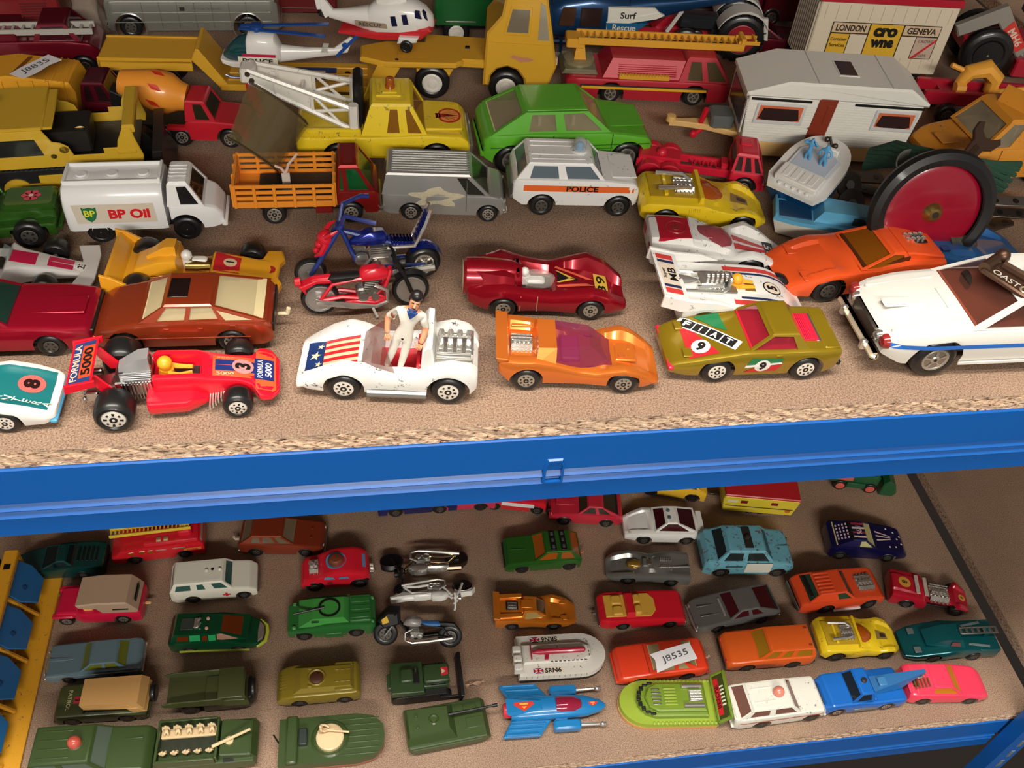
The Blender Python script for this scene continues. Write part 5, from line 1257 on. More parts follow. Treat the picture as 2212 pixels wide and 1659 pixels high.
for k in range(7):
    a = math.radians(-75 + 25 * k); t.decal('shell_rib', [(31.4, -.25, 24.86), (38 + 6.2 * math.cos(a) * .9 - .2, 6.4 * math.sin(a) - .25, 24.86), (38 + 6.2 * math.cos(a) * .9 + .2, 6.4 * math.sin(a) + .25, 24.86), (31.4, .25, 24.86)], SHL)
t.box('roof_plinth', (1, 0, 42), (15, 17, 1), TY, .4); t.box('roof_plinth', (1, 0, 42.8), (10, 12, 1), TY, .4)
t.lathe('beacon', [(3, 0), (3, 2), (2.6, 2.2), (2.6, 6), (2.2, 6.6), (.1, 6.8)], glass((170, 84, 20), .85), (2, 0, 43), 'z', 16)
t.box('door_panel', (-4, n * 22.3, 14), (13, .5, 9), TY, .2); t.box('door_handle', (14, n * 22.4, 19), (5, .6, 1.2), TY, .2)
t.box('front_bumper', (50.6, 0, 12), (3, 40, 8), CHROME, .8)
t.box('winch_housing', (-17, 0, 36), (6, 22, 30), BLACK, 1.2)
BW = paint((226, 222, 212), 0, .42, .2, wear=.05)
tip = Vector((-80, 0, 52)); base = Vector((-20, 0, 30))
b = MB()
for sg in (-1, 1):
    A0, A1 = Vector((-20, sg * 17, 24)), Vector((-20, sg * 17, 38)); T0, T1 = tip + Vector((0, sg * 5, -3.5)), tip + Vector((0, sg * 5, 3.5))
    mid0 = A0.lerp(T0, .4); mid1 = A1.lerp(T1, .4)
    b.tube([A0, T0], 1.7, 6); b.tube([A1, T1], 1.7, 6); b.tube([A0 - Vector((0, 0, 3)), A1 + Vector((0, 0, 3))], 3.0, 8)
    b.tube([mid0, A1], 1.1, 6); b.tube([A0.lerp(T0, .75), A1.lerp(T1, .75)], 1.4, 6); b.tube([mid0, mid1], 1.2, 6); b.tube([mid1, A0.lerp(T0, .12)], 1.0, 6)
    q = [A0.lerp(T0, .42), T0, T1, A1.lerp(T1, .42)]
    off = Vector((0, sg * .4, 0)); b.hexa([*[v - off for v in q], *[v + off for v in q]])
b.box(tip, (9, 13, 9), 1.2); b.tube([(-50, -9, 42), (-50, 9, 42)], 1.2, 6)
t.part('crane_boom', b, BW)
t.lathe('pulley', [(.1, 7), (1.6, 7), (1.6, -7), (.1, -7)], GUN, (-78, 0, 50), 'y', 10); t.lathe('pulley', [(.1, 7), (1.6, 7), (1.6, -7), (.1, -7)], GUN, (-80, 0, 54), 'y', 10)
b = MB(); b.box((-79, -4, 42), (6, 4, 12), 1); b.box((-77, -4, 34), (5, 3.4, 8), 1); b.tube([(-77, -4, 31), (-74, -4, 28), (-77, -4, 26)], 1.4, 7)
t.part('hook_block', b, RB)

# ================================================================== smoked plastic cab part leaning on the stake truck
t = Toy('smoked_screen', 'loose smoky brown plastic windscreen leaning on the orange truck bed', 'toy part')
b = MB(); rows = []
for k in range(13):
    a = math.radians(-80 + 160 * k / 12)
    rows.append([(17 * math.sin(a), -15 * math.cos(a), 0), (21 * math.sin(a), -17 * math.cos(a) + 4, 30)])
b.rings(rows, False, False, False)
rows = []
for k in range(13):
    a = math.radians(-80 + 160 * k / 12); rows.append([(15.6 * math.sin(a), -13.6 * math.cos(a), 0), (19.6 * math.sin(a), -15.6 * math.cos(a) + 4, 30)])
b.rings(rows, False, False, False)
t.part('shell', b, glass((112, 98, 66), .42), None, 60)
for z in (0, 30):
    k = 1 + z / 30 * .22
    t.part('rim', MB().tube([(17 * k * math.sin(math.radians(-80 + 160 * j / 16)), -(15 + z / 15) * math.cos(math.radians(-80 + 160 * j / 16)) + z / 7.5, z) for j in range(17)], .7, 6), glass((74, 62, 40), .8))
t.part('end_wall', MB().add([(-16.7, -2.6, 0), (16.7, -2.6, 0), (20.6, 1, 30), (-20.6, 1, 30)], [(0, 1, 2, 3)]), glass((112, 98, 66), .38), None, 0)
pp = at(555, 360, .026); t.place((pp.x - .004, pp.y + .012, .026), .35, 1.0, (-.35, .85))
# paper tag on the orange rack
t = Toy('string_tag', 'small pale paper tag tied to the orange truck rack', 'tag')
t.box('tag', (0, 0, 0), (4.2, .4, 9), paint((206, 196, 182), 0, .8, 0), .1); t.tube('string', [(0, 0, 4), (2, 1, 9), (7, 4, 13)], .7, paint((206, 180, 170), 0, .9, 0), 6); t.tube('string', [(0, 0, 4), (-2, 1, 7), (-5, 2, 8)], .7, paint((206, 180, 170), 0, .9, 0), 6)
pp = at(620, 402, .015); t.place((pp.x, pp.y, .0185), .1, 1.0)

# ================================================================== red truck chassis
t = Toy('truck_chassis', 'bright red plastic truck cab with bare lattice chassis', 'toy truck')
t.fit((1412, 398), (1600, 424), -28, 26, 13, ZU)
RP = paint((206, 26, 52), 0, .4, .25); n = t.near
t.wheels((-32, -20, 26), 11, 6.4, 5, 'dark')
b = MB()
for sg in (-1, 1):
    b.box((-12, sg * 6, 10), (58, 2.2, 5), .4)
    for x in (-32, -20): b.lathe([(7.4, -3), (8, -2.4), (8, 2.4), (7.4, 3)], (x, sg * 11, 7), 'y', 18)
for k in range(5): b.tube([(-8 + 5 * k, -6, 10), (-3 + 5 * k, 6, 10)], .9, 6); b.tube([(-8 + 5 * k, 6, 10), (-3 + 5 * k, -6, 10)], .9, 6)
b.box((-27, 0, 13), (26, 12, 4), .6); b.box((13, 0, 13), (4, 9, 5), .5); b.ball((-26, 0, 15), 3.4, 10); b.box((-36, 0, 10), (4, 24, 6), .6)
t.part('chassis', b, RP)
t.hull(RP, C=[(16, 14), (17, 17), (34, 17), (37, 13)], W=[(16, 13.5), (34, 13.5), (37, 12)], zb=4.5, arches=[(26, 7.6, 6.4)], rr=1.6, name='cab_body')
t.cabin(RP, (16.2, 17.5, 31, 36), (16.4, 28), (13.2, 11), side=((.05, .34), (.36, .66), (.70, .97)), glass_m=paint((40, 14, 16), 0, .3, .2), rr=2.2, fr=1.0, seat=False)
t.box('roof_box', (23, 2, 28.6), (7, 7, 1.6), RP, .5); t.box('front_bumper', (37.5, 0, 7), (2.4, 26, 4), RP, .6)

# ================================================================== boats
t = Toy('crew_launch', 'white toy launch with blue hull and two light blue crewmen', 'toy boat')
def boat_hull(t, name, outl, z0, z1, k, mat, ch=0):
    b = MB(); n = len(outl); cx = sum(q[0] for q in outl) / n
    lo = [(cx + (x - cx) * k, y * k, z0) for x, y in outl]; hi = [(x, y, z1) for x, y in outl]
    b.rings([lo, hi]); return t.part(name, b, mat, None, 40)
def outline(L0, L1, w, bow=.55, n=8, stern=.8):
    pts = [(L0, -w * stern), (L0 + (L1 - L0) * .15, -w)]
    for k in range(n + 1):
        u = k / n; x = L0 + (L1 - L0) * (1 - bow) + (L1 - L0) * bow * math.sin(u * math.pi / 2); pts.append((x, -w * math.cos(u * math.pi / 2) ** .8 if u < 1 else 0))
    return pts + [(x, -y) for x, y in pts[::-1] if abs(y) > 1e-6]
LB = paint((12, 72, 120), 0, .35, .4)
ol = outline(-28, 34, 21, .5)
boat_hull(t, 'hull', ol, -2, 15, .84, LB); boat_hull(t, 'deck', ol, 14.5, 18, 1.0, WHITE)
t.prism('coaming', [(-22, -15), (12, -15), (20, -8), (20, 8), (12, 15), (-22, 15)], 17.5, 20, paint((214, 218, 224), 0, .4, .2), .6, 'xy')
t.prism('cockpit', [(-6, -12.5), (12, -12.5), (17, -7), (17, 7), (12, 12.5), (-6, 12.5)], 20, 20.3, paint((188, 196, 208), 0, .5, .1), 0, 'xy')
t.box('engine_lid', (-16, 0, 21), (15, 30, 4), WHITE, .8)
for k in range(4): t.box('lid_panel', (-16, -9 + 6 * k, 23.2), (11, 4, .6), WHITE, .2)
for k in range(5): t.lathe('deck_knob', [(1.2, 0), (1.2, 1), (.1, 1.2)], WHITE, (-24.6, -10 + 5 * k, 18), 'z', 8)
t.box('windscreen', (17, 0, 22), (3, 20, 5), WHITE, .6)
b = MB(); b.ball((24, -4, 21), 2, 8); b.ball((26, 3, 22), 2, 8); b.tube([(22, -4, 18), (27, 2, 24)], 1, 6); t.part('deck_gear', b, GUN)
t.fit((1692, 474), (1770, 402), -26, 30, 0, ZU); t.o.rotation_euler[1] = -.22; t.o.location.z = .011
CB = paint((86, 160, 210), 0, .4, .2)
def crewman(xx, yy, raise_):
    Jc = [(0, 0, 7), (0, 0, 10.5), (0, 0, 12.6), (0, 0, 14.6), (0, 0, 16), (0, 2.6, 12), (1.5 if raise_ else .6, 5.0 if raise_ else 4.4, 12.5 if raise_ else 9.4), (1.6, 1.8, 15.2) if raise_ else (2.4, 2.8, 8),
          (0, -2.6, 12), (1.5 if raise_ else .6, -5.0 if raise_ else -4.4, 12.5 if raise_ else 9.4), (1.6, -1.8, 15.2) if raise_ else (2.4, -2.8, 8), (0, 1.4, 4), (0, 1.6, 0), (0, -1.4, 4), (0, -1.6, 0)]
    Rc = [(1.7, 1.4), (1.8, 1.4), (1.5, 1.1), 1.2, 1.3, 1.1, .8, .7, 1.1, .8, .7, 1.2, .9, 1.2, .9]
    Ec = [(0, 1), (1, 2), (2, 3), (3, 4), (2, 5), (5, 6), (6, 7), (2, 8), (8, 9), (9, 10), (0, 11), (11, 12), (0, 13), (13, 14)]
    m = figure('crewman', None, Jc, Rc, Ec, [CB], lambda c: 0, sub=1); m.parent = t.o; m.location = (xx, yy, 19.6); m.rotation_euler = (0, -.25, math.pi)
    m['label'] = 'light blue crewman'
crewman(3, -5.5, False); crewman(3, 5.5, True)

t = Toy('cabin_cruiser', 'light blue and white toy cabin cruiser under the white launch', 'toy boat')
t.fit((1660, 506), (1806, 531), -34, 4, 10, ZU)
CBL = paint((96, 170, 206), 0, .35, .4)
ol = outline(-34, 40, 11.5, .5); boat_hull(t, 'hull', ol, 1, 10, .93, paint((214, 206, 192), 0, .5, .2)); boat_hull(t, 'deck', ol, 9.6, 12, 1, CBL)
frust(t, 'cabin', (-12, 26, 8, 7, 12), (-8, 17, 7.4, 6, 19), CBL)
t.part('windscreen', MB().add([(25.4, -5.4, 13.2), (25.4, 5.4, 13.2), (18.2, 4.8, 18.4), (18.2, -4.8, 18.4)], [(0, 1, 2, 3)]), paint((190, 196, 206), .8, .2, .2), None, 0)
for sg in (-1, 1): t.part('side_window', MB().add([(8, sg * 8.05, 13.4), (18, sg * 7.6, 13.4), (14, sg * 7.05, 17.6), (9, sg * 7.35, 17.6)], [(0, 1, 2, 3)]), paint((40, 60, 66), 0, .2, .3), None, 0)
t.box('cockpit', (-22, 0, 12.2), (18, 15, .8), paint((20, 60, 96), 0, .5, .1)); t.box('stern_rail', (-33, 0, 13), (1.5, 20, 3), CBL, .4)
# ================================================================== red fire engine with yellow ladder
FR = paint((176, 30, 46), .1, .42, .15); FRP = paint((196, 32, 44), 0, .4, .3); YL = paint((220, 160, 50), 0, .45, .2)
t = car('ladder_engine', 'red toy fire engine with long yellow ladder and grey turntable', ((1315, 223), (1493, 230)), ZU, FR,
    C=[(-57, 14), (-54, 17), (40, 17), (51.5, 15)], W=[(-57, 15), (-50, 18), (46, 18), (51.5, 16)], wh=(-27.5, 27.5, 6.6, 6, 17.6), zb=2.8, rr=1.6, hub='spoke', cat='toy truck', arch=1.3)
n = t.near; H = t.hull_
frust(t, 'pump_body', (-34, 22, 16, 16, 16.5), (-28, 22, 11, 11, 28), FR)
t.cabin(FR, (16, 20, 40, 50), (16.5, 31.5), (17, 13), side=(((.12, .08), (.5, .5)), ((.55, .55), (.97, .95))), glass_m=glass((96, 84, 56), .7), fr=1.5, rr=2.4, name='cab')
b = MB()
for k in range(9): b.box((-5, n * (15.4 - .62 * k), 19.0 + 1.1 * k), (38, .5, .5), .1)
t.part('body_ribs', b, FR)
b = MB(); b.box((-7, n * 16.6, 18.4), (33, 2.6, 3), .5)
for k in range(16): b.tube([(-22.5 + 2 * k, n * 15.4, 19.8), (-21.6 + 2 * k, n * 18, 19.8)], .7, 6)
t.part('coiled_hose', b, YL)
t.decal_quad('side_stripe', [(-48, 0, 11.2), (36, 0, 11.2), (36, 0, 13.2), (-48, 0, 13.2)], paint((60, 40, 34), 0, .5, 0), 16, 1, H.flank(n, .1))
t.decal_quad('side_stripe', [(-47, 0, 10.2), (35, 0, 10.2), (35, 0, 12.0), (-47, 0, 12.0)], paint((222, 170, 40), 0, .4, .2), 16, 1, H.flank(n, .2))
t.prism('turntable', [(-60, 16.5), (-36, 16.5), (-38, 20), (-58, 20)], -13, 13, paint((128, 124, 100), .3, .4, .2), .8)
t.lathe('turntable', [(10, 20), (10, 22), (7, 23)], paint((150, 140, 104), .3, .4, .2), (-48, 0, 0), 'z', 18)
frust(t, 'pedestal', (-52, -44, 5, 5, 22), (-51, -46, 4, 4, 33), YL)
b = MB()
for sg in (-1, 1):
    b.box((3, sg * 6, 36), (108, 1.6, 4.6), .3)
for k in range(24): b.box((-48 + 4.4 * k, 0, 37), (1.2, 12, 1.4), .2)
for sg in (-1, 1): b.box((60, sg * 4.4, 38.5), (14, 1.2, 2.4), .2)
b.box((56, 0, 39), (3, 12, 5), .4); b.box((-52, 0, 34), (12, 13, 6), .6); b.box((64, 0, 40), (1.4, 9, 1.4), .2)
t.part('ladder', b, YL)

# ================================================================== yellow steel low loader: tractor unit and trailer
TKY = paint((216, 164, 48), 0, .36, .35)
t = Toy('tractor_unit', 'tall yellow steel toy tractor cab with white hubs and chipped door', 'toy truck')
t.fit((933, 216), (1090, 225), -24.5, 24.5, 21, ZU); n = t.near
t.wheels((-24.5, 24.5), 16.5, 11.6, 9, 'cap')
t.prism('cab', [(9, 12), (13, 12), (14, 19), (18, 24), (24.5, 26), (31, 24), (36, 18), (37, 12), (52, 12), (57, 28), (52, 50), (45, 82), (22, 82), (19, 60), (10, 48)], -20, 20, TKY, 1.4)
pw = paint((150, 140, 118), 0, .2, .3)
t.prism('side_window', [(20.5, 48), (38, 48), (38, 67), (24.5, 67)], n * 19.6, n * 20.4, TKY, .2)
t.prism('side_window', [(22.5, 50), (36.4, 50), (36.4, 65), (25.5, 65)], n * 20.2, n * 20.6, paint((120, 110, 92), 0, .2, .3))
t.part('windscreen', MB().add([(53.0, -14, 48), (53.0, 14, 48), (46.4, 14, 78), (46.4, -14, 78)], [(0, 1, 2, 3)]), pw, None, 0)
t.prism('side_glass', [(43, 46), (50.4, 46), (46, 68), (43, 70)], n * 20.0, n * 20.5, glass((170, 160, 140), .8))
pts = [(26, 33), (28, 35), (31, 34), (34, 33.4), (37, 33.6), (42, 32.2), (38, 30.6), (33, 30), (30, 31.6)]
t.decal('chipped_paint', [(x, n * 20.15, z) for x, z in pts], paint((192, 128, 96), 0, .6, 0))
t.box('frame', (-8, 0, 25), (46, 34, 6), TKY, 1); t.prism('rear_skirt', [(-36, 22), (-10, 22), (-14, 14), (-34, 14)], -17, 17, TKY, .5); t.box('coupling', (-2, 0, 28.4), (3, 3, 1.2), BLACK)
t.box('waist_crease', (32, n * 20, 43), (42, .7, .9), TKY, .2); t.box('side_lamp', (56.6, n * 15, 30), (2, 4, 5), paint((206, 170, 160), 0, .4, .2), .5)

t = Toy('low_loader_trailer', 'long yellow steel toy low-loader trailer carrying the helicopters', 'toy trailer')
t.fit((268, 214), (912, 222), 11, 222, 17, ZU); n = t.near
t.wheels((12, 42), 14, 11.0, 6, 'plain')
b = MB(); b.box((31, 0, 29), (63, 36, 2.6), .6)
for y in (-17, 17): b.box((31, y, 26), (63, 2, 8), .5)
b.box((0.8, 0, 26.5), (2, 36, 8), .5); b.box((31, -16.4, 30.6), (63, 2, 1), .3); b.box((31, 16.4, 30.6), (63, 2, 1), .3)
t.part('rear_platform', b, TKY)
t.prism('ramp', [(62, 30), (66, 38), (68, 38), (84, 13), (84, 8), (80, 8)], -17, 17, TKY, .6)
b = MB(); b.box((137, 0, 10), (116, 36, 5), .8)
for y in (-10, 0, 10): b.box((134, y, 12.7), (104, 1.4, .8), .2)
t.part('low_deck', b, TKY)
for x in (92, 168): t.lathe('deck_hole', [(.1, .2), (2.2, .2), (2.2, 0)], BLACK, (x, 2, 12.6), 'z', 12)
t.prism('gooseneck_web', [(180, 8), (196, 8), (206, 26), (204, 31), (190, 28)], -16.5, 16.5, TKY, .6)
t.prism('gooseneck', [(196, -17), (246, -17), (252, -12), (252, 12), (246, 17), (196, 17), (178, 9), (178, -9)], 26.5, 31, TKY, 1.2, 'xy')
t.text('Tonka', (207, 3, 31.1), (.1, 1, 0), (-1, .1, 0), 4.5, paint((196, 146, 40), 0, .4, .3), .03, 19, eps=.3)
t.lathe('deck_hole', [(.1, .2), (1.4, .2), (1.4, 0)], BLACK, (204, -12, 31), 'z', 10)
t.prism('sticker', [(96, -12), (160, -11), (160, 9), (96, 11), (90, 0)], 12.8, 12.95, paint((48, 62, 116), 0, .5, .1), 0, 'xy')
t.prism('sticker', [(102, -7), (152, -6), (152, 4), (102, 6)], 13.0, 13.1, paint((190, 176, 130), 0, .5, .1), 0, 'xy')

# ================================================================== helicopters
def heli_body(t, pts, mat, name='fuselage', n=14):     # x, half width, z low, z high
    rows = []
    for x, w, z0, z1 in pts:
        zc, h = (z0 + z1) / 2, (z1 - z0) / 2
        rows.append([(x, w * math.copysign(abs(math.cos(a)) ** .7, math.cos(a)), zc + h * math.copysign(abs(math.sin(a)) ** .7, math.sin(a))) for a in [2 * math.pi * k / n for k in range(n)]])
    return t.part(name, MB().rings(rows), mat, None, 50)
HB = paint((26, 74, 150), 0, .35, .3)
t = Toy('police_helicopter', 'white toy police helicopter with blue rotor and skids on yellow trailer', 'toy helicopter')
t.fit((592, 173), (508, 169), -8, 18, 8, .0135); n = t.near; t.o.scale[2] *= .82
heli_body(t, [(-14, 5, 14, 26), (-10, 8, 12, 36), (0, 8.5, 11, 37), (7, 8.5, 11, 36), (8, 8.4, 11, 34)], WHITE)
heli_body(t, [(-58, 1.4, 23, 27), (-50, 1.8, 20, 26), (-30, 3, 16, 25), (-12, 5, 12, 26)], WHITE, 'tail_boom')
heli_body(t, [(7.8, 8.4, 11.5, 34), (14, 7.8, 12, 32), (20, 6, 12, 26), (24, 3.4, 13, 20), (25.4, 1, 14.5, 17)], glass((22, 74, 78), .8), 'windscreen')
t.prism('nose_rim', [(8, 9), (8, 14), (20, 14), (26, 16), (25, 12), (18, 9)], -8, 8, WHITE, .8)
t.prism('tail_fin', [(-48, 25), (-60, 36), (-62, 35), (-58, 23), (-50, 21)], -1.2, 1.2, WHITE, .3)
t.prism('tail_rotor', [(-52, 20), (-50, 21), (-64, 39), (-66, 38)], n * 2, n * 3, HB, .2); t.lathe('rotor_hub', [(.1, 1), (2.2, .8), (2.4, 0)], HB, (-57, n * 2.4, 30), 'y', 10)
t.box('stabiliser', (-43, 0, 25), (4, 14, 1), WHITE)
for sg, yy in ((1, 2.5), (-1, -4)): t.prism('rotor_blade', [(12, yy - 2), (12, yy + 2), (-45, yy * 3.2 + 2), (-45, yy * 3.2 - 2)], 39 + sg * .8, 40 + sg * .8, HB, .2, 'xy')
t.lathe('rotor_mast', [(2, 36), (2, 40), (4.5, 40.2), (4.5, 42), (.1, 42.4)], HB, (1, 0, 0), 'z', 12)
for sg in (-1, 1): t.tube('skid', [(24, sg * 8, 3), (20, sg * 8, .9), (-14, sg * 8, .9)], .9, HB, 7); t.tube('skid_leg', [(12, sg * 5, 12), (12, sg * 8, 1)], 1.0, HB, 6); t.tube('skid_leg', [(-6, sg * 5, 12), (-6, sg * 8, 1)], 1.0, HB, 6)
t.decal_quad('side_stripe', [(11, n * 8.75, 20), (-11, n * 8.75, 20), (-11, n * 8.75, 22.6), (11, n * 8.75, 22.2)], paint((190, 26, 70), 0, .4, .1), 1, 1)
t.decal_quad('name_label', [(14, n * 8.72, 13.4), (-12, n * 8.72, 13.4), (-12, n * 8.72, 19.8), (14, n * 8.72, 19.8)], paint((228, 222, 204), 0, .5, .1), 1, 1)
t.text('POLICE', (1, n * 8.85, 16.6), (-1, 0, 0), (0, 0, 1), 4.2, BLK_INK, .03, 20)

t = Toy('rescue_helicopter', 'white and red toy rescue helicopter perched on the yellow gooseneck', 'toy helicopter')
pp = at(862, 100, .031); t.place((pp.x, pp.y + .006, .0312), math.radians(-14), 1.0, (0, -.16)); n = -1
RR = paint((196, 36, 44), 0, .4, .3)
heli_body(t, [(-16, 6, 8, 22), (-10, 9, 6, 26), (4, 10, 5, 27), (14, 9.6, 6, 25), (20, 7.5, 7, 21), (24, 3, 9, 16)], WHITE)
heli_body(t, [(-40, 2.2, 17, 22), (-28, 4, 13, 22), (-14, 7, 8, 23)], WHITE, 'tail_boom')
t.prism('tail_fin', [(-36, 20), (-44, 34), (-47, 33), (-43, 17)], -1.4, 1.4, WHITE, .3); t.box('tail_rotor', (-45, -2, 30), (3, 1.2, 14), WHITE, .3)
heli_body(t, [(-8, 4, 24, 29), (-2, 6, 24, 32), (6, 5.6, 24, 31.5), (10, 3, 24, 28)], WHITE, 'engine_cowl')
t.prism('belly', [(-34, 12), (-10, 5), (16, 4), (24, 9), (22, 11), (-12, 10)], -9.2, 9.2, RR, 1)
for x, z in ((2, 17), (9, 17.6)): t.prism('side_window', [(x - 1.6, z - 3), (x + 1.8, z - 3), (x + 1.4, z + 3), (x - 1.6, z + 3)], n * 9.6, n * 10.3, paint((20, 26, 60), 0, .2, .4), .1)
t.prism('cockpit_window', [(15, 18), (19, 17), (18, 21), (15.5, 22)], n * 5, n * 9.2, paint((20, 26, 60), 0, .2, .4), .2); t.prism('cockpit_window', [(20, 17), (22, 15), (21.2, 19), (19.6, 21)], n * 1, n * 7, paint((20, 26, 60), 0, .2, .4), .2)
t.prism('side_label', [(-22, 15), (-3, 12.4), (-3, 15.6), (-22, 18.2)], n * 8.6, n * 9.4, paint((156, 138, 116), 0, .5, .1)); t.text('RESCUE', (-13, n * 9.45, 15.4), (.99, 0, -.13), (.13, 0, .99), 2.2, paint((70, 60, 54), 0, .5, 0), .02, 14)
t.prism('sponson', [(2, 4), (14, 4), (16, 7), (4, 8)], n * 8, n * 13, WHITE, .8); wheel(t.o, 8, n * 13.4, 3.8, 3, 'plain', -1, 2.8)
b = MB()
for k in range(4): a = math.pi / 2 * k + .5; b.tube([(2, 0, 33), (2 + 5 * math.cos(a), 5 * math.sin(a), 33)], 1.0, 6)
t.part('rotor_head', b, WHITE)

SB = metallic((24, 66, 108), .3)
t = Toy('surf_rescue_helicopter', 'dark blue toy helicopter lettered Surf Rescue behind the yellow ladder', 'toy helicopter')
t.fit((1330, 128), (1190, 125), -14, 37, 12, ZU); n = t.near
heli_body(t, [(-24, 8, 20, 40), (-16, 12, 15, 46), (10, 13, 13, 50), (30, 12.6, 13, 46), (44, 10, 15, 38), (51, 4, 18, 28)], SB)
heli_body(t, [(-110, 2, 44, 49), (-60, 4, 34, 44), (-20, 9, 18, 44)], SB, 'tail_boom')
t.prism('door_opening', [(2, 26), (18, 26), (18, 40), (2, 40)], n * 12.4, n * 13.4, paint((44, 30, 26), 0, .3, .2), .3); t.prism('door_opening', [(22, 26), (34, 26), (32, 40), (22, 40)], n * 12.2, n * 13.3, paint((70, 44, 30), 0, .3, .2), .3)
t.prism('white_panel', [(-2, 30), (-40, 38), (-46, 36), (-40, 33), (-20, 29.5), (-3, 22)], n * 10, n * 13.6, paint((222, 220, 208), 0, .4, .2), .2)
t.prism('white_panel', [(-2, 41), (-38, 41), (-44, 36), (-3, 30)], n * 10, n * 13.2, paint((222, 220, 208), 0, .4, .2), .2)
t.prism('teal_panel', [(-2, 29.5), (-34, 29.5), (-24, 22), (-4, 20)], n * 10, n * 13.8, paint((22, 92, 134), 0, .4, .3), .2)
t.text('Surf', (-18, n * 13.75, 35.5), (-1, 0, 0), (0, 0, 1), 5, paint((46, 42, 40), 0, .5, 0), .02, 12); t.text('Rescue', (-16, n * 14, 26.2), (-1, 0, 0), (0, 0, 1), 5, paint((206, 206, 196), 0, .5, 0), .02, 18)
for sg in (-1, 1): t.tube('float', [(46, sg * 12, 3), (40, sg * 12, 2.4), (-16, sg * 12, 2.4)], 2.4, paint((196, 190, 176), 0, .4, .2) if sg == n else SB, 8); t.tube('skid_leg', [(30, sg * 7, 16), (30, sg * 12, 3)], 1.3, SB, 6); t.tube('skid_leg', [(-8, sg * 7, 18), (-8, sg * 12, 3)], 1.3, SB, 6)
t.lathe('winch', [(.1, 1), (2.4, .8), (3, 0)], STEEL, (20, n * 13, 20), 'y', 12); t.tube('winch_arm', [(16, n * 13.6, 19), (8, n * 13.6, 19)], 1.2, STEEL, 6)
t.prism('rotor_blade', [(0, -3), (0, 3), (-92, -30), (-92, -36)], 56, 57, paint((206, 198, 180), 0, .4, .1), .2, 'xy')
t.prism('rotor_blade', [(0, -3), (0, 3), (92, 36), (92, 30)], 56, 57, paint((206, 198, 180), 0, .4, .1), .2, 'xy'); t.lathe('rotor_mast', [(2, 48), (2, 58), (.1, 58)], SB, (0, 0, 0), 'z', 10)

# ================================================================== touring caravan
CW = paint((228, 225, 215), 0, .42, .2); CRM_ = paint((222, 180, 116), 0, .42, .2); BRN = paint((134, 52, 32), 0, .4, .2)
t = Toy('touring_caravan', 'white toy caravan with brown door, orange curtains and cream base', 'toy caravan')
t.fit((1590, 335), (1936, 357), -53, 53, 22, .004); n = t.near
side = [(-53, 11), (53, 11), (56, 36), (58, 43.5), (44, 52.5), (-32, 52.5), (-56, 45), (-55, 36)]
t.prism('body', [(-52.5, 10.5), (52.5, 10.5), (55.5, 36), (55.5, 42), (-54.5, 42), (-54.5, 36)], -22, 22, CW, .6)
t.prism('roof', [(-56.5, 41.5), (58.5, 41.5), (58.5, 43.4), (44, 52.5), (-32, 52.5), (-56.5, 44)], -23.2, 23.2, CW, 1.4)
b = MB()
for k in range(15): b.box((0, n * 22.1, 12.5 + 1.75 * k), (105 + k * .4, .55, .9), .15)
t.part('ribbed_side', b, CW)
t.prism('base', [(-53, 3), (-38, 0), (38, 0), (50, 1), (54, 10.8), (-53, 10.8)], -21.4, 21.4, CRM_, .8)
t.box('dark_strip', (-34, n * 22.2, 40.2), (38, .8, 1.6), BLACK); t.box('dark_strip', (34, n * 22.2, 40.2), (44, .8, 1.6), BLACK)
t.prism('door', [(-13.5, 4), (-1.5, 4), (1.0, 43.8), (-10.5, 43.8)], n * 21.5, n * 23.2, BRN, .5)
t.prism('door_panel', [(-5.5, 26), (-1.8, 26), (-1.2, 39), (-4.8, 39)], n * 23.0, n * 23.6, BRN, .2); t.box('door_handle', (-11.6, n * 23.4, 23), (2.4, 1, 1.2), BRN, .2)
OC = paint((206, 104, 62), 0, .6, 0); DG = paint((52, 36, 34), 0, .15, .4)
for x0, x1 in ((-49, -18), (26, 53)):
    t.prism('window_frame', [(x0, 24), (x1, 24), (x1 + .6, 38), (x0 + .6, 38)], n * 21.8, n * 23.2, paint((206, 206, 204), 0, .3, .3), .5)
    t.prism('curtain', [(x0 + 2, 26.8), (x1 - 2, 26.8), (x1 - 1.6, 36.6), (x0 + 2.4, 36.6)], n * 23.0, n * 23.4, OC)
    m = (x0 + x1) / 2; w = (x1 - x0) / 2 - 2.6
    t.prism('window_pane', [(m - w, 28), (m - w + 2, 35), (m + w - 2, 35.2), (m + w, 28), (m + w * .7, 27), (m - w * .7, 27)], n * 23.3, n * 23.6, DG)
t.prism('front_window', [(-18, 20), (18, 20), (18, 37), (-18, 37)], -55.6, -55.1, paint((60, 28, 26), 0, .2, .3), .1, 'yz'); t.prism('front_frame', [(-21, 16), (21, 16), (21, 39), (-21, 39)], -55.2, -54.2, paint((206, 204, 198), 0, .4, .2), .2, 'yz')
t.prism('skylight', [(2, -9), (13, -9), (13, 9), (2, 9)], 52.4, 53.2, paint((70, 50, 44), 0, .15, .4), .2, 'xy'); t.prism('skylight_rim', [(1, -10.2), (14, -10.2), (14, 10.2), (1, 10.2)], 52.2, 52.9, CW, .2, 'xy')
for x in (-14, 32): t.box('roof_seam', (x, 0, 52.6), (.6, 44, .5), paint((190, 190, 184), 0, .5, 0))
t.prism('draw_bar', [(-53, -12), (-72, -5), (-88, -2.4), (-96, -2.4), (-96, 2.4), (-88, 2.4), (-72, 5), (-53, 12)], 6.5, 10.5, CRM_, .5, 'xy'); t.lathe('hitch', [(.1, 4), (3, 3.6), (3.4, 0), (2, -1)], paint((226, 180, 110), 0, .4, .2), (-95, 0, 9.5), 'z', 12)
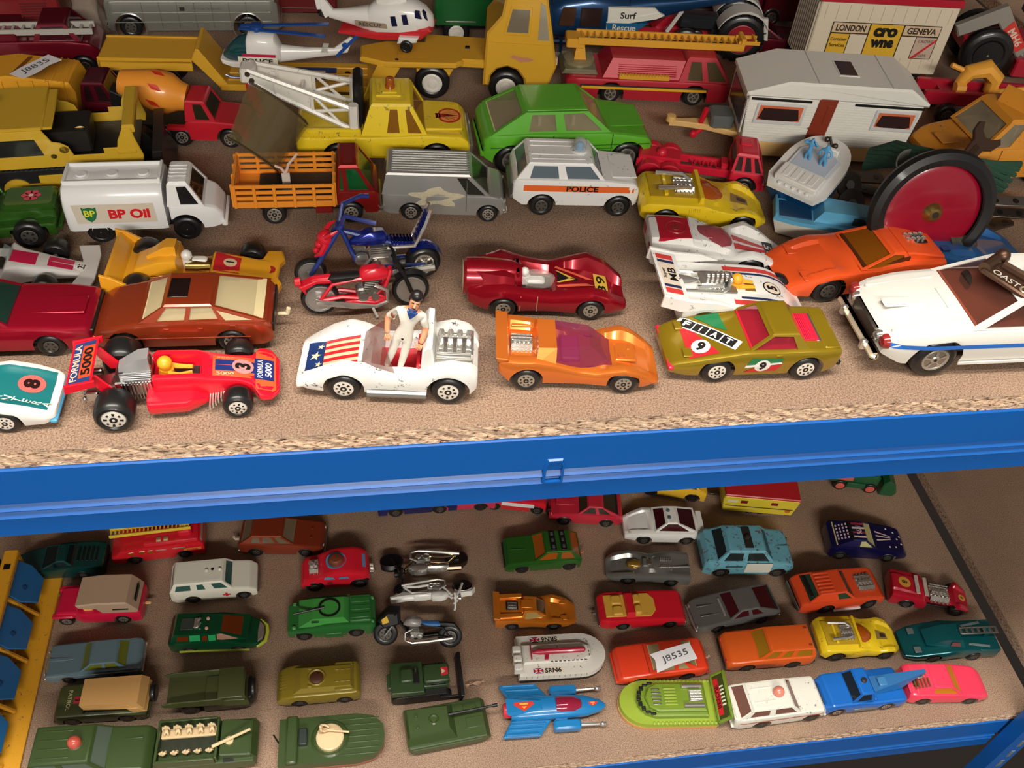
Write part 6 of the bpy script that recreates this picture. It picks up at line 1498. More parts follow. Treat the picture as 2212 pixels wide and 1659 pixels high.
t.box('gas_locker', (-63, 0, 14), (15, 17, 9), paint((96, 100, 98), 0, .4, .2), 1.5)
b = MB(); b.tube([(-76, -2, 8), (-74, -3, 21)], 1.8, 7); b.tube([(-78, -3, 2.5), (-73, -3, 8)], 1.6, 7); b.ball((-79, -3, 2.2), 2.6, 8); t.part('jockey_wheel', b, RB)
t.wheels((8,), 18, 8, 5, 'dark', z=2.5)
t.prism('wheel_arch', [(-1, 0), (17, 0), (14, 7), (8, 9.5), (2, 7)], n * 21.2, n * 21.9, BLACK)

# ================================================================== container lorry
t = Toy('container_lorry', 'white toy container lorry with red roof lettered LONDON and GENEVA', 'toy truck')
t.fit((1731, 150), (2016, 163), -49, 49, 20, .014); n = t.near
CWT = paint((214, 202, 178), 0, .45, .2)
t.box('container', (0, 0, 25), (98, 40, 50), CWT, .8)
t.prism('roof', [(-50, -21), (50, -21), (50, 21), (-50, 21)], 49, 54, paint((172, 22, 44), 0, .4, .2), .6, 'xy')
b = MB()
for k in range(10): b.box((-49.4, -17 + 3.8 * k, 25), (1.4, 1.6, 46), .3)
t.part('front_ribs', b, paint((196, 186, 166), 0, .45, .2))
b = MB()
for k in range(12): t.box('side_rib', (-44 + 8 * k, n * 20.2, 42.5), (.8, .6, 10), CWT, .2); t.box('side_rib', (-44 + 8 * k, n * 20.2, 8), (.8, .6, 9), CWT, .2)
f1 = lambda z: n * 20.45
def pan(x0, x1, z0, z1, mat, e=0.0, nm='side_print'): return t.decal_quad(nm, [(x0, n * (20.5 + e), z0), (x1, n * (20.5 + e), z0), (x1, n * (20.5 + e), z1), (x0, n * (20.5 + e), z1)], mat, 1, 1)
DK = paint((52, 38, 28), 0, .5, 0); BG = paint((206, 182, 150), 0, .5, .1); YB = paint((216, 170, 48), 0, .5, .1)
pan(-37, 41, 12, 36, DK); pan(-36.4, -10.6, 28.6, 35.4, BG, .1); pan(14.6, 40.4, 28.6, 35.4, BG, .1); pan(-9.6, 13.6, 12.5, 35.4, YB, .1)
pan(-36.4, -23, 12.5, 27.6, YB, .1); pan(-22.4, -10.4, 12, 27.8, CWT, .12); pan(14.4, 25, 11.8, 27.8, CWT, .12); pan(25.6, 40.4, 12.5, 27.6, paint((190, 168, 150), 0, .5, .1), .1)
X = lambda x, z, e=.25: (x, n * (20.5 + e), z)
t.text('LONDON', X(-23.5, 32), (1, 0, 0), (0, 0, 1), 4.6, DK, .03, 21); t.text('GENEVA', X(27.5, 32), (1, 0, 0), (0, 0, 1), 4.6, DK, .03, 21)
t.text('cro', X(2, 30), (1, 0, 0), (0, 0, 1), 6.6, BLK_INK, .06, 17); t.text('wne', X(2, 22), (1, 0, 0), (0, 0, 1), 6, BLK_INK, .06, 17)
t.text('Container', X(-29.7, 24), (1, 0, 0), (0, 0, 1), 2.6, DK, .01, 11.6); t.text('Services', X(-29.7, 19.6), (1, 0, 0), (0, 0, 1), 2.6, DK, .01, 11)
t.text('CROWE', X(33, 25), (1, 0, 0), (0, 0, 1), 2.2, paint((120, 100, 90), 0, .5, 0), .01, 11); t.text('2005', X(33, 14.6), (1, 0, 0), (0, 0, 1), 2.2, paint((120, 100, 90), 0, .5, 0), .01, 8)
t.decal('red_flash', [X(25.6, 12.4, .3), X(28, 12.4, .3), X(40.4, 25, .3), X(40.4, 27, .3)], RED_INK)
t.box('chassis', (0, 0, -5), (96, 26, 6), paint((120, 20, 30), 0, .4, .2), .6); t.wheels((-30, 24, 36), 15, 7.5, 6, 'dark', z=-6.5)

# ================================================================== white tractor, dark red car, far red lorries
t = Toy('farm_tractor', 'white toy tractor with huge black treaded wheel and dark red hub', 'toy tractor')
t.fit((1588, 134), (1475, 124), -24, 20, 20, ZU); n = t.near
t.wheels((-24,), 15, 19.5, 11, 'red'); t.wheels((20,), 14, 11, 7, 'red')
b = MB()
for sg in (-1, 1):
    for k in range(18):
        a = 2 * math.pi * k / 18; b.box((-24 + 19.6 * math.cos(a), sg * 15, 19.5 + 19.6 * math.sin(a)), (2.2, 10, 2.2), .3)
t.part('tyre_lugs', b, TYRE)
TWH = paint((200, 198, 190), 0, .4, .3)
t.part('mudguard', MB().rings([[(-24 + 22 * math.cos(a), y, 19.5 + (22 + d) * math.sin(a)) for y, d in ((n * 22, 0), (n * 22, 2), (n * 6, 2), (n * 6, 0))] for a in [math.radians(20 + 12 * k) for k in range(12)]]), TWH)
t.part('mudguard', MB().rings([[(-24 + 22 * math.cos(a), y, 19.5 + (22 + d) * math.sin(a)) for y, d in ((-n * 22, 0), (-n * 22, 2), (-n * 6, 2), (-n * 6, 0))] for a in [math.radians(20 + 12 * k) for k in range(12)]]), TWH)
t.box('bonnet', (10, 0, 24), (34, 14, 12), paint((26, 30, 34), 0, .4, .3), 2); t.box('gearbox', (-14, 0, 20), (26, 14, 16), paint((30, 34, 36), 0, .5, .1), 1); t.prism('cab_post', [(-42, 38), (-46, 20), (-43, 20), (-38, 38)], n * 16, n * 20, TWH, .4)
t.tube('drawbar', [(-36, n * 6, 12), (-44, n * 16, 4)], 1.6, TWH, 7); t.tube('lift_arm', [(26, n * 8, 34), (36, n * 10, 16)], 1.8, TWH, 7)

t = car('maroon_coupe', 'dark maroon toy coupe half hidden behind the caravan', ((1598, 126), (1700, 133)), ZU, metallic((96, 14, 30), .25),
    C=[(-34, 15), (-20, 19), (30, 17), (36, 12)], W=[(-34, 15), (36, 14)], wh=(-20, 20, 6, 5, 15), zb=4, cab=dict(x=(-28, -18, -2, 12), z=(17.5, 26), w=(13, 10), side=((.1, .95),), glass_m=glass((60, 24, 24), .8)))

def far_lorry(label, a, b_, L, h, w, c, z=ZU):
    t = Toy('box_lorry', label, 'toy truck'); t.fit(a, b_, -L * .32, L * .32, w - 1, z); m = paint(c, .1, .35, .4)
    t.box('box_body', (-L * .12, 0, h * .55), (L * .74, 2 * w, h * .8), m, 1); t.box('cab', (L * .38, 0, h * .4), (L * .22, 2 * w * .95, h * .62), m, 1.6)
    t.box('windscreen', (L * .49, 0, h * .54), (1, 1.5 * w, h * .2), DG, .3); t.box('chassis', (0, 0, 7), (L * .9, w, 4), BLACK)
    t.wheels((-L * .32, L * .32), w - 3.5, 8, 6, 'dark'); t.box('rail', (-L * .12, t.near * (w + .3), h * .3), (L * .7, .8, 1.2), paint((120, 110, 104), .5, .4, 0)); return t
far_lorry('dark crimson toy lorry with grey rail behind the white tractor', (1420, 55), (1660, 58), 150, 48, 22, (92, 14, 28))
far_lorry('deep red toy lorry standing behind the silver coach', (590, 36), (700, 38), 110, 46, 20, (104, 16, 24))

t = Toy('flat_trailer', 'bright red toy trailer frame behind the yellow ladder', 'toy trailer'); t.fit((1345, 92), (1500, 98), -28, 28, 10, ZU); t.wheels((-28, 28), 9, 6, 4, 'dark')
t.part('frame', MB().box((0, -8, 9), (74, 3, 5), .5).box((0, 8, 9), (74, 3, 5), .5).prism([(-6, 10), (4, 20), (26, 18), (30, 10)], -7, 7, .6).box((-30, 0, 14), (5, 18, 16), .6), paint((176, 24, 44), 0, .36, .4))
# green lorry with grey hub behind the tractor unit
t = Toy('green_lorry', 'dark green toy lorry with fat tyre behind the yellow cab', 'toy truck')
t.fit((985, 100), (1120, 102), -30, 34, 22, ZU); GT = paint((20, 92, 40), 0, .35, .4)
t.wheels((-30, 34), 17, 13.5, 10, 'cap'); t.box('tipper_body', (-14, 0, 36), (76, 46, 30), GT, 1.4); t.box('side_trim', (-26, t.near * 23.2, 26), (30, .6, 1), CHROME); t.box('chassis', (0, 0, 16), (100, 20, 6), BLACK, .6); t.box('cab', (36, 0, 34), (20, 40, 36), YL, 2)

# ================================================================== silver coach
t = Toy('motor_coach', 'long silver toy coach with red seats inside and small print on flank', 'toy bus')
t.fit((288, 82), (540, 80), -48, 48, 19, ZU); n = t.near; SC_ = metallic((150, 150, 140), .34)
t.hull(SC_, C=[(-66, 30), (-62, 32), (70, 32), (74, 28)], W=[(-66, 18), (-60, 20), (68, 20), (74, 18)], zb=6, arches=[(-48, 12.5, 9), (48, 12.5, 9)], rr=1.2)
t.wheels((-48, 48), 16.6, 9, 5, 'dark')
t.cabin(SC_, (-64, -60, 66, 72), (31.6, 50), (19.8, 17.5), side=tuple((k / 7, (k + 1) / 7) for k in range(7)), glass_m=glass((84, 20, 28), .7), inter=paint((110, 20, 28), 0, .5, .1), fr=1.8, rr=3)
for z in (14, 22, 29): t.box('trim_line', (4, n * 20.1, z), (128, .5, .5), paint((186, 186, 176), .5, .3, .2))
for k in range(7): t.box('panel_seam', (-36 + 14 * k, n * 20.0, 20), (.5, .5, 22), paint((120, 120, 112), .4, .4, 0))
t.part('wheel_arch_trim', MB().hoop([(12.2, -.5), (13.4, .2), (12.6, .8)], (-48, n * 20, 9), 'y', 26), CHROME); t.part('wheel_arch_trim', MB().hoop([(12.2, -.5), (13.4, .2), (12.6, .8)], (48, n * 20, 9), 'y', 26), CHROME)
t.text('VIP COACH TRAVEL', (16, n * 20.35, 25.4), (n * -1, 0, 0), (0, 0, 1), 2.0, paint((104, 104, 98), 0, .5, 0), .01, 24)
t.box('crest', (-4, n * 20.3, 25.4), (4, .4, 3.2), paint((40, 38, 36), 0, .5, 0)); t.box('front_bumper', (74.5, 0, 9), (2.5, 36, 4), CHROME, .8); t.box('rear_bumper', (-66.5, 0, 9), (2.5, 36, 4), CHROME, .8)
# pale crumpled plastic bag beside the coach
t = Toy('plastic_bag', 'crumpled clear plastic bag beside the silver coach', 'bag')
b = MB(); b.lathe([(.1, 0), (11, 1), (13, 8), (12, 18), (9, 30), (10, 40), (6, 46), (.1, 47)], (0, 0, 0), 'z', 18)
b.v = [(x * (1 + .25 * math.sin(z * .7 + 5 * math.atan2(y, x))), y * (1 + .25 * math.sin(z * .5 + 3 * math.atan2(y, x))), z) for x, y, z in b.v]
t.part('film', b, glass((176, 160, 146), .5), None, 60); t.part('knot', MB().ball((0, 0, 47), 3, 8), glass((176, 160, 146), .6)); pp = at(195, 92, 0); t.place((pp.x, pp.y + .012, 0), 0, .8)

# ================================================================== fire engine with white ladder, far red van
MR = metallic((118, 14, 36), .24)
t = car('ladder_truck', 'metallic maroon toy fire truck under an off-white ladder', ((40, 172), (190, 168)), ZU, MR,
    C=[(-46, 22), (-44, 26), (10, 26), (26, 24), (32, 18)], W=[(-46, 17), (28, 17), (32, 15)], wh=(-24, 20, 7.5, 6, 17), zb=5, hub='dark', cat='toy truck')
t.cabin(MR, (-8, -4, 14, 22), (25.4, 36), (16, 13), side=((.1, .9),), glass_m=glass((70, 20, 30), .8), name='cab'); t.box('locker', (-30, 0, 28), (26, 30, 6), MR, 1)
b = MB(); LW = paint((176, 174, 164), 0, .5, .2)
for sg in (-1, 1): b.box((-12, -8 + sg * 5.5, 31), (84, 2, 4), .4)
for k in range(14): b.box((-50 + 6 * k, -8, 31), (1.6, 11, 1.6), .2)
t.part('ladder', b, LW); t.box('ladder_post', (-36, -8, 26), (8, 8, 12), MR, 1)
t = Toy('red_van', 'dull red toy van with pale roof edge in the far corner', 'toy van')
t.fit((-10, 70), (110, 66), -25, 25, 16, ZU); VR = paint((128, 34, 36), 0, .4, .3); t.wheels((-25, 25), 13, 8, 6, 'dark')
t.box('body', (0, 0, 20), (78, 34, 24), VR, 2); t.box('upper_body', (-4, 0, 39), (66, 33, 16), paint((178, 76, 66), 0, .4, .3), 2); t.box('roof_edge', (-4, t.near * 16.7, 33), (68, 1, 1.6), paint((200, 190, 180), 0, .4, .2), .3)
b = MB()
for k in range(7): b.box((16, t.near * 17.2, 12 + 2.6 * k), (24, .8, 1.2), .2)
t.part('grille', b, paint((96, 24, 26), 0, .5, .1))

# ================================================================== refuse truck
t = Toy('refuse_truck', 'toy refuse truck with ribbed orange-yellow body and maroon cab', 'toy truck')
t.fit((66, 280), (226, 282), -26, 24, 15, ZU); n = t.near; RY = paint((222, 158, 38), 0, .42, .2); MC = metallic((96, 12, 34), .26)
t.wheels((-26, 24), 12, 7, 5, 'dark')
t.prism('hopper', [(-52, 10), (10, 10), (12, 30), (9, 37), (-30, 41), (-52, 38)], -17, 17, RY, 1.2)
b = MB()
for k in range(6): b.prism([(-46 + 10 * k, 11), (-44 + 10 * k, 11), (-43.4 + 10 * k, 37.6 + .2 * k), (-45.4 + 10 * k, 37.6 + .2 * k)], n * 16.6, n * 18, .2)
for k in range(4): b.box((-6 + 4 * k, 0, 38.6 - .5 * k), (1.2, 33, 1.2), .2)
t.part('body_ribs', b, RY); t.prism('top_slot', [(-28, -12), (-25.6, -12), (-20, 12), (-22.4, 12)], 40.4, 41, paint((120, 66, 16), 0, .6, 0), 0, 'xy')
t.hull(MC, C=[(13, 20), (14, 22), (34, 21), (37, 16)], W=[(13, 15), (34, 15), (37, 13.5)], zb=5, arches=[(24, 8.4, 7)], rr=1.4, name='cab_body')
t.cabin(MC, (13.4, 15, 30, 36), (21, 35), (14.6, 12), side=((.08, .44), (.5, .94)), glass_m=paint((30, 8, 14), 0, .25, .3), rr=2, fr=1.4, seat=False)
lab = Toy('price_label', 'torn white paper label with pencilled code on the refuse truck', 'label')
b = MB(); W8 = [(x, y) for x, y in ((-12, -5), (-3, -5.5), (6, -4), (14, -4.8), (12.5, 5), (3, 5.2), (-6, 5), (-14, 4))]
b.prism(W8, 0, .25, 0, 'xy'); lab.part('slip', b, PAPER); lab.text('J8835', (0, 0, .3), (1, 0, 0), (0, 1, 0), 5, INK, .005, 18)
pp = at(78, 165, .039); lab.place((pp.x, pp.y + .004, .0425), math.radians(48), .95, (.06, -.05))

# ================================================================== cement mixer
t = Toy('cement_mixer', 'red toy cement mixer with orange barrel and red dashes', 'toy truck')
t.fit((397, 317), (500, 321), -15.5, 15.5, 14, ZU); n = t.near; CR_ = paint((190, 26, 42), 0, .34, .4)
t.wheels((-28, -15.5, 15.5), 11.4, 6.8, 5, 'slot')
t.hull(CR_, C=[(-13, 13), (-11.5, 19), (4, 19.5), (18, 18.6), (26, 17), (29, 12)], W=[(-13, 13), (-10, 14), (24, 14), (29, 12.5)], zb=5.5, arches=[(15.5, 8.2, 6.8)], rr=1.6, name='cab_body', bf=1)
t.cabin(CR_, (-11.5, -10.5, 2, 8), (18.8, 32), (13.4, 11), side=(((.3, .28), (.9, .88)),), glass_m=paint((40, 40, 24), 0, .2, .3), rr=1.8, fr=1.5)
t.box('chassis', (-30, 0, 10), (46, 18, 5), BLACK, .6); t.box('running_board', (-18, n * 12, 13), (12, 5, 2.4), CR_, .4)
b = MB(); b.lathe([(.1, -20), (7, -20), (8, -18.6), (12.5, -2), (13.5, 6), (13, 12), (9.5, 18), (8.6, 22), (.1, 22)], (0, 0, 0), 'x', 24)
Mx = Matrix.Translation((-33, 0, 33)) @ Matrix.Rotation(math.radians(13), 4, 'Y'); b.xf(Mx); t.part('barrel', b, paint((234, 150, 50), 0, .38, .35))
for k in range(8):
    a0 = 2 * math.pi * k / 8; P4 = []
    for xx, r_, da in ((-1, 13.2, .0), (5, 14.0, .0), (8.5, 13.9, .24), (2.5, 13.7, .24)): P4.append(Mx @ Vector((xx, r_ * math.cos(a0 + da), r_ * math.sin(a0 + da))))
    t.decal('red_dash', P4, paint((206, 48, 26), 0, .4, .2))
t.prism('barrel_stand', [(-60, 10), (-46, 10), (-50, 30), (-58, 34)], -6, 6, BLACK, .5)

# ================================================================== crawler loader
LY = paint((206, 166, 44), 0, .4, .3)
t = Toy('crawler_loader', 'big yellow toy crawler loader with black tracks and black blade', 'toy bulldozer')
t.fit((40, 438), (300, 419), 0, 70, 22, ZU); n = t.near; t.o.scale[2] *= .88
for sg in (-1, 1):
    b = MB(); pts = []
    for k in range(40):
        u = k / 40; Lh = 38
        if u < .5: c = 35 + Lh * (u * 4 - 1); pts.append((c, 0.5)) if 0 else None
    ring = []
    for a in range(-90, 91, 15): ring.append((68 + 13 * math.cos(math.radians(a)), 14 + 13 * math.sin(math.radians(a))))
    for a in range(90, 271, 15): ring.append((-6 + 13 * math.cos(math.radians(a)), 14 + 13 * math.sin(math.radians(a))))
    b.prism(ring, sg * 14, sg * 25, .8)
    for k in range(26): b.box((-5 + 2.9 * k, sg * 19.5, 27.4), (1.4, 11, 1.6), .2); b.box((-5 + 2.9 * k, sg * 19.5, .8), (1.4, 11, 1.2), .2)
    t.part('track', b, RUBBER)
    b = MB(); b.lathe([(.1, -1), (8, -1), (8, 1), (.1, 1)], (4, sg * 25, 13), 'y', 20); b.box((26, sg * 25.4, 13), (36, 1.6, 8), .5); b.box((30, sg * 25.4, 20), (26, 1.6, 6), .5)
    t.part('track_frame', b, LY)
    pl = [(-16, 28), (78, 28), (79, 33), (76, 46), (75, 54), (70, 54), (66, 45), (65, 40), (57, 40), (57, 36), (40, 36), (38, 43), (34, 46), (30, 47), (26, 56), (-16, 56)]
    t.prism('side_plate', pl, sg * 23.4, sg * 25, LY, .5)
    t.prism('window_opening', [(-10, 38), (24, 38), (21, 50), (-14, 50)], sg * 24.9, sg * 25.3, BLACK); t.box('pressed_rib', (70, sg * 25.2, 37), (11, 1, 2.6), LY, .5)
    for x, z, r in ((35.5, 41, 2.6), (29, 36.5, 1.8)): t.lathe('bolt_hole', [(.1, .3), (r, .3), (r, 0)], BLACK, (x, sg * 25.0, z), 'y', 14)
t.box('roof', (4, 0, 57), (46, 50, 2.4), LY, .8); t.box('louvre_step', (28, 0, 56), (8, 46, 2), LY, .6); t.box('engine', (34, 0, 38), (30, 26, 16), paint((30, 28, 24), 0, .5, .1), 1)
t.box('floor_plate', (30, 0, 29), (92, 46, 2), BLACK); t.tube('exhaust_stack', [(-4, -2, 57), (-4, -2, 68)], 3, BLACK, 10); t.prism('cross_bar', [(70, -24), (77, -24), (77, 24), (70, 24)], 50, 56, LY, .8, 'xy')
t.prism('blade', [(82, 4), (92, 2), (94, 6), (88, 20), (90, 36), (84, 36), (82, 24)], -26, 26, paint((24, 22, 22), 0, .4, .2), .6); t.lathe('lever', [(3, -1), (5, 0), (3, 1)], LY, (44, n * 8, 42), 'y', 14)

# ================================================================== red crane with lettered boom, red trailer frame
t = Toy('mobile_crane', 'red toy crane with black wheels and grey boom lettered MH6', 'toy crane')
t.fit((2110, 170), (2262, 184), -26, 22, 18, ZU); n = t.near; RCR = paint((168, 22, 44), 0, .36, .4)
t.wheels((-26, 22), 14, 16.5, 10, 'plain')
t.box('chassis', (0, 0, 20), (84, 24, 10), RCR, 1.5); t.box('cab', (26, 0, 34), (26, 30, 22), RCR, 2); t.box('step', (4, n * 17, 10), (20, 6, 12), RCR, 1)
GB = paint((150, 146, 136), .2, .45, .2)
b = MB(); b.prism([(-52, 32), (-48, 25), (-26, 36), (-4, 14), (0, 20), (-24, 48)], n * 8, n * 14, .8); t.part('boom', b, GB)
t.prism('boom_label', [(-21.5, 32.5), (-7, 18.5), (-2, 23), (-17, 39)], n * 14.0, n * 14.3, paint((206, 56, 48), 0, .4, .2)); t.text('MH6', (-11.8, n * 14.4, 28.4), (.70, 0, -.70), (.70, 0, .70), 4.8, paint((226, 190, 170), 0, .4, 0), .03, 14)
t.tube('ram', [(-3, n * 11, 18), (4, n * 11, 11)], 2.6, CHROME, 8); t.box('counterweight', (8, -n * 6, 46), (20, 18, 22), paint((26, 34, 60), 0, .4, .2), 1.5)
t = Toy('hook_trailer', 'red toy trailer frame with bright yellow winch hook', 'toy trailer')
t.fit((1998, 262), (2200, 275), -34, 28, 10, ZU)
t.part('frame', MB().box((0, -8, 16), (82, 4, 9), .6).box((0, 8, 16), (82, 4, 9), .6).box((-20, 0, 15), (16, 16, 6), .5).box((28, 0, 16), (10, 20, 6), .5).prism([(-8, 13), (8, 13), (2, 4), (-4, 4)], -9.5, -8.5, .3), RCR)
b = MB()
b.tube([(-18, 0, 20), (-14, 0, 30), (-4, 0, 33), (4, 0, 27), (4, 0, 20), (10, 0, 17), (18, 0, 19), (26, 0, 21)], [3, 5, 6, 5.4, 4.6, 3, 2.4, 1.8], 10); b.tube([(-22, -6, 22), (-16, -6, 22)], 3.4, 8); b.tube([(-26, 2, 33), (-16, 1, 30)], 1.6, 7)
t.part('winch_hook', b, paint((232, 166, 62), 0, .42, .25)); t.wheels((-24, 20), 12, 7, 5, 'dark')

# ================================================================== yellow van with spanner lying on it
YV = paint((214, 142, 44), 0, .36, .35, wear=.05)
t = car('delivery_van', 'mustard yellow toy van with a rusty spanner lying across its bonnet', ((2236, 402), (2056, 410)), ZU, YV,
    C=[(-38, 20), (-36, 23), (8, 23), (14, 22), (32, 18), (37, 14)], W=[(-38, 17), (28, 17), (37, 14.5)], wh=(-24, 24, 7, 5.6, 16.8), zb=[(-38, 8), (-32, 5.4), (32, 5.4), (37, 8)], rr=2.2, hub='dark',
    cab=dict(x=(-38, -36, 6, 17), z=(22.4, 37), w=(16.2, 13.6), side=((.72, .96),), glass_m=glass((150, 140, 116), .6), inter=paint((190, 170, 130), 0, .6, 0), fr=1.6, rr=2.4, rear=False), cat='toy van')
n = t.near
for x in (6, -16): t.box('door_seam', (x, n * 16.9, 15), (.5, .6, 14), paint((140, 84, 20), 0, .5, 0))
t.box('bonnet_panel', (26, 0, 20), (11, 10, .8), YV, .3); t.box('front_bumper', (37.4, 0, 9), (2.6, 30, 3), GUN, .6)
t = Toy('roof_flap', 'yellow toy lifting flap standing above the mustard van', 'toy part')
t.prism('panel', [(-9, 0), (9, 0), (9, 16), (-9, 16)], -1, 1, YV, .4); t.prism('frame', [(-10, -2), (10, -2), (10, 0), (-10, 0)], -1.6, 1.6, YV, .4)
pp = at(2192, 275, .038); t.place((pp.x, pp.y + .012, .0385), math.radians(-60), 1.0, (-.5, 0))
t = Toy('open_spanner', 'rusty brown toy spanner resting on the mustard van', 'tool')
pts = [(-22, -3), (-19, -7), (-13, -7.4), (-9, -4), (-4, -3.6), (10, -4.2), (15, -8), (22, -9.4), (25, -7), (19, -3.4), (17, 0), (19, 3.6), (25, 6.4), (22, 9), (15, 8), (10, 4.4), (-4, 3.6), (-9, 4), (-13, 7.4), (-19, 7), (-22, 3), (-17, 2.4), (-16, 0), (-17, -2.4)]
t.prism('shaft', pts, 0, 2.4, paint((84, 62, 50), .5, .6, 0), .4, 'xy'); t.prism('cast_lines', [(-3, -1.6), (8, -1.6), (8, 1.6), (-3, 1.6)], 2.3, 2.7, paint((70, 50, 40), .5, .6, 0), .1, 'xy')
pp = at(2094, 328, .036); t.place((pp.x, pp.y, .0335), math.radians(38), 1.0, (.55, -.25))

# ================================================================== big red wheel and metal construction parts
t = Toy('pulley_wheel', 'large red disc wheel with black rubber tyre and brass hub', 'toy wheel')
b = MB(); b.hoop([(25.5, -2.6), (26, -3.6), (29.5, -4.6), (32.5, -3), (33.5, 0), (32.5, 3), (29.5, 4.6), (26, 3.6), (25.5, 2.6)], (0, 0, 0), 'y', 56); t.part('tyre', b, RUBBER)
t.lathe('disc', [(.1, -1.6), (22, -1.8), (25.2, -1.0), (26.6, 0), (25.2, 1.0), (.1, 1.6)], paint((150, 14, 40), 0, .28, .5), (0, 0, 0), 'y', 56)
b = MB(); b.lathe([(1.6, -2.2), (1.8, -5.2), (3.2, -5.0), (4.6, -3.2), (5.4, -1.6)], (0, 0, 0), 'y', 24); t.part('hub', b, paint((176, 150, 84), .9, .28, 0)); t.lathe('bore', [(.1, -4.9), (1.8, -4.9), (1.8, -4)], paint((40, 26, 18), 0, .6, 0), (0, 0, 0), 'y', 12)
t.lathe('collar', [(.1, 2), (3.5, 2), (4.4, 1)], STEEL, (0, 0, 0), 'y', 12)
pp = at(2010, 458, .033); t.place((pp.x, pp.y, .0335), math.radians(-4), 1.0, (-.20, 0))
t = Toy('square_nut', 'small brass square nut and bolt against the red wheel', 'nut')
t.part('nut', MB().hoop([(2.4, -1.4), (4.8, -1.4), (4.8, 1.4), (2.4, 1.4)], (0, 0, 0), 'y', 4), paint((120, 92, 60), .9, .35, 0), None, 20); t.tube('bolt', [(0, -1, 0), (0, 9, -3)], 2.2, GUN, 8)
pp = at(1978, 518, .016); t.place((pp.x, pp.y, .017), .2, 1.0, (-.2, .3))
def strip(label, px, z, ang, L, w=9, tilt=(0, 0), lift=0.0, m=None, holes=True):
    t = Toy('metal_strip', label, 'metal part'); h = L / 2
    t.prism('bar', [(-h, -w / 2 + 2), (-h + 2, -w / 2), (h - 2, -w / 2), (h, -w / 2 + 2), (h, w / 2 - 2), (h - 2, w / 2), (-h + 2, w / 2), (-h, w / 2 - 2)], 0, 1.2, m or GUN, .2, 'xy')
    k = int(L / 10)
    for i in range(k): t.lathe('hole', [(.1, 1.32), (1.9, 1.32), (1.9, 1.1)], BLACK, (-h + 5 + i * (L - 10) / max(1, k - 1), 0, 0), 'z', 10)
    pp = at(px[0], px[1], z); t.place((pp.x, pp.y, z + lift), ang, 1.0, tilt); return t
strip('long dark perforated metal strip between white launch and red wheel', (1852, 384), .010, .05, 34, 9, (.2, .1))
strip('short dark perforated metal strip under the long strip by the launch', (1866, 410), .002, -.5, 30, 8, (.1, 0))
strip('grey perforated strip sticking out behind the red wheel towards the van', (2170, 436), .012, -.1, 46, 7, (.3, 0), 0, STEEL)
strip('brown perforated strip lying below the green cord hank', (2178, 462), .005, -.16, 44, 7, (.3, 0))
strip('bent dark strip end on the bare board beyond the red wheel', (2156, 486), .001, .3, 20, 8)
def washer(label, px, z, r, tilt, mat=None):
    t = Toy('metal_disc', label, 'metal part'); t.part('disc', MB().hoop([(r * .3, 0), (r, 0), (r, 1.4), (r * .3, 1.4)], (0, 0, 0), 'z', 26).hoop([(r * .3, 0), (r * .3, 1.4)], (0, 0, 0), 'z', 26), mat or GUN); t.lathe('boss', [(r * .18, .2), (r * .3, 1), (r * .34, 2.4), (r * .2, 2.4)], STEEL, (0, 0, 0), 'z', 14)
    pp = at(px[0], px[1], z); t.place((pp.x, pp.y, z), 0, 1.0, tilt)
washer('dark metal disc with centre hole leaning by the launch', (1832, 400), .012, 8, (.9, .2)); washer('second dark metal disc lower down by the blue cruiser', (1836, 440), .010, 8.5, (1.0, .1)); washer('pale grey metal disc behind the top of the red wheel', (1962, 352), .050, 7, (1.0, 0), STEEL)
washer('flat bronze disc on the board near the blue cruiser roof', (1812, 452), .003, 7, (.3, .4), paint((150, 110, 80), .8, .35, 0))
t = Toy('cord_hank', 'hank of dark green cord draped behind the red wheel', 'cord')
GC = paint((38, 78, 60), 0, .75, .0, bump=.5)
base = [at(1880, 352, .034), at(1945, 362, .044), at(2020, 372, .056), at(2080, 378, .050), at(2130, 384, .036), at(2190, 392, .028)]
base = [q + Vector((0, .013 if 0 < i < 4 else .004, 0)) for i, q in enumerate(base)]
o0 = base[2].copy()
for k in range(15):
    a = 2 * math.pi * k / 15; pth = []
    for i, q in enumerate(base):
        rr_ = (5.5, 6.5, 4, 3, 6.5, 8.5)[i]; pth.append(((q.x - o0.x) * 1000 + rr_ * .5 * math.cos(a + i * .5), (q.y - o0.y) * 1000 + rr_ * math.cos(a + i * .6) * .6, (q.z - o0.z) * 1000 + rr_ * math.sin(a + i * .6)))
    fine = []
    for i in range(len(pth) - 1):
        for u in (0, .33, .66): fine.append(tuple(Vector(pth[i]).lerp(Vector(pth[i + 1]), u)))
    t.tube('strand', fine + [pth[-1]], 1.6, GC, 6)
b = MB(); bq = base[4]
for k in range(3): b.lathe([(7.2, k * 2.2 - 1), (8.2, k * 2.2), (7.2, k * 2.2 + 1)], ((bq.x - o0.x) * 1000 - 6, (bq.y - o0.y) * 1000, (bq.z - o0.z) * 1000), 'x', 14)
t.part('binding', b, GC); t.place(o0, 0, 1.0)
t = Toy('cord_tail', 'loose frayed end of green cord below the red wheel', 'cord')
for k in range(6): t.tube('strand', [(0, k * .8, .8), (8, k * 1.2 - 2, 3 + k * .4), (18, k * 2 - 4, 2), (26, k * 2.4 - 4, 1)], .9, GC, 6)
pp = at(2105, 560, 0); t.place((pp.x, pp.y, .0), .25, .9)
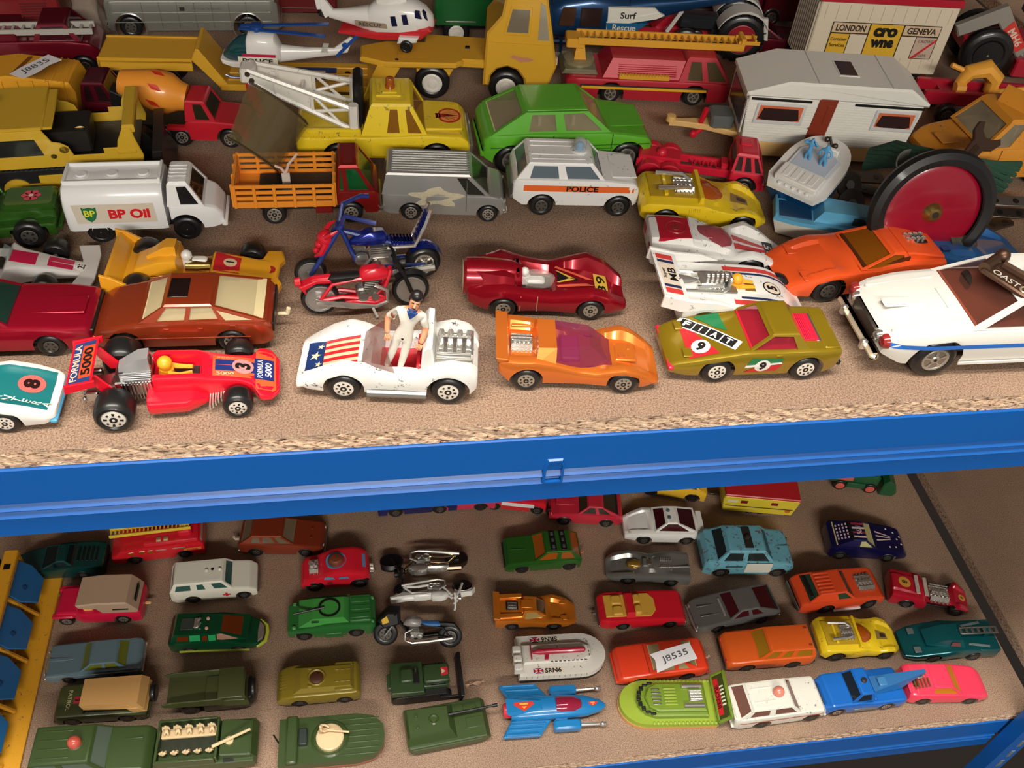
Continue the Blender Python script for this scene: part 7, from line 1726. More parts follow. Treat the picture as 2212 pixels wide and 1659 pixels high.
# bronze lettered plate on the saloon roof
t = Toy('lettered_plate', 'bronze cast plate with raised letters lying on the white saloon roof', 'metal part')
BRZ = paint((92, 68, 54), .75, .4, 0)
b = MB(); b.box((0, 0, 1.5), (40, 15, 3), .8); b.tube([(-19, -6, 3), (-19, 7, 3)], 3.2, 10); b.tube([(-14, 4, 4), (16, 5, 5)], 2.4, 8); b.ball((-18, 9, 5), 4, 10); b.tube([(-4, 7, 3), (12, 14, 7)], 2.6, 8); b.box((8, 10, 4), (22, 10, 5), 1)
t.part('casting', b, BRZ); t.text('OAST', (-7.5, -3.4, 3.1), (1, 0, 0), (0, 1, 0), 4.2, paint((206, 196, 180), .3, .5, 0), .01, 15); t.text('ARL', (13, -3.4, 3.1), (1, 0, 0), (0, 1, 0), 4.2, paint((206, 196, 180), .3, .5, 0), .01, 11)
t.part('badge_ring', MB().hoop([(2.0, 0), (2.6, .5), (3.2, 0)], (3.4, -3, 3), 'z', 16), paint((190, 170, 140), .6, .4, 0))
pp = at(2204, 622, .040); t.place((pp.x, pp.y, .0395), math.radians(-58), .9, (.0, .05))
# ================================================================== lower board
def small(name, label, a, b_, mat, C, W, wb, zb=3.4, r=6.0, S=None, cab=None, hub='dark', **k):
    """a, b_: near touching points at the rear and the front; wb: wheelbase"""
    w = W if not isinstance(W, (list, tuple)) else max(q[1] for q in W)
    t = car(name, label, (a, b_), ZL, mat, C, W, (-wb / 2, wb / 2, r, 5, w - .6), zb, S, cab, hub, **k)
    s = t.o.scale; t.o.scale = (s[0] * .95, s[1] * .90, s[2] * .92); t.o.location.y -= .0015   # slim proportions of the small castings
    return t
def bumper(t, m=None, w=28, h=7):
    H = t.hull_; m = m or STEEL
    t.box('front_bumper', (H.x1 + .3, 0, h), (2, w, 2.2), m, .5); t.box('rear_bumper', (H.x0 - .3, 0, h), (2, w, 2.2), m, .5)

# teal coupe
TE = metallic((18, 74, 70), .25)
t = small('louvred_coupe', 'dark teal toy coupe with black louvred rear deck beside the yellow frame', (186, 1250), (79, 1258), TE, [(-41, 17), (-36, 19), (-6, 20), (10, 17), (40, 9)], [(-41, 15), (-30, 16.5), (28, 16), (40, 13)], 42,
    cab=dict(x=(-16, -8, 0, 14), z=(18, 25), w=(14, 10.5), side=((.1, .95),), glass_m=glass((10, 26, 26), .85)))
for k in range(5): t.box('deck_slat', (-18 - 4 * k, 0, 20.6 - .3 * k), (2.2, 17, 1), BLACK, .3)
t.box('tail_panel', (-41, 0, 11), (1.4, 28, 8), BLACK, .4)
# red fire engine
t = small('rescue_engine', 'red toy fire engine with yellow ladder on its roof by the teal coupe', (405, 1205), (293, 1219), paint((206, 28, 40), 0, .32, .4), [(-39, 20), (-36, 22), (10, 22), (30, 21), (40, 12)], [(-39, 14.5), (34, 14.5), (40, 13)], 42, hub='dark', cat='toy truck')
n = t.near; b = MB(); YLD = paint((226, 196, 60), 0, .45, .2)
for sg in (-1, 1): b.box((4, sg * 4, 33), (68, 1.6, 3.2), .3)
for k in range(20): b.box((-28 + 3.4 * k, 0, 33), (1.2, 8, 1.4), .2)
t.part('ladder', b, YLD); t.box('equipment_deck', (-12, 0, 23.5), (46, 24, 4), RB, 1); t.box('monitor', (-24, 0, 28), (12, 14, 7), RB, 1.4); t.box('ladder_post', (-24, 0, 30), (8, 8, 5), YLD, .6)
for x in (6, 13, 22): t.prism('side_window', [(x - 2.4, 15.5), (x + 2.4, 15.5), (x + 2.2, 19.5), (x - 2.2, 19.5)], n * 14.1, n * 14.7, paint((150, 74, 16), 0, .2, .3), .1)
for x, w in ((-3, 9), (-18, 11)): t.box('chrome_rail', (x, n * 14.4, 18), (w, .8, 1.6), CHROME, .2)
for x in (-2, -8): t.box('locker_vent', (x, n * 8, 26), (4, 5, .8), CHROME, .2)
t.box('name_panel', (-29, n * 14.6, 14.5), (15, .4, 3), paint((196, 130, 40), 0, .4, .1), .1); t.text('FIRE', (-29, n * 14.95, 14.5), (-n, 0, 0), (0, 0, 1), 2, RED_INK, .02, 9); t.box('rear_bar', (-38, 0, 24), (1.6, 26, 3), CHROME, .4)
# brown family hatch
BH = metallic((150, 60, 34), .3)
t = small('family_hatch', 'brown toy family hatchback tucked under the blue beam', (552, 1202), (663, 1203), BH, [(-35.4, 16), (-33, 18.5), (10, 18.5), (33, 15), (37, 11)], [(-35.4, 14), (-30, 15.5), (30, 15.5), (37, 14)], 42,
    cab=dict(x=(-34, -24, 2, 13), z=(18, 26), w=(14.4, 11), side=(((.18, .04), (.38, .3)), ((.4, .33), (.68, .64)), ((.71, .68), (.96, .94))), glass_m=glass((120, 104, 82), .75), inter=paint((120, 96, 70), 0, .5, 0)))
bumper(t); t.tube('tow_hook', [(-35, 0, 6), (-41, 0, 6), (-42, 0, 9)], 1.2, paint((206, 190, 170), 0, .4, .1), 7); lights(t, 37, 10, 12, 1.8, CHROME)
for y in (-5, 5): t.lathe('bonnet_knob', [(1.2, 0), (1, .8), (.1, 1)], BH, (26, y, 16.6), 'z', 8)
# pink-red jeep with tan canopy
PJ = paint((206, 22, 62), 0, .34, .4); TAN = paint((178, 150, 124), 0, .6, .05)
t = small('canopy_jeep', 'crimson toy jeep with beige ribbed canopy and tow hook', (273, 1347), (145, 1352), PJ, [(-38.5, 16), (-36, 17.5), (8, 17.5), (29, 16.4), (33, 12)], [(-38.5, 15), (-34, 16.4), (10, 16.4), (14, 14), (28, 14), (33, 12.5)], 46, r=6.4, hub='slot', cat='toy jeep')
n = t.near
t.prism('canopy', [(-37, 17), (-8, 17), (-4, 24), (10, 26), (11, 30), (-8, 33), (-30, 32.6), (-37.5, 20)], -15.5, 15.5, TAN, 1.2); t.box('canopy_slot', (-24, n * 15.5, 23.5), (13, .6, 1.8), BLACK, .2); t.prism('rear_window', [(-8, 24), (8, 24), (8, 28), (-8, 28)], -35.9, -34.6, BLACK, .1, 'yz')
t.box('seat', (4, 0, 19), (8, 24, 5), paint((226, 180, 90), 0, .5, .1), 1); t.box('tow_hook', (-41, 0, 8), (5, 2.6, 2), paint((226, 180, 120), 0, .5, .1), .6); t.box('windscreen_bar', (12, 0, 22), (1.4, 26, 8), PJ, .4); lights(t, 33, 9, 11, 1.8, CHROME)
for sg in (-1, 1): t.box('front_wing', (24, sg * 13.8, 13.6), (18, 6, 2.6), PJ, 1)
# white ambulance
AW = paint((224, 220, 204), 0, .34, .4)
t = small('ambulance_estate', 'cream white toy ambulance estate with small red cross on door', (417, 1304), (532, 1293), AW, [(-41, 16), (-38, 20), (14, 20), (28, 18), (34, 13)], [(-41, 14), (-36, 16.4), (28, 16.2), (34, 15)], 44, cat='toy ambulance', hub='dark',
    cab=dict(x=(-40, -36, 7, 14), z=(19.4, 29), w=(15.4, 13), side=(((.06, .04), (.36, .36)), ((.42, .42), (.6, .6)), ((.7, .7), (.96, .95))), glass_m=glass((58, 96, 88), .85), fr=1.6, rr=2))
n = t.near
for x in (-8, 10 - 6.5): t.lathe('roof_lamp', [(1.6, 0), (1.4, 1.4), (.1, 2)], AW, (x, 0, 29), 'z', 10)
t.lathe('lamp_hole', [(.1, .3), (1.5, .3), (1.5, 0)], paint((24, 26, 40), 0, .4, 0), (-3, 1, 29), 'z', 10); bumper(t, STEEL, 30)
f = t.hull_.flank(n, .2); t.decal_quad('red_cross', [(4.4, 0, 10), (11, 0, 10), (11, 0, 12), (4.4, 0, 12)], RED_INK, 1, 1, f); t.decal_quad('red_cross', [(6.7, 0, 8), (8.7, 0, 8), (8.7, 0, 14), (6.7, 0, 14)], RED_INK, 1, 1, f)
# red buggy with blue bands
RBG = paint((212, 28, 48), 0, .3, .45); BBN = paint((82, 140, 178), 0, .4, .2)
t = small('dragster_bug', 'red rounded toy buggy with blue bands and brown domed roof', (781, 1270), (679, 1279), RBG, [(-28, 14), (-26, 20), (-14, 25), (2, 25), (12, 20), (16, 17), (28, 14), (30.5, 9)], [(-28, 11), (-22, 15.5), (10, 14.5), (24, 15), (30.5, 12.5)], 38, r=7.0, hub='dark', rr=4)
n = t.near; H = t.hull_; t.lathe('brown_dome', [(6.8, 0), (6.6, 2), (4.4, 4.6), (.1, 5.4)], paint((126, 62, 38), .2, .3, .4), (0, 0, 24.6), 'z', 18)
t.part('blue_band', MB().hoop([(7.0, 0), (8.6, .4), (8.6, -2)], (0, 0, 25), 'z', 20), BBN); engine(t, (19, 0, 17), 8, 15, 7, 3, tall=.3); t.tube('intake', [(19, 0, 22), (22, 0, 25)], 2, CHROME, 8)
for x in (6, -6): t.decal_quad('side_window', [(x - 4.5, 0, 17.5), (x + 4.5, 0, 17.5), (x + 3.6, 0, 20.4), (x - 3.6, 0, 20.4)], BBN, 3, 2, H.flank(n, .25))
t.decal_quad('rear_window', fl(-24.5, -22, -7, 7), BBN, 2, 5, H.lay(.3)); side_disc(t, 6, 11.6, 2.6, paint((130, 26, 30), 0, .4, .1), H.flank(n, .2))
for k in range(4): t.tube('exhaust_pipe', [(-27, -4.5 + 3 * k, 8), (-31, -4.5 + 3 * k, 8)], 1.1, CHROME, 7)
# dark green glass-nosed car
DGN = metallic((12, 84, 50), .24)
t = small('stretcher_wagon', 'dark green toy futuristic wagon with amber windows and lime base', (410, 1413), (521, 1409), DGN, [(-38.5, 17), (-36, 21), (6, 21), (20, 17), (36, 11), (40, 8)], [(-38.5, 14), (-34, 16), (26, 16), (40, 12)], 42, cham=paint((170, 182, 50), 0, .4, .2))
n = t.near; AMB = glass((110, 44, 14), .8)
frust(t, 'glasshouse', (-36, 30, 15, 13, 19.5), (-32, 6, 11, 10, 27), DGN)
t.part('windscreen', MB().add([(24, -9.6, 21.4), (24, 9.6, 21.4), (7.4, 8.6, 26.8), (7.4, -8.6, 26.8)], [(0, 1, 2, 3)]), AMB, None, 0)
t.part('side_glass', MB().add([(22, n * 12.8, 21), (4, n * 13.6, 20.4), (4, n * 10.8, 26.2), (8, n * 10.4, 26.2)], [(0, 1, 2, 3)]), paint((176, 130, 110), .2, .15, .4), None, 0)
for x0, x1, m in ((-30, -20, AMB), (-9, -4, AMB)): t.part('side_glass', MB().add([(x1, n * 14.0, 21), (x0, n * 14.2, 21), (x0 + 1, n * 11.9, 25.4), (x1, n * 11.7, 25.4)], [(0, 1, 2, 3)]), m, None, 0)
for x0, x1 in ((-19, -10), (-3, 3)): t.part('green_panel', MB().add([(x1, n * 14.3, 20.6), (x0, n * 14.5, 20.6), (x0, n * 11.6, 26.4), (x1, n * 11.3, 26.4)], [(0, 1, 2, 3)]), paint((40, 160, 92), .2, .3, .4), None, 0)
t.box('roof_grille', (-22, 0, 27.2), (11, 12, .6), paint((54, 60, 54), 0, .5, 0), .2)
b = MB(); b.box((-14, 0, 28), (4, 10, 2.4), .4); b.tube([(-13, 3, 28), (-11, 3, 31)], 1.2, 7); b.tube([(-13, -3, 28), (-11, -3, 31)], 1.2, 7); t.part('stretcher_frame', b, CHROME)
for y in (-5, 5): t.lathe('roof_lamp', [(1.6, 0), (1.4, 1.2), (.1, 1.6)], paint((206, 160, 140), 0, .3, .2), (-5, y, 27), 'z', 10)
LIM = paint((176, 188, 56), 0, .38, .3); t.prism('lime_bumper', [(36, -14), (42, -8), (43, 0), (42, 8), (36, 14), (38, 14), (44.6, 8), (46, 0), (44.6, -8), (38, -14)], 5, 9, LIM, .4, 'xy'); t.box('lime_sill', (0, n * 15.6, 5), (60, 1.6, 2.6), LIM, .4); t.prism('chrome_grille', [(37, -11), (41, -6), (41.6, 0), (41, 6), (37, 11), (36, 0)], 8, 11, CHROME, .3, 'xy')
# green armoured car
ARG = paint((42, 110, 50), 0, .36, .3)
t = small('scout_car', 'bright green toy armoured car with open black hatch', (774, 1376), (656, 1385), ARG, [(-39, 15), (-36, 19), (-14, 21), (2, 21), (20, 18), (36, 12)], [(-39, 14), (-34, 17), (24, 17), (36, 14)], 44, r=6.8, cat='toy armoured car')
frust(t, 'fighting_cabin', (-18, 26, 14, 14, 19), (-12, 14, 10.5, 10.5, 26), paint((66, 150, 66), 0, .36, .3)); t.lathe('hatch_ring', [(9.4, 25), (9.4, 27), (8, 27), (7.6, 25.6), (.1, 25.4)], BLACK, (0, 0, 0), 'z', 22)
t.tube('gun_barrel', [(4, 0, 27), (30, 4, 26)], 1.0, BLACK, 7); t.box('engine_deck', (-26, 0, 21.5), (18, 27, 3.4), ARG, .8)
for y in (-8, 0, 8): t.box('deck_rib', (-26, y, 23.3), (16, 5, .8), ARG, .3)
for sg in (-1, 1):
    for x in (30, -36): t.box('headlamp', (x, sg * 12, 18 if x < 0 else 16), (3, 3, 2), paint((90, 160, 90), 0, .4, .2), .5)
    t.box('side_step', (-3, sg * 17, 8), (14, 2, 7), ARG, .5)
t.box('vision_port', (12, t.near * 12, 23.4), (6, .8, 2.6), paint((30, 70, 34), 0, .5, 0), .2)
# blue-grey limousine
LG = metallic((128, 158, 172), .24)
t = small('limousine', 'steel blue toy limousine with chrome bumpers parked against the olive jeep', (270, 1466), (150, 1477), LG, [(-39, 14), (-36, 17.6), (10, 17.8), (38, 16.4), (41, 12)], [(-39, 15), (-34, 16.4), (36, 16.4), (41, 15)], 44, hub='dark',
    cab=dict(x=(-28, -20, 2, 11), z=(17.6, 25), w=(14.6, 12), side=(((.1, .06), (.46, .46)), ((.5, .5), (.95, .94))), glass_m=glass((110, 116, 40), .75), inter=paint((140, 140, 50), 0, .5, 0)))
bumper(t, CHROME, 30, 9); lights(t, 41, 11, 12.4, 1.8, CHROME); t.box('waist_trim', (0, t.near * 16.5, 14), (74, .4, .8), CHROME, .1); t.box('bonnet_ridge', (26, 0, 17.4), (26, 3, .6), LG, .2)
# olive land cruiser with tan roof
OL = paint((66, 72, 38), 0, .4, .25); TN = paint((198, 152, 92), 0, .5, .1)
t = small('patrol_jeep', 'olive toy patrol jeep with tan canvas roof and spare wheel', (281, 1559), (157, 1567), OL, [(-40, 16), (-38, 18), (10, 18), (35, 17), (37.5, 13)], [(-40, 15), (-36, 16.4), (34, 16.4), (37.5, 15)], 46, r=6.6, cat='toy jeep', hub='plain')
n = t.near; frust(t, 'canvas_roof', (-41, 10, 15.5, 13.5, 24), (-36, 12, 14, 13, 32), TN)
t.prism('canvas_side', [(-42, 18), (-30, 18), (-26, 25), (-36, 26)], -15.6, 15.6, TN, .6); t.box('cab_interior', (-12, 0, 20), (40, 26, 5), BLACK, .5)
t.box('windscreen', (11, 0, 23), (1.4, 28, 9), glass((50, 56, 40), .8), .2); wheel(t.o, -44.5, -4, 8.5, 5, 'plain', -1, 16).rotation_euler = (0, 0, -math.pi / 2)
t.decal_quad('bonnet_badge', fl(16, 22, -3.4 * 1, 3.4), paint((156, 40, 52), 0, .4, .1), 2, 2, t.hull_.lay(.2)); t.text('3', (19, 0, 0), (0, n, 0), (-n * -1, 0, 0), 4, paint((30, 10, 12), 0, .4, 0), .03, None, t.hull_.lay(.3), )
t.text('PATROL', (26, 0, 0), (0, 1, 0), (-1, 0, 0), 3.4, paint((190, 180, 140), 0, .5, 0), .01, 20, t.hull_.lay(.25)); bumper(t, OL, 30)
# olive dump truck
t = small('army_tipper', 'olive toy army tipper with sloping open body and end wheel', (412, 1543), (515, 1533), OL, [(-8, 18), (-6, 22), (20, 22), (30, 20), (32, 14)], [(-8, 14), (28, 14), (32, 13)], 40, r=8.4, cat='toy truck', hub='plain', arch=0)
n = t.near; b = MB()
b.rings([[(-38, -15, 24), (-38, 15, 24), (-38, 15, 22), (-38, -15, 22)], [(6, -15, 20), (6, 15, 20), (6, 15, 18), (6, -15, 18)]])
for sg in (-1, 1): b.prism([(-42, 27), (-40, 22), (8, 18), (10, 30), (-34, 30)], sg * 14.4, sg * 15.8, .3)
b.prism([(6, 18), (9, 18), (12, 31), (8, 31)], -15.4, 15.4, .4); t.part('tipper_body', b, OL); t.box('cab_guard', (18, 0, 30.6), (22, 31, 1.4), OL, .5); t.box('cab', (22, 0, 26), (16, 26, 9), OL, 1); t.box('radiator', (33, 0, 14), (3, 22, 12), BLACK, .8)
o = wheel(t.o, 36, 0, 11, 5, 'plain', -1, 15); o.rotation_euler = (0, 0, math.pi / 2)
# gold-olive armoured car
AG = paint((134, 116, 34), .1, .34, .35)
t = small('gold_scout', 'golden olive toy armoured car with brown rooftop hatch', (748, 1518), (646, 1527), AG, [(-34.5, 16), (-32, 20), (24, 20), (36, 16), (40, 10)], [(-34.5, 15), (-30, 17), (30, 17), (40, 15)], 40, r=6.2, cat='toy armoured car')
frust(t, 'upper_hull', (-30, 26, 14, 14, 19), (-26, 18, 10.5, 10.5, 24), AG); t.part('hatch_ring', MB().hoop([(6.2, 0), (7.6, 1), (8.6, 0)], (4, 0, 24), 'z', 22), AG); t.lathe('hatch', [(.1, .9), (4, .8), (6.2, 0)], paint((84, 50, 34), .2, .4, .3), (4, 0, 24.2), 'z', 20)
b = MB()
for i in range(5):
    for j in range(6): b.ball((30 + i * 1.6, -7.5 + 3 * j, 18.2 - .55 * i), .5, 6)
o = t.part('rivets', b, AG); o['kind'] = 'stuff'
for k in range(3): t.box('deck_slot', (-14 - 5 * k, 6, 24.2), (4, 1, .6), AG, .2); t.box('deck_slot', (-14 - 5 * k, -6, 24.2), (4, 1, .6), AG, .2)
for sg in (-1, 1): t.box('side_bin', (-20, sg * 12.5, 21.6), (16, 4, 3), AG, .6); t.box('vision_block', (10, sg * 9, 24.4), (4, 2, 1.4), AG, .3)
# olive bulldozer
OG = paint((46, 68, 36), 0, .4, .25)
t = Toy('army_bulldozer', 'olive toy bulldozer with black front blade and red badge', 'toy bulldozer'); t.fit((862, 1524), (960, 1513), -20, 20, 15, ZL); n = t.near
for sg in (-1, 1):
    ring = [(20 + 6.5 * math.cos(math.radians(a)), 6.5 + 6.5 * math.sin(math.radians(a))) for a in range(-90, 91, 18)] + [(-20 + 6.5 * math.cos(math.radians(a)), 6.5 + 6.5 * math.sin(math.radians(a))) for a in range(90, 271, 18)]
    b = MB().prism(ring, sg * 9, sg * 15, .4)
    for k in range(15): b.box((-20 + 2.9 * k, sg * 12, 13.2), (1.3, 6, 1.0), .1)
    t.part('track', b, RUBBER)
t.box('body', (0, 0, 13), (48, 18, 10), OG, 1); t.prism('cab_side', [(-26, 14), (4, 14), (2, 20), (-26, 22)], -14.5, 14.5, OG, .6); t.box('bonnet', (14, 0, 21), (22, 17, 8), OG, 1.2); t.box('bonnet_vent', (15, n * 8.6, 20), (13, .6, 3), BLACK, .2)
t.box('seat', (-12, 0, 23), (11, 12, 5), OG, 1); t.box('lever', (-4, 4, 25), (1.4, 1.4, 6), OG, .2); t.box('foot_well', (-4, 0, 22.2), (5, 14, .6), BLACK)
t.prism('blade', [(33, 1), (36, 1), (35, 9), (37, 18), (34, 18), (32, 9)], -21, 21, BLACK, .4); t.box('push_arm', (26, n * 15.6, 8), (20, 1.6, 3), BLACK, .3)
t.decal('badge', [(18, -4 * n, 25.1), (24, -4 * n, 25.1), (24, 3 * n, 25.1), (18, 4 * n, 25.1)], paint((196, 40, 56), 0, .4, .1)); t.decal('badge', [(18.5, -3 * n, 25.18), (22, 0, 25.18), (18.5, 2 * n, 25.18)], paint((220, 190, 150), 0, .4, .1)); t.box('rear_winch', (-27, 0, 14), (5, 14, 7), OG, .8)
t = Toy('string_scrap', 'frayed scrap of pale string on the board by the bulldozer blade', 'string')
for k in range(5): t.tube('strand', [(0, k - 2, .6), (4, 1.5 - k * .6, 2 + k * .5), (9, k * .9 - 2, 1.4), (15, 2 - k * .5, .8)], .45, paint((186, 150, 124), 0, .9, 0), 5)
pp = at(1006, 1484, ZL); t.place((pp.x, pp.y, ZL), .15, 1.0)
# olive tank
OT = paint((56, 74, 36), 0, .38, .28)
t = Toy('gun_tank', 'olive toy tank with big square turret and long black gun', 'toy tank'); t.fit((902, 1632), (1040, 1606), -26, 28, 17, ZL); n = t.near
t.prism('hull', [(-30, 3), (28, 3), (36, 9), (32, 15), (-32, 14), (-33, 8)], -17, 17, OT, .8); t.prism('side_skirt', [(-28, 5), (26, 6), (28, 13), (-30, 12)], n * 16.8, n * 18, OT, .3)
b = MB(); b.rings([[(-34, -15, 14), (8, -15, 14), (8, 15, 14), (-34, 15, 14)], [(-33, -13.5, 22), (4, -11, 22), (4, 11, 22), (-33, 13.5, 22)], [(-31, -11.5, 25), (2, -9.5, 25), (2, 9.5, 25), (-31, 11.5, 25)]]); t.part('turret', b, OT)
t.part('hatch', MB().hoop([(2.2, 0), (3.6, .8), (4.6, 0)], (-10, 0, 25), 'z', 18), OT); t.lathe('periscope', [(1.4, 0), (1.2, 1.4), (.1, 1.6)], OT, (-24, 5, 25), 'z', 8); t.lathe('periscope', [(1.4, 0), (1.2, 1.4), (.1, 1.6)], OT, (-24, -5, 25), 'z', 8)
t.tube('gun', [(2, 3, 22), (10, 3, 22.4), (44, 3, 24)], [2, 1.2, 1.0], BLACK, 8); t.tube('muzzle', [(40, 3, 23.8), (44.5, 3, 24)], 1.5, BLACK, 8); t.box('engine_hatch', (22, 9, 15.4), (11, 8, 1), OT, .3); t.box('deck_line', (24, -4, 15.2), (14, 9, .5), OT, .2)
for x in (-22, -11, 0, 11, 22):
    for sg in (-1, 1): wheel(t.o, x, sg * 13.5, 4, 5, 'plain', sg, 4)
# olive staff car with red dome
t = small('staff_car', 'olive toy estate with red roof dome and ribbed roof', (115, 1702), (280, 1690), OT, [(-36, 16), (-34, 20), (14, 20), (34, 18), (38, 13)], [(-36, 15), (34, 16), (38, 15)], 44, cab=dict(x=(-35, -31, 4, 13), z=(19.4, 30), w=(15.4, 13), side=((.05, .45), (.5, .95)), glass_m=glass((96, 110, 96), .8)))
dome(t, (-6, 0, 30), 4.2, paint((196, 84, 70), 0, .25, .5), OT)
for y in (-9, -3, 3, 9): t.box('roof_rib', (-18, y, 30.3), (20, .8, .6), OT, .2)
t.box('bonnet_rib', (26, 6, 19.4), (12, .8, .6), OT, .2); bumper(t, STEEL, 30)
# troop carrier
t = Toy('troop_carrier', 'olive toy troop carrier with two benches of cream soldiers', 'toy truck'); t.fit((384, 1672), (526, 1660), -24, 28, 17, ZL); n = t.near
t.prism('hull', [(-38, 4), (30, 4), (40, 9), (38, 17), (-38, 16)], -18, 18, OT, .8)
b = MB(); b.box((-15, 17, 21), (46, 2, 9), .4); b.box((-15, -17, 21), (46, 2, 9), .4); b.box((-38, 0, 20), (2, 36, 8), .4); b.box((9, 0, 21), (2, 34, 9), .4); t.part('troop_bay', b, OT); t.box('bay_floor', (-14, 0, 16.4), (46, 32, .8), paint((36, 44, 24), 0, .6, 0)); t.prism('driver_cab', [(9, 15), (40, 14), (36, 22), (12, 25)], -15, 15, OT, 1); t.box('front_plate', (34, 0, 20), (3, 28, 5), OT, .6); t.wheels((24,), 15, 7, 5, 'plain')
CRS = paint((222, 194, 150), 0, .55, .05)
for row, (yy, far) in enumerate(((8.5, True), (-11, False))):
    y_ = yy * (-n); t.box('bench', (-14, y_, 18.5), (45, 8 if far else 6, 3), CRS if far else OT, .6)
    for k in range(5):
        Js = [(0, 0, 4.5), (0, 0, 8), (0, 0, 9.8), (0, 0, 11.6), (0, 2.2, 8.6), (1.2, 3, 5.8), (0, -2.2, 8.6), (1.2, -3, 5.8), (3.6, 1.4, 4.2), (4.0, 1.6, .6), (3.6, -1.4, 4.2), (4.0, -1.6, .6)]
        m = figure('soldier', None, Js, [1.5, 1.5, .9, 1.2, 1, .7, 1, .7, 1, .8, 1, .8], [(0, 1), (1, 2), (2, 3), (1, 4), (4, 5), (1, 6), (6, 7), (0, 8), (8, 9), (0, 10), (10, 11)], [CRS], lambda c: 0, sub=1) if (row, k) == (0, 0) else link('soldier', m.data, None)
        m.parent = t.o; m.location = (-32 + 9 * k, y_ + (2 if far else 0) * (-n), 18.6); m.rotation_euler = (0, 0, (math.pi / 2) * n * (1 if far else -1))
t.tube('gun', [(6, n * 8, 26), (36, -n * 2, 31)], [1.5, 1.1], CRS, 7); t.lathe('gun_mount', [(3.4, 24), (3.4, 26), (.1, 26.4)], CRS, (19, n * 3.6, 0), 'z', 12); t.prism('side_vent', [(14, 15), (28, 14), (28, 16.4), (14, 17.4)], n * 15, n * 17.5, BLACK, .2)
# patrol boat
t = Toy('patrol_boat', 'olive toy patrol boat with cream gunner on round turret', 'toy boat'); t.fit((625, 1668), (820, 1650), -36, 38, 19, ZL); n = t.near
ol = [(-44, -20), (20, -20), (34, -17), (42, -9), (43, 0), (42, 9), (34, 17), (20, 20), (-44, 20)]
boat_hull(t, 'hull', ol, 0.5, 6, .95, paint((160, 96, 70), 0, .5, .1)); boat_hull(t, 'deck', ol, 5.6, 15, .99, OT)
b = MB()
for k in range(7): b.box((22, -15 + 5 * k, 15.2), (34, 1.0, .6), .2)
t.part('deck_ribs', b, OT)['kind'] = 'stuff'
t.box('roll_arch', (-33, 0, 18), (9, 40, 5), OT, 1.2); t.box('control_box', (-24, 2, 17), (7, 14, 6), paint((34, 44, 40), 0, .5, .1), .8); t.part('gun_well', MB().hoop([(13, 0), (14.6, 1.2), (16, 0)], (-2, 0, 15), 'z', 26), OT); t.lathe('turret', [(11.4, 0), (11.4, 3.4), (10.4, 4.2), (.1, 4.4)], CRS, (-2, 0, 15), 'z', 26)
Js = [(0, 0, 3), (0, 0, 7), (0, 0, 9.6), (0, 0, 12), (0, 2.8, 8), (4, 3, 6), (7, 1, 5), (0, -2.8, 8), (4, -2, 6), (7, 0, 5)]
m = figure('gunner', None, Js, [2.4, 2.2, 1.2, 1.9, 1.4, 1.1, .9, 1.4, 1.1, .9], [(0, 1), (1, 2), (2, 3), (1, 4), (4, 5), (5, 6), (1, 7), (7, 8), (8, 9)], [CRS], lambda c: 0, sub=1); m.parent = t.o; m.location = (-9, -n * 5, 17)
t.tube('gun', [(-4, -n * 4, 23), (14, -n * 1, 22)], .9, CRS, 7); t.tube('mast', [(-44, 0, 14), (-47, 2, 26)], .7, BLACK, 6)
# vehicles hidden by the beam
t = small('indigo_car', 'indigo toy car almost wholly under the blue beam', (953, 1110), (853, 1118), metallic((26, 34, 110), .3), [(-36, 16), (-30, 20), (10, 18), (36, 12)], 15.5, 40, r=6.4, hub='dark', cab=dict(x=(-26, -16, -2, 12), z=(17.5, 25), w=(13, 10), side=((.1, .95),)))
t = small('pink_car', 'rose pink toy car with one tyre showing below the beam', (1040, 1104), (942, 1108), paint((200, 48, 86), 0, .35, .4), [(-34, 15), (-28, 19), (10, 18), (36, 12)], 15, 40, hub='plain', cab=dict(x=(-26, -16, -2, 12), z=(17.5, 25), w=(13, 10), side=((.1, .95),)))
t = small('six_wheeler', 'glossy red and white toy six-wheeler touching the red coupe', (1160, 1112), (1062, 1102), RBG, [(-28, 14), (-26, 18), (20, 18), (36, 12)], 14.5, 40, hub='dark'); t.wheels((-34,), 12, 5.6, 5, 'dark'); t.box('white_flash', (-2, t.near * 14.5, 13), (30, .6, 5), WHITE, .2)
# red fastback coupe
RC2 = paint((190, 38, 58), 0, .36, .35)
t = small('fastback_coupe', 'dusty red toy fastback coupe in front of the beam', (1309, 1140), (1214, 1135), RC2, [(-33, 15), (-30, 18), (6, 18), (24, 16), (31.4, 11)], [(-33, 13), (-26, 15.5), (22, 15), (31.4, 12.5)], 38,
    cab=dict(x=(-30, -14, -1, 8), z=(17.4, 25), w=(14, 10.5), side=(((.16, .02), (.5, .42)), ((.54, .48), (.95, .92))), glass_m=glass((66, 54, 40), .8))); bumper(t, RC2, 26); lights(t, 31, 10, 11, 1.8, paint((206, 90, 100), 0, .3, .3)); t.box('bonnet_bulge', (18, 0, 17.4), (18, 8, 1), RC2, .4)
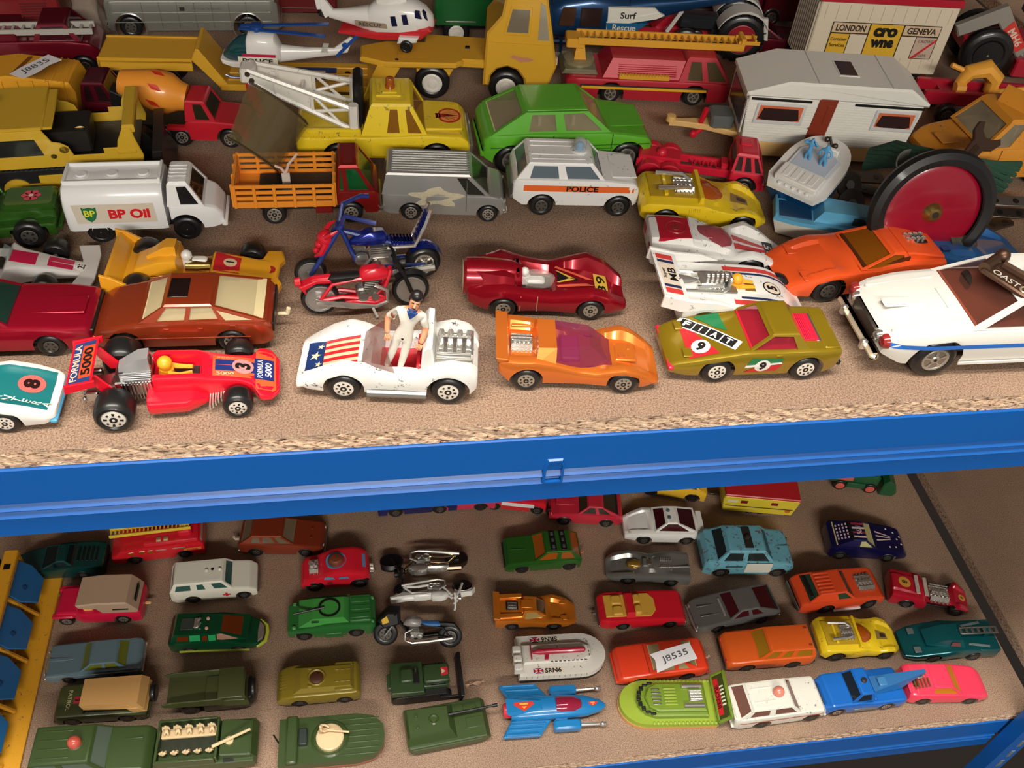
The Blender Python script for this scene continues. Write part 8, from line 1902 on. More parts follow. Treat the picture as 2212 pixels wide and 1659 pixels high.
# white sports coupe police
t = small('police_coupe', 'white rounded toy coupe with maroon windows and two blue roof lamps', (1482, 1178), (1386, 1177), WHITE, [(-33, 13), (-30, 17), (-10, 18.5), (8, 18.5), (26, 14), (36, 9)], [(-33, 13), (-24, 16.4), (20, 16), (36, 12)], 38, rr=4, S=[(-33, 13), (-26, 17.5), (-10, 17), (8, 17), (19, 17.5), (28, 14.5), (36, 9.5)], fw=5,
    cab=dict(x=(-27, -9, 1, 11), z=(17.8, 26), w=(14, 10), side=(((.14, .0), (.96, .94)),), glass_m=glass((66, 14, 20), .88), fr=1.5))
for y in (-4, 4): t.lathe('roof_lamp', [(1.7, 0), (1.5, 1.2), (.1, 1.8)], paint((84, 104, 112), 0, .2, .4), (-1.6, y, 26), 'z', 10)
for sg in (-1, 1): t.box('indicator', (31, sg * 10, 11.4), (4, 3, 1.4), paint((196, 192, 180), 0, .3, .3), .4)
t.box('rear_spoiler', (-31, 0, 17.4), (5, 22, 1.2), WHITE, .4)
# yellow car and caravan
YC = paint((232, 186, 50), 0, .36, .35)
t = small('yellow_saloon', 'yellow toy saloon hitched before the red-roofed caravan', (1494, 1085), (1398, 1070), YC, [(-32, 15), (-28, 18), (10, 18), (36, 14)], 15, 40, hub='plain', cab=dict(x=(-26, -18, -2, 10), z=(17.6, 25), w=(13.4, 10.6), side=((.06, .48), (.54, .95))))
t = Toy('toy_caravan', 'yellow toy caravan with flat red roof and dark side line', 'toy caravan'); t.fit((1560, 1106), (1704, 1118), -29, 29, 15, ZL); n = t.near
t.prism('body', [(-30, 3), (30, 3), (33, 20), (32, 23), (-31, 23), (-32, 18)], -15.5, 15.5, paint((224, 200, 56), 0, .4, .3), .8); t.prism('roof', [(-31.5, -16), (32.5, -16), (32.5, 16), (-31.5, 16)], 22.6, 25.4, paint((186, 32, 38), 0, .4, .3), .7, 'xy')
for x in (-14, 12): t.box('window', (x, n * 15.5, 17), (6, .7, 3.6), paint((120, 24, 24), 0, .3, .2), .2)
t.box('side_line', (0, n * 15.6, 11), (58, .5, .9), paint((60, 60, 20), 0, .5, 0)); t.lathe('tail_lamp', [(.1, .6), (2, .5), (2.4, 0)], paint((210, 100, 40), 0, .3, .3), (25, n * 15.6, 9), 'y', 12); t.wheels((-6, 3), 12.5, 4.4, 4, 'dark'); t.box('white_panel', (-24, n * 15.5, 17), (9, .6, 3.4), paint((220, 210, 170), 0, .4, .2), .2); t.box('tow_bar', (-36, 0, 6), (10, 3, 2), GUN, .4)
# green hatch
GG = metallic((52, 116, 42), .26)
t = small('roof_rack_hatch', 'mid green toy hatchback with two black roof racks and amber windows', (1231, 1233), (1124, 1240), GG, [(-31.6, 15), (-30, 18), (10, 18), (33, 15.6), (36, 11)], [(-31.6, 14.5), (-28, 16), (32, 16), (36, 14.6)], 42, hub='plain',
    cab=dict(x=(-31, -22, 1, 11), z=(17.6, 27), w=(14.6, 12), side=(((.12, .02), (.46, .44)), ((.52, .5), (.95, .93))), glass_m=glass((176, 92, 28), .72), inter=paint((160, 80, 24), 0, .5, 0)))
for x in (-6, -15):
    t.box('roof_rack', (x, 0, 27.8), (5, 22, 1.4), BLACK, .3)
    for y in (-7, 0, 7): t.box('rack_pad', (x, y, 28.6), (2.4, 3.4, .6), paint((70, 76, 70), 0, .5, 0), .2)
t.box('grille', (36.2, 0, 10), (1, 26, 4), BLACK, .2); t.tube('tow_hook', [(-31, 0, 6), (-35, 0, 6), (-35.6, 0, 8)], 1, paint((200, 120, 90), 0, .4, .1), 6); t.box('bonnet_crease', (20, 0, 17.4), (20, .8, .5), GG, .1)
# silver sports racer
SR = metallic((132, 132, 128), .28)
t = small('sports_prototype', 'gunmetal silver toy racer with gold cockpit bubble', (1449, 1268), (1351, 1263), SR, [(-37, 15), (-10, 17), (4, 15), (20, 11.5), (39.6, 6)], [(-37, 15.5), (-20, 16), (0, 14), (20, 16), (34, 14.5), (39.6, 11)], 40, S=[(-37, 16), (-20, 17.5), (0, 13), (20, 15), (32, 11), (39.6, 6.4)], fw=5, slope=3, rr=2.6)
t.part('cockpit_bubble', MB().lathe([(.1, 8), (3.6, 6), (5.6, 0), (4.6, -5), (.1, -8)], (14, 0, 12), 'x', 14, 1, .9), paint((150, 116, 40), .5, .15, .5)); t.box('rear_hatch', (1, 0, 17), (5, 6, 1.6), paint((120, 104, 84), .6, .3, .2), .4); t.box('headrest', (4, 0, 16.4), (6, 9, 2), SR, .7)
for sg in (-1, 1):
    for k in range(6): t.box('intake', (-10 - 1.9 * k, sg * 4, 17.4), (1.0, 3, 1.2), CHROME, .2)
    t.prism('body_groove', [(-36, 1.2), (-8, 4.6), (-8, 5.6), (-36, 3)], 16.4, 17.2, SR, .2, 'xy') if sg > 0 else None
# battered pale blue mini
MB_ = paint((104, 166, 182), 0, .4, .25, wear=.6)
t = small('battered_mini', 'chipped pale blue toy mini with white passenger door', (1549, 1248), (1677, 1248), MB_, [(-39, 18), (-36, 22), (18, 22), (34, 20), (37, 14)], [(-39, 16), (-34, 19), (30, 19), (37, 17)], 48, r=6.4, rr=3, hub='dark',
    cab=dict(x=(-30, -22, 10, 18), z=(21.4, 33), w=(17.4, 14), side=(((.08, .04), (.46, .46)), ((.5, .5), (.95, .94))), glass_m=glass((40, 50, 50), .85), fr=1.6, rr=2.6)); n = t.near
t.box('white_door', (6, n * 19.0, 15), (22, .8, 13), paint((222, 220, 204), 0, .4, .2), .3); t.box('worn_badge_base', (-4, 0, 33.3), (7, 22, .5), paint((50, 46, 42), .3, .5, 0), .2); t.lathe('siren', [(2.4, 0), (2, 2), (.1, 2.6)], GUN, (-4, 0, 33.4), 'z', 10); t.box('bonnet_seam', (27, 0, 21.6), (16, .6, .4), paint((60, 96, 106), 0, .5, 0)); bumper(t, GUN, 32, 8); lights(t, 37, 12, 14, 2, GUN); t.decal_quad('worn_lettering', [(-22, 0, 16), (-8, 0, 16), (-8, 0, 18), (-22, 0, 18)], paint((60, 72, 76), 0, .6, 0), 3, 1, t.hull_.flank(n, .15))
# navy stars car
NV = metallic((24, 26, 84), .26)
t = small('star_spangled_car', 'navy toy muscle car with white stars, stripes and cream windscreen', (1807, 1209), (1914, 1215), NV, [(-31.6, 16), (-28, 19), (8, 18.6), (34, 14), (38, 9)], [(-31.6, 14), (-28, 16), (26, 15.6), (38, 13)], 42,
    cab=dict(x=(-29, -14, -2, 8), z=(18.2, 25.5), w=(14.2, 11), side=(((.56, .5), (.95, .93)),), glass_m=glass((196, 190, 130), .85), fr=1.2, rear=False, inter=paint((190, 180, 120), 0, .5, 0)))
WS = paint((214, 190, 184), 0, .4, .1); H = t.hull_
for i in range(5):
    for j in range(5): t.decal('rear_dash', [(x, y, 0) for x, y in ((-16.4 - 2.6 * i, -8 + 3.6 * j), (-17.6 - 2.6 * i, -8 + 3.6 * j), (-17.6 - 2.6 * i, -5.8 + 3.6 * j), (-16.4 - 2.6 * i, -5.8 + 3.6 * j))], WS, lambda q: Vector((q[0], q[1], 25.0 + (q[0] + 14) * .48 + .4)))
for k in range(4): t.box('roof_stripe', (-7.6, -7.2 + 4.8 * k, 25.8), (11, 2.0, .3), WS if k % 2 == 0 else paint((150, 40, 60), 0, .4, .1), .1)
t.text('1776', (-7.6, 0, 26), (0, -1, 0), (1, 0, 0), 5, WS, .02, 9); t.box('black_band', (-13.6, 0, 25.3), (4, 21, .5), BLACK, .1)
for c in ((28, 7), (22, 10), (33, 3), (33, -5), (27, -9), (21, -10), (30, 0)): disc(t, c, .9, WHT_INK, H.lay(.2), 'star', 8)
for y in (-3, -.4, 2.2): t.decal_quad('bonnet_stripe', [(10, y * 1.8, 0), (10, y * 1.8 + 1.8, 0), (24, y * .6 + .8, 0), (24, y * .6, 0)], WS, 4, 1, H.lay(.2))
# green locomotive with red wheels
t = Toy('plough_engine', 'small dark green toy engine with coral wheels and front plough', 'toy train'); t.fit((1810, 1058), (1874, 1066), -13, 13, 11, ZL); GE = paint((20, 84, 48), 0, .34, .4); n = t.near
t.box('boiler', (-2, 0, 13), (44, 18, 12), GE, 2); t.wheels((-13, 13), 9.6, 5.6, 3, 'pink'); t.prism('plough', [(22, 1), (34, -1 + 1.5), (36, 6), (32, 16), (26, 20), (22, 16)], -12, 12, GE, .8); t.box('coral_step', (-12, n * 9.6, 15), (16, 2, 4), paint((206, 92, 78), 0, .5, .1), .4); t.box('side_tank', (0, n * 10, 8), (16, 3, 6), GE, .8); t.box('cab', (-14, 0, 23), (16, 18, 10), GE, 1)
# orange engined coupe
OE = metallic((224, 130, 36), .28)
t = small('gullwing_racer', 'orange toy racer with dark engine grille and clear cockpit', (1102, 1362), (1197, 1361), OE, [(-34.6, 16), (-10, 19), (0, 17), (12, 13), (34, 8), (40, 5)], [(-34.6, 15), (-20, 16), (0, 14.5), (18, 16), (32, 14.5), (40, 10)], 38, S=[(-34.6, 16), (-19, 17.5), (-4, 14), (8, 12), (19, 14.5), (30, 10.5), (40, 5.4)], fw=5, slope=3)
frust(t, 'cockpit', (-12, 12, 13, 8, 13), (-8, 2, 8, 7.4, 22), OE); t.part('windscreen', MB().add([(11.5, -6.6, 14), (11.5, 6.6, 14), (3, 6.4, 21.6), (3, -6.6, 21.6)], [(0, 1, 2, 3)]), glass((92, 60, 20), .85), None, 0)
n = t.near; t.part('side_window', MB().add([(9, n * 9.6, 14), (-8, n * 12.6, 14.2), (-6.5, n * 9.2, 20.4), (2, n * 8.2, 20.4)], [(0, 1, 2, 3)]), glass((170, 150, 90), .8), None, 0)
t.box('engine_bay', (-19, 0, 18.6), (11, 9, .6), BLACK, .1); engine(t, (-19, 0, 18.6), 9, 8, 2.6, 4, STEEL, tall=.3); t.prism('rear_spoiler', [(-35, 17), (-30, 17.4), (-30, 19), (-36, 20.5)], -15, 15, OE, .3); t.box('roof_scoop', (-6, 0, 22), (10, 9, 1), OE, .3)
for sg in (-1, 1): t.box('head_lamp_lid', (28, sg * 8.6, 11), (6, 5, .8), OE, .3); t.prism('rear_buttress', [(-32, 16), (-10, 17), (-10, 20), (-30, 18.6)], sg * 8, sg * 13, OE, .6)
# red convertible with yellow interior
RV = paint((208, 24, 42), 0, .32, .4)
t = small('open_hardtop', 'red toy two-door with yellow seats seen through large openings', (1341, 1362), (1447, 1357), RV, [(-42, 14), (-38, 17), (8, 17), (32, 15.4), (35, 11)], [(-42, 13.5), (-34, 16), (30, 16), (35, 14.6)], 42); YI = paint((212, 162, 60), 0, .5, .2)
t.prism('rear_seat_well', [(-37, -11.5), (-18.5, -11.5), (-18.5, 11.5), (-37, 11.5)], 17.0, 18.2, YI, .4, 'xy'); t.prism('front_seat_well', [(-12, -12), (3, -12), (8, -6), (8, 6), (3, 12), (-12, 12)], 17.0, 18.2, YI, .4, 'xy'); frust(t, 'roof_band', (-19.5, -10.5, 13, 13, 16.5), (-18, -12, 10, 10, 22), RV)
for y in (-5.6, 5.6): t.box('seat', (-8, y, 19), (6, 9, 4), YI, 1); t.box('seat', (-26, y, 18.6), (9, 9.6, 2.4), YI, 1)
bumper(t, STEEL, 29); t.tube('tow_hook', [(-42, 0, 6), (-46, 0, 6), (-46.4, 0, 8)], 1, STEEL, 6)
# silver fastback
SF = metallic((124, 124, 122), .26)
t = small('silver_fastback', 'silver toy fastback coupe with maroon windows', (1645, 1348), (1545, 1368), SF, [(-38, 14), (-35, 17.5), (8, 17.6), (36, 14.4), (40, 10)], [(-38, 14), (-32, 16), (34, 16), (40, 14)], 42,
    cab=dict(x=(-36, -16, 2, 12), z=(17.2, 24.6), w=(14.6, 11.4), side=(((.3, .12), (.56, .5)), ((.6, .54), (.95, .93))), glass_m=glass((72, 18, 26), .85), fr=1.3)); lights(t, 40, 11, 10.4, 2, CHROME); bumper(t, CHROME, 28, 7)
for y in (-5, 5): t.box('bonnet_rib', (26, y, 16.4), (18, 1, .6), SF, .2)
t.box('scuttle_vent', (14, 0, 17.6), (2, 18, .5), paint((190, 190, 186), .6, .3, 0), .1)
# orange muscle car with engine
OM = paint((222, 76, 36), 0, .32, .4)
t = small('blown_muscle_car', 'orange toy muscle car with chrome engine through its bonnet', (1776, 1327), (1875, 1315), OM, [(-42.5, 16), (-39, 18.6), (6, 18.4), (28, 16.6), (32.5, 12)], [(-42.5, 14), (-34, 16.4), (26, 16), (32.5, 14.4)], 39, r=6.6,
    cab=dict(x=(-37, -28, -4, 4), z=(18.2, 25.6), w=(14.6, 11.6), side=(((.62, .58), (.95, .93)),), glass_m=glass((40, 70, 56), .8), fr=1.2)); engine(t, (17, 0, 17.4), 15, 16, 5, 5, tall=.25)
for k in range(6): t.box('rear_louvre', (-21, -8.6 + 3.5 * k, 26), (13, 1.8, .8), OM, .3)
t.box('rear_window_band', (-33.5, 0, 21.8), (3, 20, .8), BLACK, .2); t.box('side_pipe', (0, t.near * 16, 4), (24, 2, 2), WHITE, .4); t.box('rear_bumper', (-43, 0, 9), (2.4, 29, 5), STEEL, .8)
# red hot rod
RH = paint((178, 22, 44), 0, .32, .4); YR = paint((206, 150, 60), 0, .4, .1)
t = small('twin_engine_rod', 'deep red toy hot rod with chrome engines amidships and number eight roundels', (1948, 1313), (2061, 1332), RH, [(-37, 20), (-34, 21), (-6, 17), (-4, 10), (17, 10), (19, 13), (32.5, 8)], [(-37, 14), (-6, 15), (-4, 9), (17, 9), (20, 15), (32.5, 12)], 43, S=[(-37, 19), (-10, 17), (-4, 10), (17, 10), (22, 15), (32.5, 8)], soft=.6, fw=5)
H = t.hull_; engine(t, (6, 0, 10), 17, 20, 9, 5, tall=.25); disc(t, (-26, 0), 5.6, YR, H.lay(.3)); t.text('8', (-26, 0, 0), (0, 1, 0), (-1, 0, 0), 5, paint((70, 40, 20), 0, .4, 0), .03, None, H.lay(.4)); disc(t, (27, 0), 3.4, YR, H.lay(.3)); t.text('8', (27, 0, 0), (0, 1, 0), (-1, 0, 0), 3, paint((70, 40, 20), 0, .4, 0), .03, None, H.lay(.4))
for x in (-15, -7): t.box('window_slot', (x, 0, 19.6 if x < -10 else 18), (3.4, 20, .8), paint((190, 180, 164), 0, .3, .2), .3)
# white hovercraft
HW = paint((220, 216, 206), 0, .42, .2, wear=.1)
t = Toy('white_hovercraft', 'white toy hovercraft lettered SRN6 with long red propeller boom', 'toy hovercraft'); t.fit((1126, 1477), (1268, 1468), -34, 22, 19, ZL); n = t.near
ol = [(-36, -19), (18, -19)] + [(18 + 22 * math.sin(math.radians(a)), -19 * math.cos(math.radians(a))) for a in range(15, 166, 15)] + [(18, 19), (-36, 19)]
boat_hull(t, 'skirt', ol, .3, 5, .98, RUBBER); boat_hull(t, 'hull', [(x * .985, y * .98) for x, y in ol], 4.8, 11, 1.02, HW)
t.prism('cabin', [(-32, -9), (18, -9), (26, -5), (27, 0), (26, 5), (18, 9), (-32, 9)], 10.6, 15, HW, 1.4, 'xy'); t.part('prop_boom', MB().tube([(-24, 0, 17), (-18, 0, 17.4), (20, 0, 17.2), (21, 0, 17)], [1.2, 2.6, 2.4, 1.6], 10), paint((176, 24, 56), 0, .35, .4)); t.box('prop_blade', (-25, 0, 17), (1, 13, 2), paint((176, 24, 56), 0, .35, .4), .2); t.prism('prop_stay', [(-14, -7), (-11, -7), (-10, -2), (-13, -2)], 15, 16.6, paint((176, 24, 56), 0, .35, .4), .3, 'xy')
for y in (-13, -5.5, 3): t.box('tail_fin', (-37, y, 15), (7, 6, 9), HW, .8)
for k in range(9): t.box('cabin_window', (-8 + 3.6 * k, n * 8.4, 15.1), (2.2, .7, .4), INK, .1)
for k in range(3): t.box('cabin_window', (24.4, -4 + 3.4 * k, 14.9), (.7, 2, .5), INK, .1)
b = MB()
for sg in (-1, 1):
    for k in range(12): b.box((-30 + 4.6 * k, sg * 18.6, 9.4), (.5, 1.2, 3), .1)
t.part('skirt_seams', b, paint((170, 166, 156), 0, .5, 0))['kind'] = 'stuff'
for sg in (-1, 1):
    y = sg * 14.2; zt = 11.25
    t.decal_quad('flag', fl(-24 * 1.0, -15.6, y - 2.4, y + 2.4), paint((70, 60, 110), 0, .45, .1), 1, 1, lambda q: Vector((q[0], q[1], zt)))
    for a, bq in ((((-24, y - 2.4), (-15.6, y + 2.4))), (((-24, y + 2.4), (-15.6, y - 2.4)))):
        d = Vector((bq[0] - a[0], bq[1] - a[1], 0)).normalized(); pn = Vector((-d.y, d.x, 0)) * .5
        t.decal('flag_cross', [(a[0] + pn.x, a[1] + pn.y, zt + .08), (bq[0] + pn.x, bq[1] + pn.y, zt + .08), (bq[0] - pn.x, bq[1] - pn.y, zt + .08), (a[0] - pn.x, a[1] - pn.y, zt + .08)], paint((226, 206, 206), 0, .45, .1))
    t.decal_quad('flag_cross', fl(-24, -15.6, y - .55, y + .55), RED_INK, 1, 1, lambda q: Vector((q[0], q[1], zt + .16))); t.decal_quad('flag_cross', fl(-20.4, -19.2, y - 2.4, y + 2.4), RED_INK, 1, 1, lambda q: Vector((q[0], q[1], zt + .16)))
    t.decal_quad('name_label', fl(-15.4, 1, y - 2.4, y + 2.4), paint((224, 212, 190), 0, .5, .1), 1, 1, lambda q: Vector((q[0], q[1], zt)))
    t.text('SRN6', (-7.4, y, zt + .05), (1 if sg == n else -1, 0, 0), (0, 1 if sg == n else -1, 0), 4.2, BLK_INK, .03, 14)
# orange-red coupe with price label
OC2 = paint((222, 62, 32), 0, .32, .4)
t = small('vinyl_label_coupe', 'orange-red toy coupe with cream windows carrying a paper label', (1484, 1468), (1378, 1480), OC2, [(-40, 14), (-37, 17.6), (10, 17.8), (38, 15.6), (41, 11)], [(-40, 14), (-34, 16.4), (36, 16.4), (41, 15)], 42, hub='plain',
    cab=dict(x=(-30, -17, 1, 12), z=(17.4, 25.4), w=(14.6, 11.4), side=(((.16, .02), (.46, .4)), ((.5, .44), (.95, .92))), glass_m=glass((166, 152, 112), .75), inter=paint((190, 176, 130), 0, .5, 0), fr=1.3)); t.tube('tow_hook', [(-40, 0, 7), (-44, 0, 7), (-44.6, 0, 9.6)], 1, paint((206, 180, 150), 0, .4, .1), 6); t.box('bonnet_seam', (14, 0, 18.2), (.6, 28, .4), paint((150, 40, 22), 0, .5, 0)); bumper(t, OC2, 30)
lab = Toy('price_label', 'white paper label pencilled J8535 on the orange-red coupe roof', 'label'); lab.prism('slip', [(-15, -6.4), (-2, -5.4), (15, -6), (15, 6), (0, 6.6), (-14, 6.6), (-12.4, 2)], 0, .3, PAPER, 0, 'xy'); lab.text('J8535', (1.4, 0, .4), (1, .02, 0), (0, 1, 0), 5.4, INK, .004, 19)
pp = at(1454, 1420, ZL + .029); lab.place((pp.x, pp.y, ZL + .0292), math.radians(13), 1.18, (.05, 0))
# orange estate
OE2 = paint((216, 92, 30), 0, .34, .4)
t = small('estate_car', 'orange toy estate car with mustard interior', (1711, 1443), (1608, 1451), OE2, [(-39.5, 15), (-37, 18), (10, 18), (36, 16), (39.5, 12)], [(-39.5, 15), (-34, 16.6), (34, 16.6), (39.5, 15)], 41, hub='plain',
    cab=dict(x=(-38.6, -36, 3, 13), z=(17.6, 27), w=(15, 12.6), side=((.05, .38), (.44, .64), (.7, .94)), glass_m=glass((168, 120, 28), .75), inter=paint((176, 126, 40), 0, .5, 0), rear=False)); lights(t, 39.5, 11, 12, 2, paint((206, 60, 40), 0, .3, .3)); bumper(t, BLACK, 30)
for y in (-8.6, 8.6): t.box('tailgate_hinge', (-33, y, 27.2), (3, 2.4, .7), paint((150, 56, 22), 0, .5, 0), .2)
yellow_racer('yellow toy racer with chrome engine beside the teal rocket truck', ((1801, 1429), (1908, 1425)), ZL, None)
# teal rocket truck
TK = metallic((10, 92, 98), .28)
t = small('rocket_wedge', 'teal toy wedge car with silver lattice rail on its back', (2100, 1428), (2009, 1432), TK, [(-40, 17), (-10, 18), (6, 18), (24, 14), (43.5, 8)], [(-40, 15.5), (-8, 15.5), (8, 17), (34, 16), (43.5, 13)], 37, rr=1.4)
frust(t, 'cab', (-8, 26, 13, 8, 17), (-4, 10, 8.5, 8, 24.5), TK); t.part('windscreen', MB().add([(25, -7.4, 17.4), (25, 7.4, 17.4), (10.6, 7.4, 24), (10.6, -7.4, 24)], [(0, 1, 2, 3)]), glass((110, 34, 22), .85), None, 0); n = t.near
t.part('side_window', MB().add([(6, n * 11, 19), (-3, n * 11.8, 18.6), (-2, n * 9.6, 22.4), (5, n * 9.2, 22.4)], [(0, 1, 2, 3)]), paint((100, 60, 56), 0, .2, .3), None, 0)
b = MB()
for y in (-3, 3): b.box((-21, y, 26), (34, 1.2, 1.4), .2)
for k in range(7): b.box((-37 + 5.4 * k, 0, 26), (2.4, 6, 1.2), .2)
t.part('lattice_rail', b, STEEL); t.box('rail_post', (-30, 0, 22), (4, 5, 8), TK, .6)
for sg in (-1, 1):
    t.box('head_panel', (33, sg * 9.5, 12.6), (6, 6, .6), paint((120, 130, 128), .5, .4, 0), .2); t.prism('side_grille', [(-30, sg * 11), (-12, sg * 8), (-11, sg * 10), (-29, sg * 13.4)], 18.2, 18.9, paint((120, 140, 138), .4, .4, 0), .1, 'xy'); t.box('side_rail', (-30, sg * 14.6, 17), (18, 1.6, 1.6), TK, .4)
# blue jet craft
BJ = paint((26, 118, 178), 0, .3, .45)
t = Toy('jet_craft', 'sky blue toy winged jet craft with red canopy and chrome arms', 'toy aircraft'); t.fit((1096, 1604), (1172, 1599), -34, -6, 22, ZL); n = t.near
b = MB(); rows = []
for x, w, z0, z1 in ((-30, 8, 4, 13), (-24, 9.5, 4, 15), (-2, 9.5, 4, 16), (14, 9.5, 4, 16), (30, 8.4, 4, 14), (42, 5, 5, 11.6), (47, 1.4, 6.6, 9)):
    rows.append([(x, w * math.copysign(abs(math.cos(a)) ** .7, math.cos(a)), (z0 + z1) / 2 + (z1 - z0) / 2 * math.copysign(abs(math.sin(a)) ** .8, math.sin(a))) for a in [2 * math.pi * k / 16 for k in range(16)]])
t.part('fuselage', b.rings(rows), BJ, None, 50)
for sg in (-1, 1):
    t.prism('wing', [(-38, sg * 21.5), (-8, sg * 21.5), (2, sg * 9), (-30, sg * 8)], 4, 8 if sg == n else 9, BJ, .8, 'xy')
    for k in range(3): t.prism('wing_rib', [(-35 + k * 2, sg * (21 - 4 * k)), (-9 + k * 3, sg * (21 - 4 * k)), (-9 + k * 3, sg * (19.6 - 4 * k)), (-35 + k * 2, sg * (19.6 - 4 * k))], 7.8, 9.4 if sg < 0 else 9.9, BJ, .3, 'xy')
    t.box('engine_pod', (14, sg * 14.5, 7), (22, 8, 8), BJ, 1.4); t.box('pod_strut', (10, sg * 11, 7), (10, 6, 4), BJ, .5)
    t.tube('arm', [(25, sg * 14.5, 7), (40, sg * 15, 7.4)], [1.5, 1.1], CHROME, 8)
    b = MB(); b.ball((42.5, sg * 15, 7.4), 2.2, 9)
    for k in range(3): b.tube([(43, sg * 15, 7.4), (45.8, sg * 15 + (k - 1) * 1.6, 8 + (k == 1))], .7, 6)
    t.part('fist', b, CHROME)
frust(t, 'tail_fin', (-32, -2, 7, 5, 14), (-34, -8, 6, 3, 17), BJ)
t.part('canopy', MB().lathe([(.1, 12), (4, 10), (6.6, 4), (7, -6), (6.4, -10), (.1, -11)], (16, 0, 13), 'x', 16, 1.0, .85), glass((150, 22, 46), .8)); t.lathe('jet_nozzle', [(5, -36), (6, -34), (6, -30), (.1, -29)], paint((208, 44, 66), 0, .4, .3), (0, 0, 9), 'x', 16)
RSH = paint((206, 58, 44), 0, .4, .2); YSH = paint((232, 176, 70), 0, .4, .2); zt = 17.6
for cx, k, z_ in ((-20, 1.0, 17.2), (36, .5, 13.4)):
    t.decal('shield_badge', [(cx - 7 * k, 6 * k * -n * 0 + 2.6 * k, z_), (cx + 7 * k, 2.6 * k, z_), (cx + 8.6 * k, .6 * k, z_), (cx, -5.4 * k, z_), (cx - 8.6 * k, .6 * k, z_)] if n < 0 else [(cx - 7 * k, -2.6 * k, z_), (cx + 7 * k, -2.6 * k, z_), (cx + 8.6 * k, -.6 * k, z_), (cx, 5.4 * k, z_), (cx - 8.6 * k, -.6 * k, z_)], RSH)
    t.decal('shield_patch', [(cx - 3.6 * k, 1.6 * k, z_ + .08), (cx + 3.6 * k, 1.6 * k, z_ + .08), (cx + 3 * k, .2 * k, z_ + .08), (cx - 3 * k, .2 * k, z_ + .08)], YSH); t.decal('shield_patch', [(cx - 1.6 * k, -1.4 * k, z_ + .08), (cx + 2.4 * k, -1.2 * k, z_ + .08), (cx, -3.2 * k, z_ + .08)], YSH)
# lime hovercraft
LH = paint((112, 138, 40), 0, .38, .3); LH2 = paint((146, 168, 54), 0, .38, .3)
t = Toy('lime_hovercraft', 'lime green toy hovercraft with chrome engine and RESCUE tail plate', 'toy hovercraft'); t.fit((1543, 1575), (1382, 1577), -34, 26, 19, ZL); n = t.near
ol = [(-36, -18.5), (20, -19)] + [(20 + 22 * math.sin(math.radians(a)), -19 * math.cos(math.radians(a))) for a in range(15, 166, 15)] + [(20, 19), (-36, 18.5)]
boat_hull(t, 'skirt', ol, .3, 4, .99, paint((216, 160, 90), 0, .5, .1)); boat_hull(t, 'hull', [(x * .98, y * .97) for x, y in ol], 3.8, 8.6, 1.03, LH2)
t.prism('bridge', [(-28, -14), (14, -14), (22, -11), (27, -5), (28, 0), (27, 5), (22, 11), (14, 14), (-28, 14)], 8, 14, LH, 1, 'xy'); t.prism('bridge_roof', [(-26, -11.5), (12, -11.5), (19, -8), (22, 0), (19, 8), (12, 11.5), (-26, 11.5)], 13.6, 17.5, LH, 1, 'xy')
for k in range(9):
    a = math.radians(-80 + 20 * k); t.box('bridge_window', (14 + 12.4 * math.cos(a) + .4, 12.8 * math.sin(a), 15), (3 if abs(a) < 1 else 4, 3.2 if abs(a) < 1 else 1.6, .9 + 1.2), BLACK, .2)
for k in range(6): t.box('lounge_slat', (2, -6.4 + 2.6 * k, 18), (10, 1.3, 1.2), LH2, .3)
b = MB()
for k in range(5): b.box((13, -6 + 3 * k, 18), (8 - abs(k - 2) * .8, 1.4, .8), .2)
t.part('front_grille', b, STEEL); b = MB(); b.box((-18, 0, 18.4), (10, 9, 2), .3)
for k in range(4): b.tube([(-13.5, -3.6 + 2.4 * k, 19.8), (-23, -3.6 + 2.4 * k, 19.8)], .8, 7)
for sg in (-1, 1): b.tube([(-8, sg * 8, 19), (-24, sg * 8, 19)], 1.7, 9)
t.part('engine', b, CHROME)
b = MB(); b.box((-35, 0, 25), (3, 40, 2.2), .5); b.box((-35, 0, 13), (3, 40, 2.2), .5); b.box((-35, 19, 19), (3, 2.2, 14), .5); b.box((-35, -19, 19), (3, 2.2, 14), .5); b.xf(Matrix.Translation((-35, 0, 12)) @ Matrix.Rotation(-.7, 4, 'Y') @ Matrix.Translation((35, 0, -12))); t.part('tail_frame', b, LH)
Mt = Matrix.Translation((-35, 0, 12)) @ Matrix.Rotation(-.7, 4, 'Y') @ Matrix.Translation((35, 0, -12)); ft = lambda q: Mt @ Vector(q)
t.decal('tail_plate', [ft((-34, -17.6, 14)), ft((-34, 17.6, 14)), ft((-34, 17.6, 24)), ft((-34, -17.6, 24))], paint((58, 66, 24), 0, .5, .1)); t.decal('tail_red', [ft((-33.8, -15, 14.4)), ft((-33.8, 15, 14.4)), ft((-33.8, 15, 19)), ft((-33.8, -15, 19))], RED_INK)
t.text('RESCUE', (0, 0, 0), (0, -n * 1, 0), (0, 0, 1), 3.4, BLK_INK, .02, 19, lambda q: ft((-33.6, q[1], 16.6 + q[2])))
for k in range(6): t.decal('white_bar', [ft((-33.7, -8 + 3 * k, 19.4)), ft((-33.7, -6.6 + 3 * k, 19.4)), ft((-33.7, -6.6 + 3 * k, 23)), ft((-33.7, -8 + 3 * k, 23))], paint((220, 224, 190), 0, .5, 0))
b = MB()
for sg in (-1, 1):
    for k in range(16): b.ball((-34 + 3.3 * k, sg * 17.4, 7.8), 1.7, 7)
t.part('skirt_segments', b, LH2)['kind'] = 'stuff'
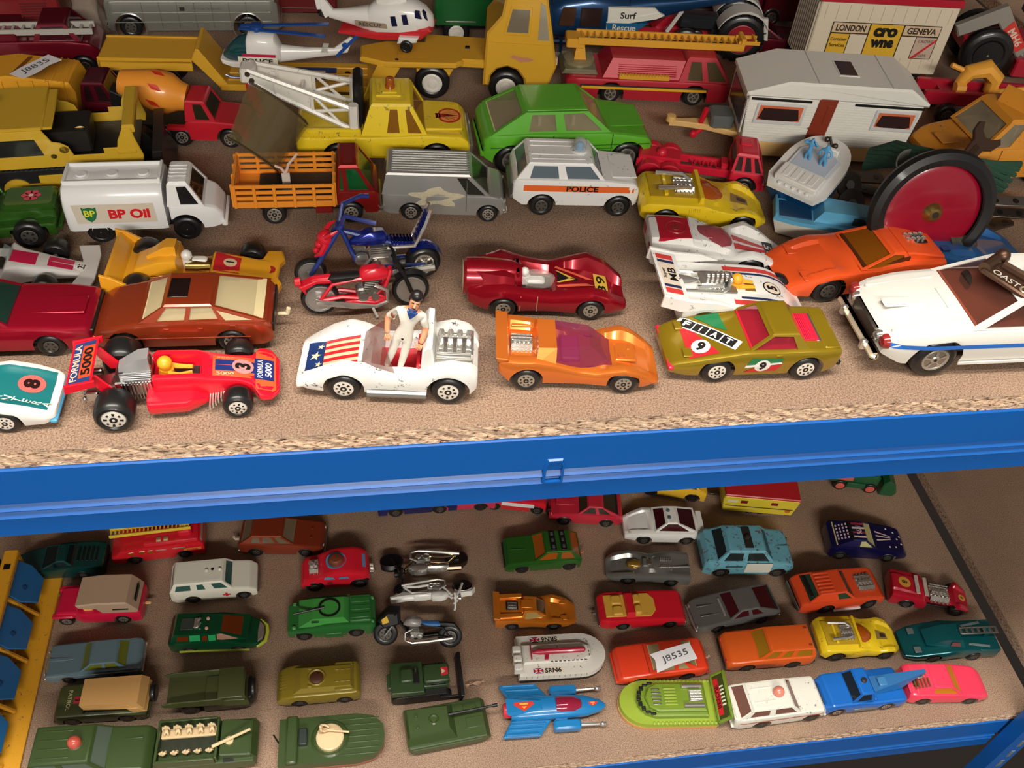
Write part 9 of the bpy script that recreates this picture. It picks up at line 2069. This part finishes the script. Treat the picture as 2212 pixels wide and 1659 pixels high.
# white estate with red dome
WE = paint((222, 220, 208), 0, .38, .3, wear=.1)
t = small('police_wagon', 'worn white toy estate with pink-red roof dome and red side stripe', (1639, 1574), (1751, 1559), WE, [(-46, 17), (-43, 20), (6, 20), (30, 18.6), (33.5, 13)], [(-46, 15), (-40, 17), (28, 16.6), (33.5, 15)], 43, r=6.6, hub='plain',
    cab=dict(x=(-43, -33, 2, 10), z=(19.4, 28.4), w=(15.6, 13), side=(((.12, .03), (.48, .46)), ((.54, .52), (.95, .94))), glass_m=glass((120, 84, 74), .85), inter=paint((120, 50, 40), 0, .5, 0), fr=1.4, rr=1.8)); dome(t, (-8, 0, 28.4), 4.8, paint((214, 130, 112), 0, .22, .5), WE)
for y in (-6, 6): t.box('roof_rib', (-18, y, 28.7), (24, 1, .6), WE, .2)
t.box('tailgate_frame', (-45, 0, 17), (3, 28, 4), WE, .8); bumper(t, WE, 31); f = t.hull_.flank(t.near, .15); t.decal_quad('side_stripe', [(-42, 0, 13.4), (30, 0, 13.4), (30, 0, 15), (-42, 0, 15)], paint((200, 110, 96), 0, .5, .1), 20, 1, f)
# blue tow truck
BT = paint((20, 100, 186), 0, .34, .4)
t = small('blue_tow_truck', 'bright blue toy tow truck nose to nose with the white estate', (1912, 1534), (1801, 1548), BT, [(-38, 14), (-36, 16), (-6, 16), (4, 19), (28, 18.4), (33.5, 12)], [(-38, 14.5), (-34, 16), (28, 15.6), (33.5, 13)], 43, r=6.2, hub='slot', cat='toy truck',
    cab=dict(x=(-7, -5, 6, 12), z=(18.6, 29), w=(14.2, 12), side=((.1, .9),), glass_m=glass((30, 40, 50), .85), fr=1.2)); t.lathe('beacon', [(2.6, 0), (2.4, 1.4), (.1, 2)], paint((70, 60, 60), .5, .3, .2), (0, 0, 29), 'z', 12); t.box('running_plate', (-2, t.near * 15.6, 8), (20, .6, 4), paint((130, 140, 140), .5, .4, 0), .2)
t.part('crane_jib', MB().hexa([(-10, -8, 16), (-34, -6, 18), (-34, 6, 18), (-10, 8, 16), (-10, -7, 20), (-52, -1.6, 34), (-52, 1.6, 34), (-10, 7, 20)]), paint((34, 100, 158), 0, .38, .3), None, 20); t.box('winch', (-18, 0, 22), (7, 8, 5), paint((60, 124, 176), 0, .38, .3), .6); b = MB(); b.tube([(-52, 0, 33), (-54, 0, 24), (-51, 0, 21), (-49, 0, 24)], 1.1, 7); t.part('hook', b, CHROME)
t.box('bonnet_vent', (33.4, 0, 14), (1, 20, 4), paint((14, 52, 96), 0, .5, 0), .2); t.box('cab_step', (-10, 0, 17), (3, 26, 2.6), BT, .5)
# hot pink coupe
HP = paint((240, 62, 92), 0, .34, .4)
t = small('pink_coupe', 'hot pink toy coupe with amber glass behind the blue tow truck', (1985, 1523), (2091, 1522), HP, [(-35, 15), (-33, 18), (6, 18), (32, 13.4), (38, 9)], [(-35, 14.5), (-30, 16.4), (28, 16), (38, 13)], 42, hub='dark', rr=2.6,
    cab=dict(x=(-30, -16, 1, 11), z=(17.6, 25), w=(14.6, 11.6), side=(((.34, .02), (.95, .92)),), glass_m=glass((206, 128, 30), .75), inter=paint((206, 130, 40), 0, .5, 0), fr=1.2, rear=False)); frust(t, 'rear_grille', (-31, -18, 7.5, 7.5, 18.6), (-31, -18, 7.5, 7.5, 18.9), paint((96, 70, 30), .3, .5, 0))
b = MB(); n = t.near
for k in range(5): b.box((-30 + 2.6 * k, n * 6, 20.4 + k * 1.1), (1.2, 9, .8), .2)
t.part('rear_mesh', b, paint((110, 82, 36), .3, .5, 0)); t.part('rear_hoop', MB().tube([(-34, -13, 17), (-35, 0, 18.4), (-34, 13, 17)], 1.3, 7), HP)

# motorbikes on the lower board
t = bike('chrome_motorbike', 'chrome toy motorbike lying on its side with black front wheel', ((984, 1200), (846, 1206)), ZL, paint((176, 160, 138), 1, .25, 0), CHROME, wb=46, r=8.2, engine_m=CHROME, lean=1.25, hub='dark', tank_m=CHROME)
t.o.location.z = ZL + .006
t = bike('white_motorbike', 'white toy motorbike lying on its side with chrome engine', ((872, 1270), (996, 1262)), ZL, WHITE, WHITE, wb=46, r=8.0, engine_m=CHROME, fork_m=WHITE, lean=1.2, hub='dark')
t.o.location.z = ZL + .006
t.prism('tail_fairing', [(-24, 14), (-34, 19), (-33, 21), (-22, 19), (-12, 19), (-12, 16)], -3, 3, WHITE, .5); t.prism('front_mudguard', [(20, 17), (30, 15), (32, 12), (33, 13), (30, 17.6), (21, 19)], -2.4, 2.4, WHITE, .4)
t = bike('black_motorbike', 'black toy motorbike with yellow nose, grey tank and blue seat', ((971, 1398), (832, 1393)), ZL, paint((26, 26, 26), .2, .35, .3), paint((60, 120, 190), 0, .4, .3), wb=50, r=9.4, lean=-.62, hub='dark', tank_m=paint((150, 144, 140), .1, .4, .3), engine_m=STEEL)
t.prism('fairing', [(14, 20), (26, 16), (31, 22), (24, 30), (15, 30)], -7, 7, BLACK, 1.4); t.prism('yellow_badge', [(22, 22), (27, 20), (28, 24), (24, 27)], t.near * 6.9, t.near * 7.4, paint((222, 180, 40), 0, .4, .2), .1); t.tube('chrome_fork', [(25, t.near * 4, 9.4), (18, t.near * 4, 20)], .9, CHROME, 7)

# yellow and blue trestle at the end of the board
t = Toy('toy_trestle', 'yellow toy garage frame with blue panels between slanted struts', 'toy garage')
A = at(113, 1360, ZL); B = at(45, 1659, ZL); d = (B - A).normalized(); A2 = A - d * .05
GY = paint((216, 154, 36), 0, .45, .2, wear=.1); GBL = paint((34, 100, 156), 0, .5, .15)
t.place((A2.x, A2.y, ZL), math.atan2(d.y, d.x), 1.0)
Lg = (B - A2).length * 1000 + 40
t.box('base_flange', (Lg / 2, -13, 1.6), (Lg, 26, 3), GY, .6)
t.box('top_rail', (Lg / 2, -29, 38), (Lg, 11, 5), GY, .8); t.box('foot_rail', (Lg / 2, -24, 4), (Lg, 4, 6), GY, .6); t.box('end_post', (2, -28, 20), (4, 7, 34), GY, .6)
pitch = 40
for k in range(int(Lg / pitch) + 1):
    x0 = 4 + pitch * k
    Ms = Matrix.Translation((x0, -27, 36)) @ Matrix.Rotation(-.98, 4, 'X')
    t.part('blue_panel', MB().prism([(2, 0), (33, 0), (34, 14), (28, 29), (6, 29), (0, 16)], -1.6, .4, .4, 'xy').xf(Ms), GBL)
    t.part('panel_handle', MB().lathe([(2, .4), (2, 1.2), (.1, 1.2)], (22, 14, 0), 'z', 10).xf(Ms), paint((22, 74, 124), 0, .5, .1))
    t.part('strut', MB().tube([(x0 + 36, -28, 36), (x0 + 30 + 4, -12, 4)], 1.8, 6), GY)
    t.box('rail_hole', (x0 + 12, -29, 40.4), (5, 5, .4), BLACK, .05)
t.box('back_panel', (Lg / 2, -42, 19), (Lg, 3, 37), paint((26, 48, 56), 0, .6, 0), .4)
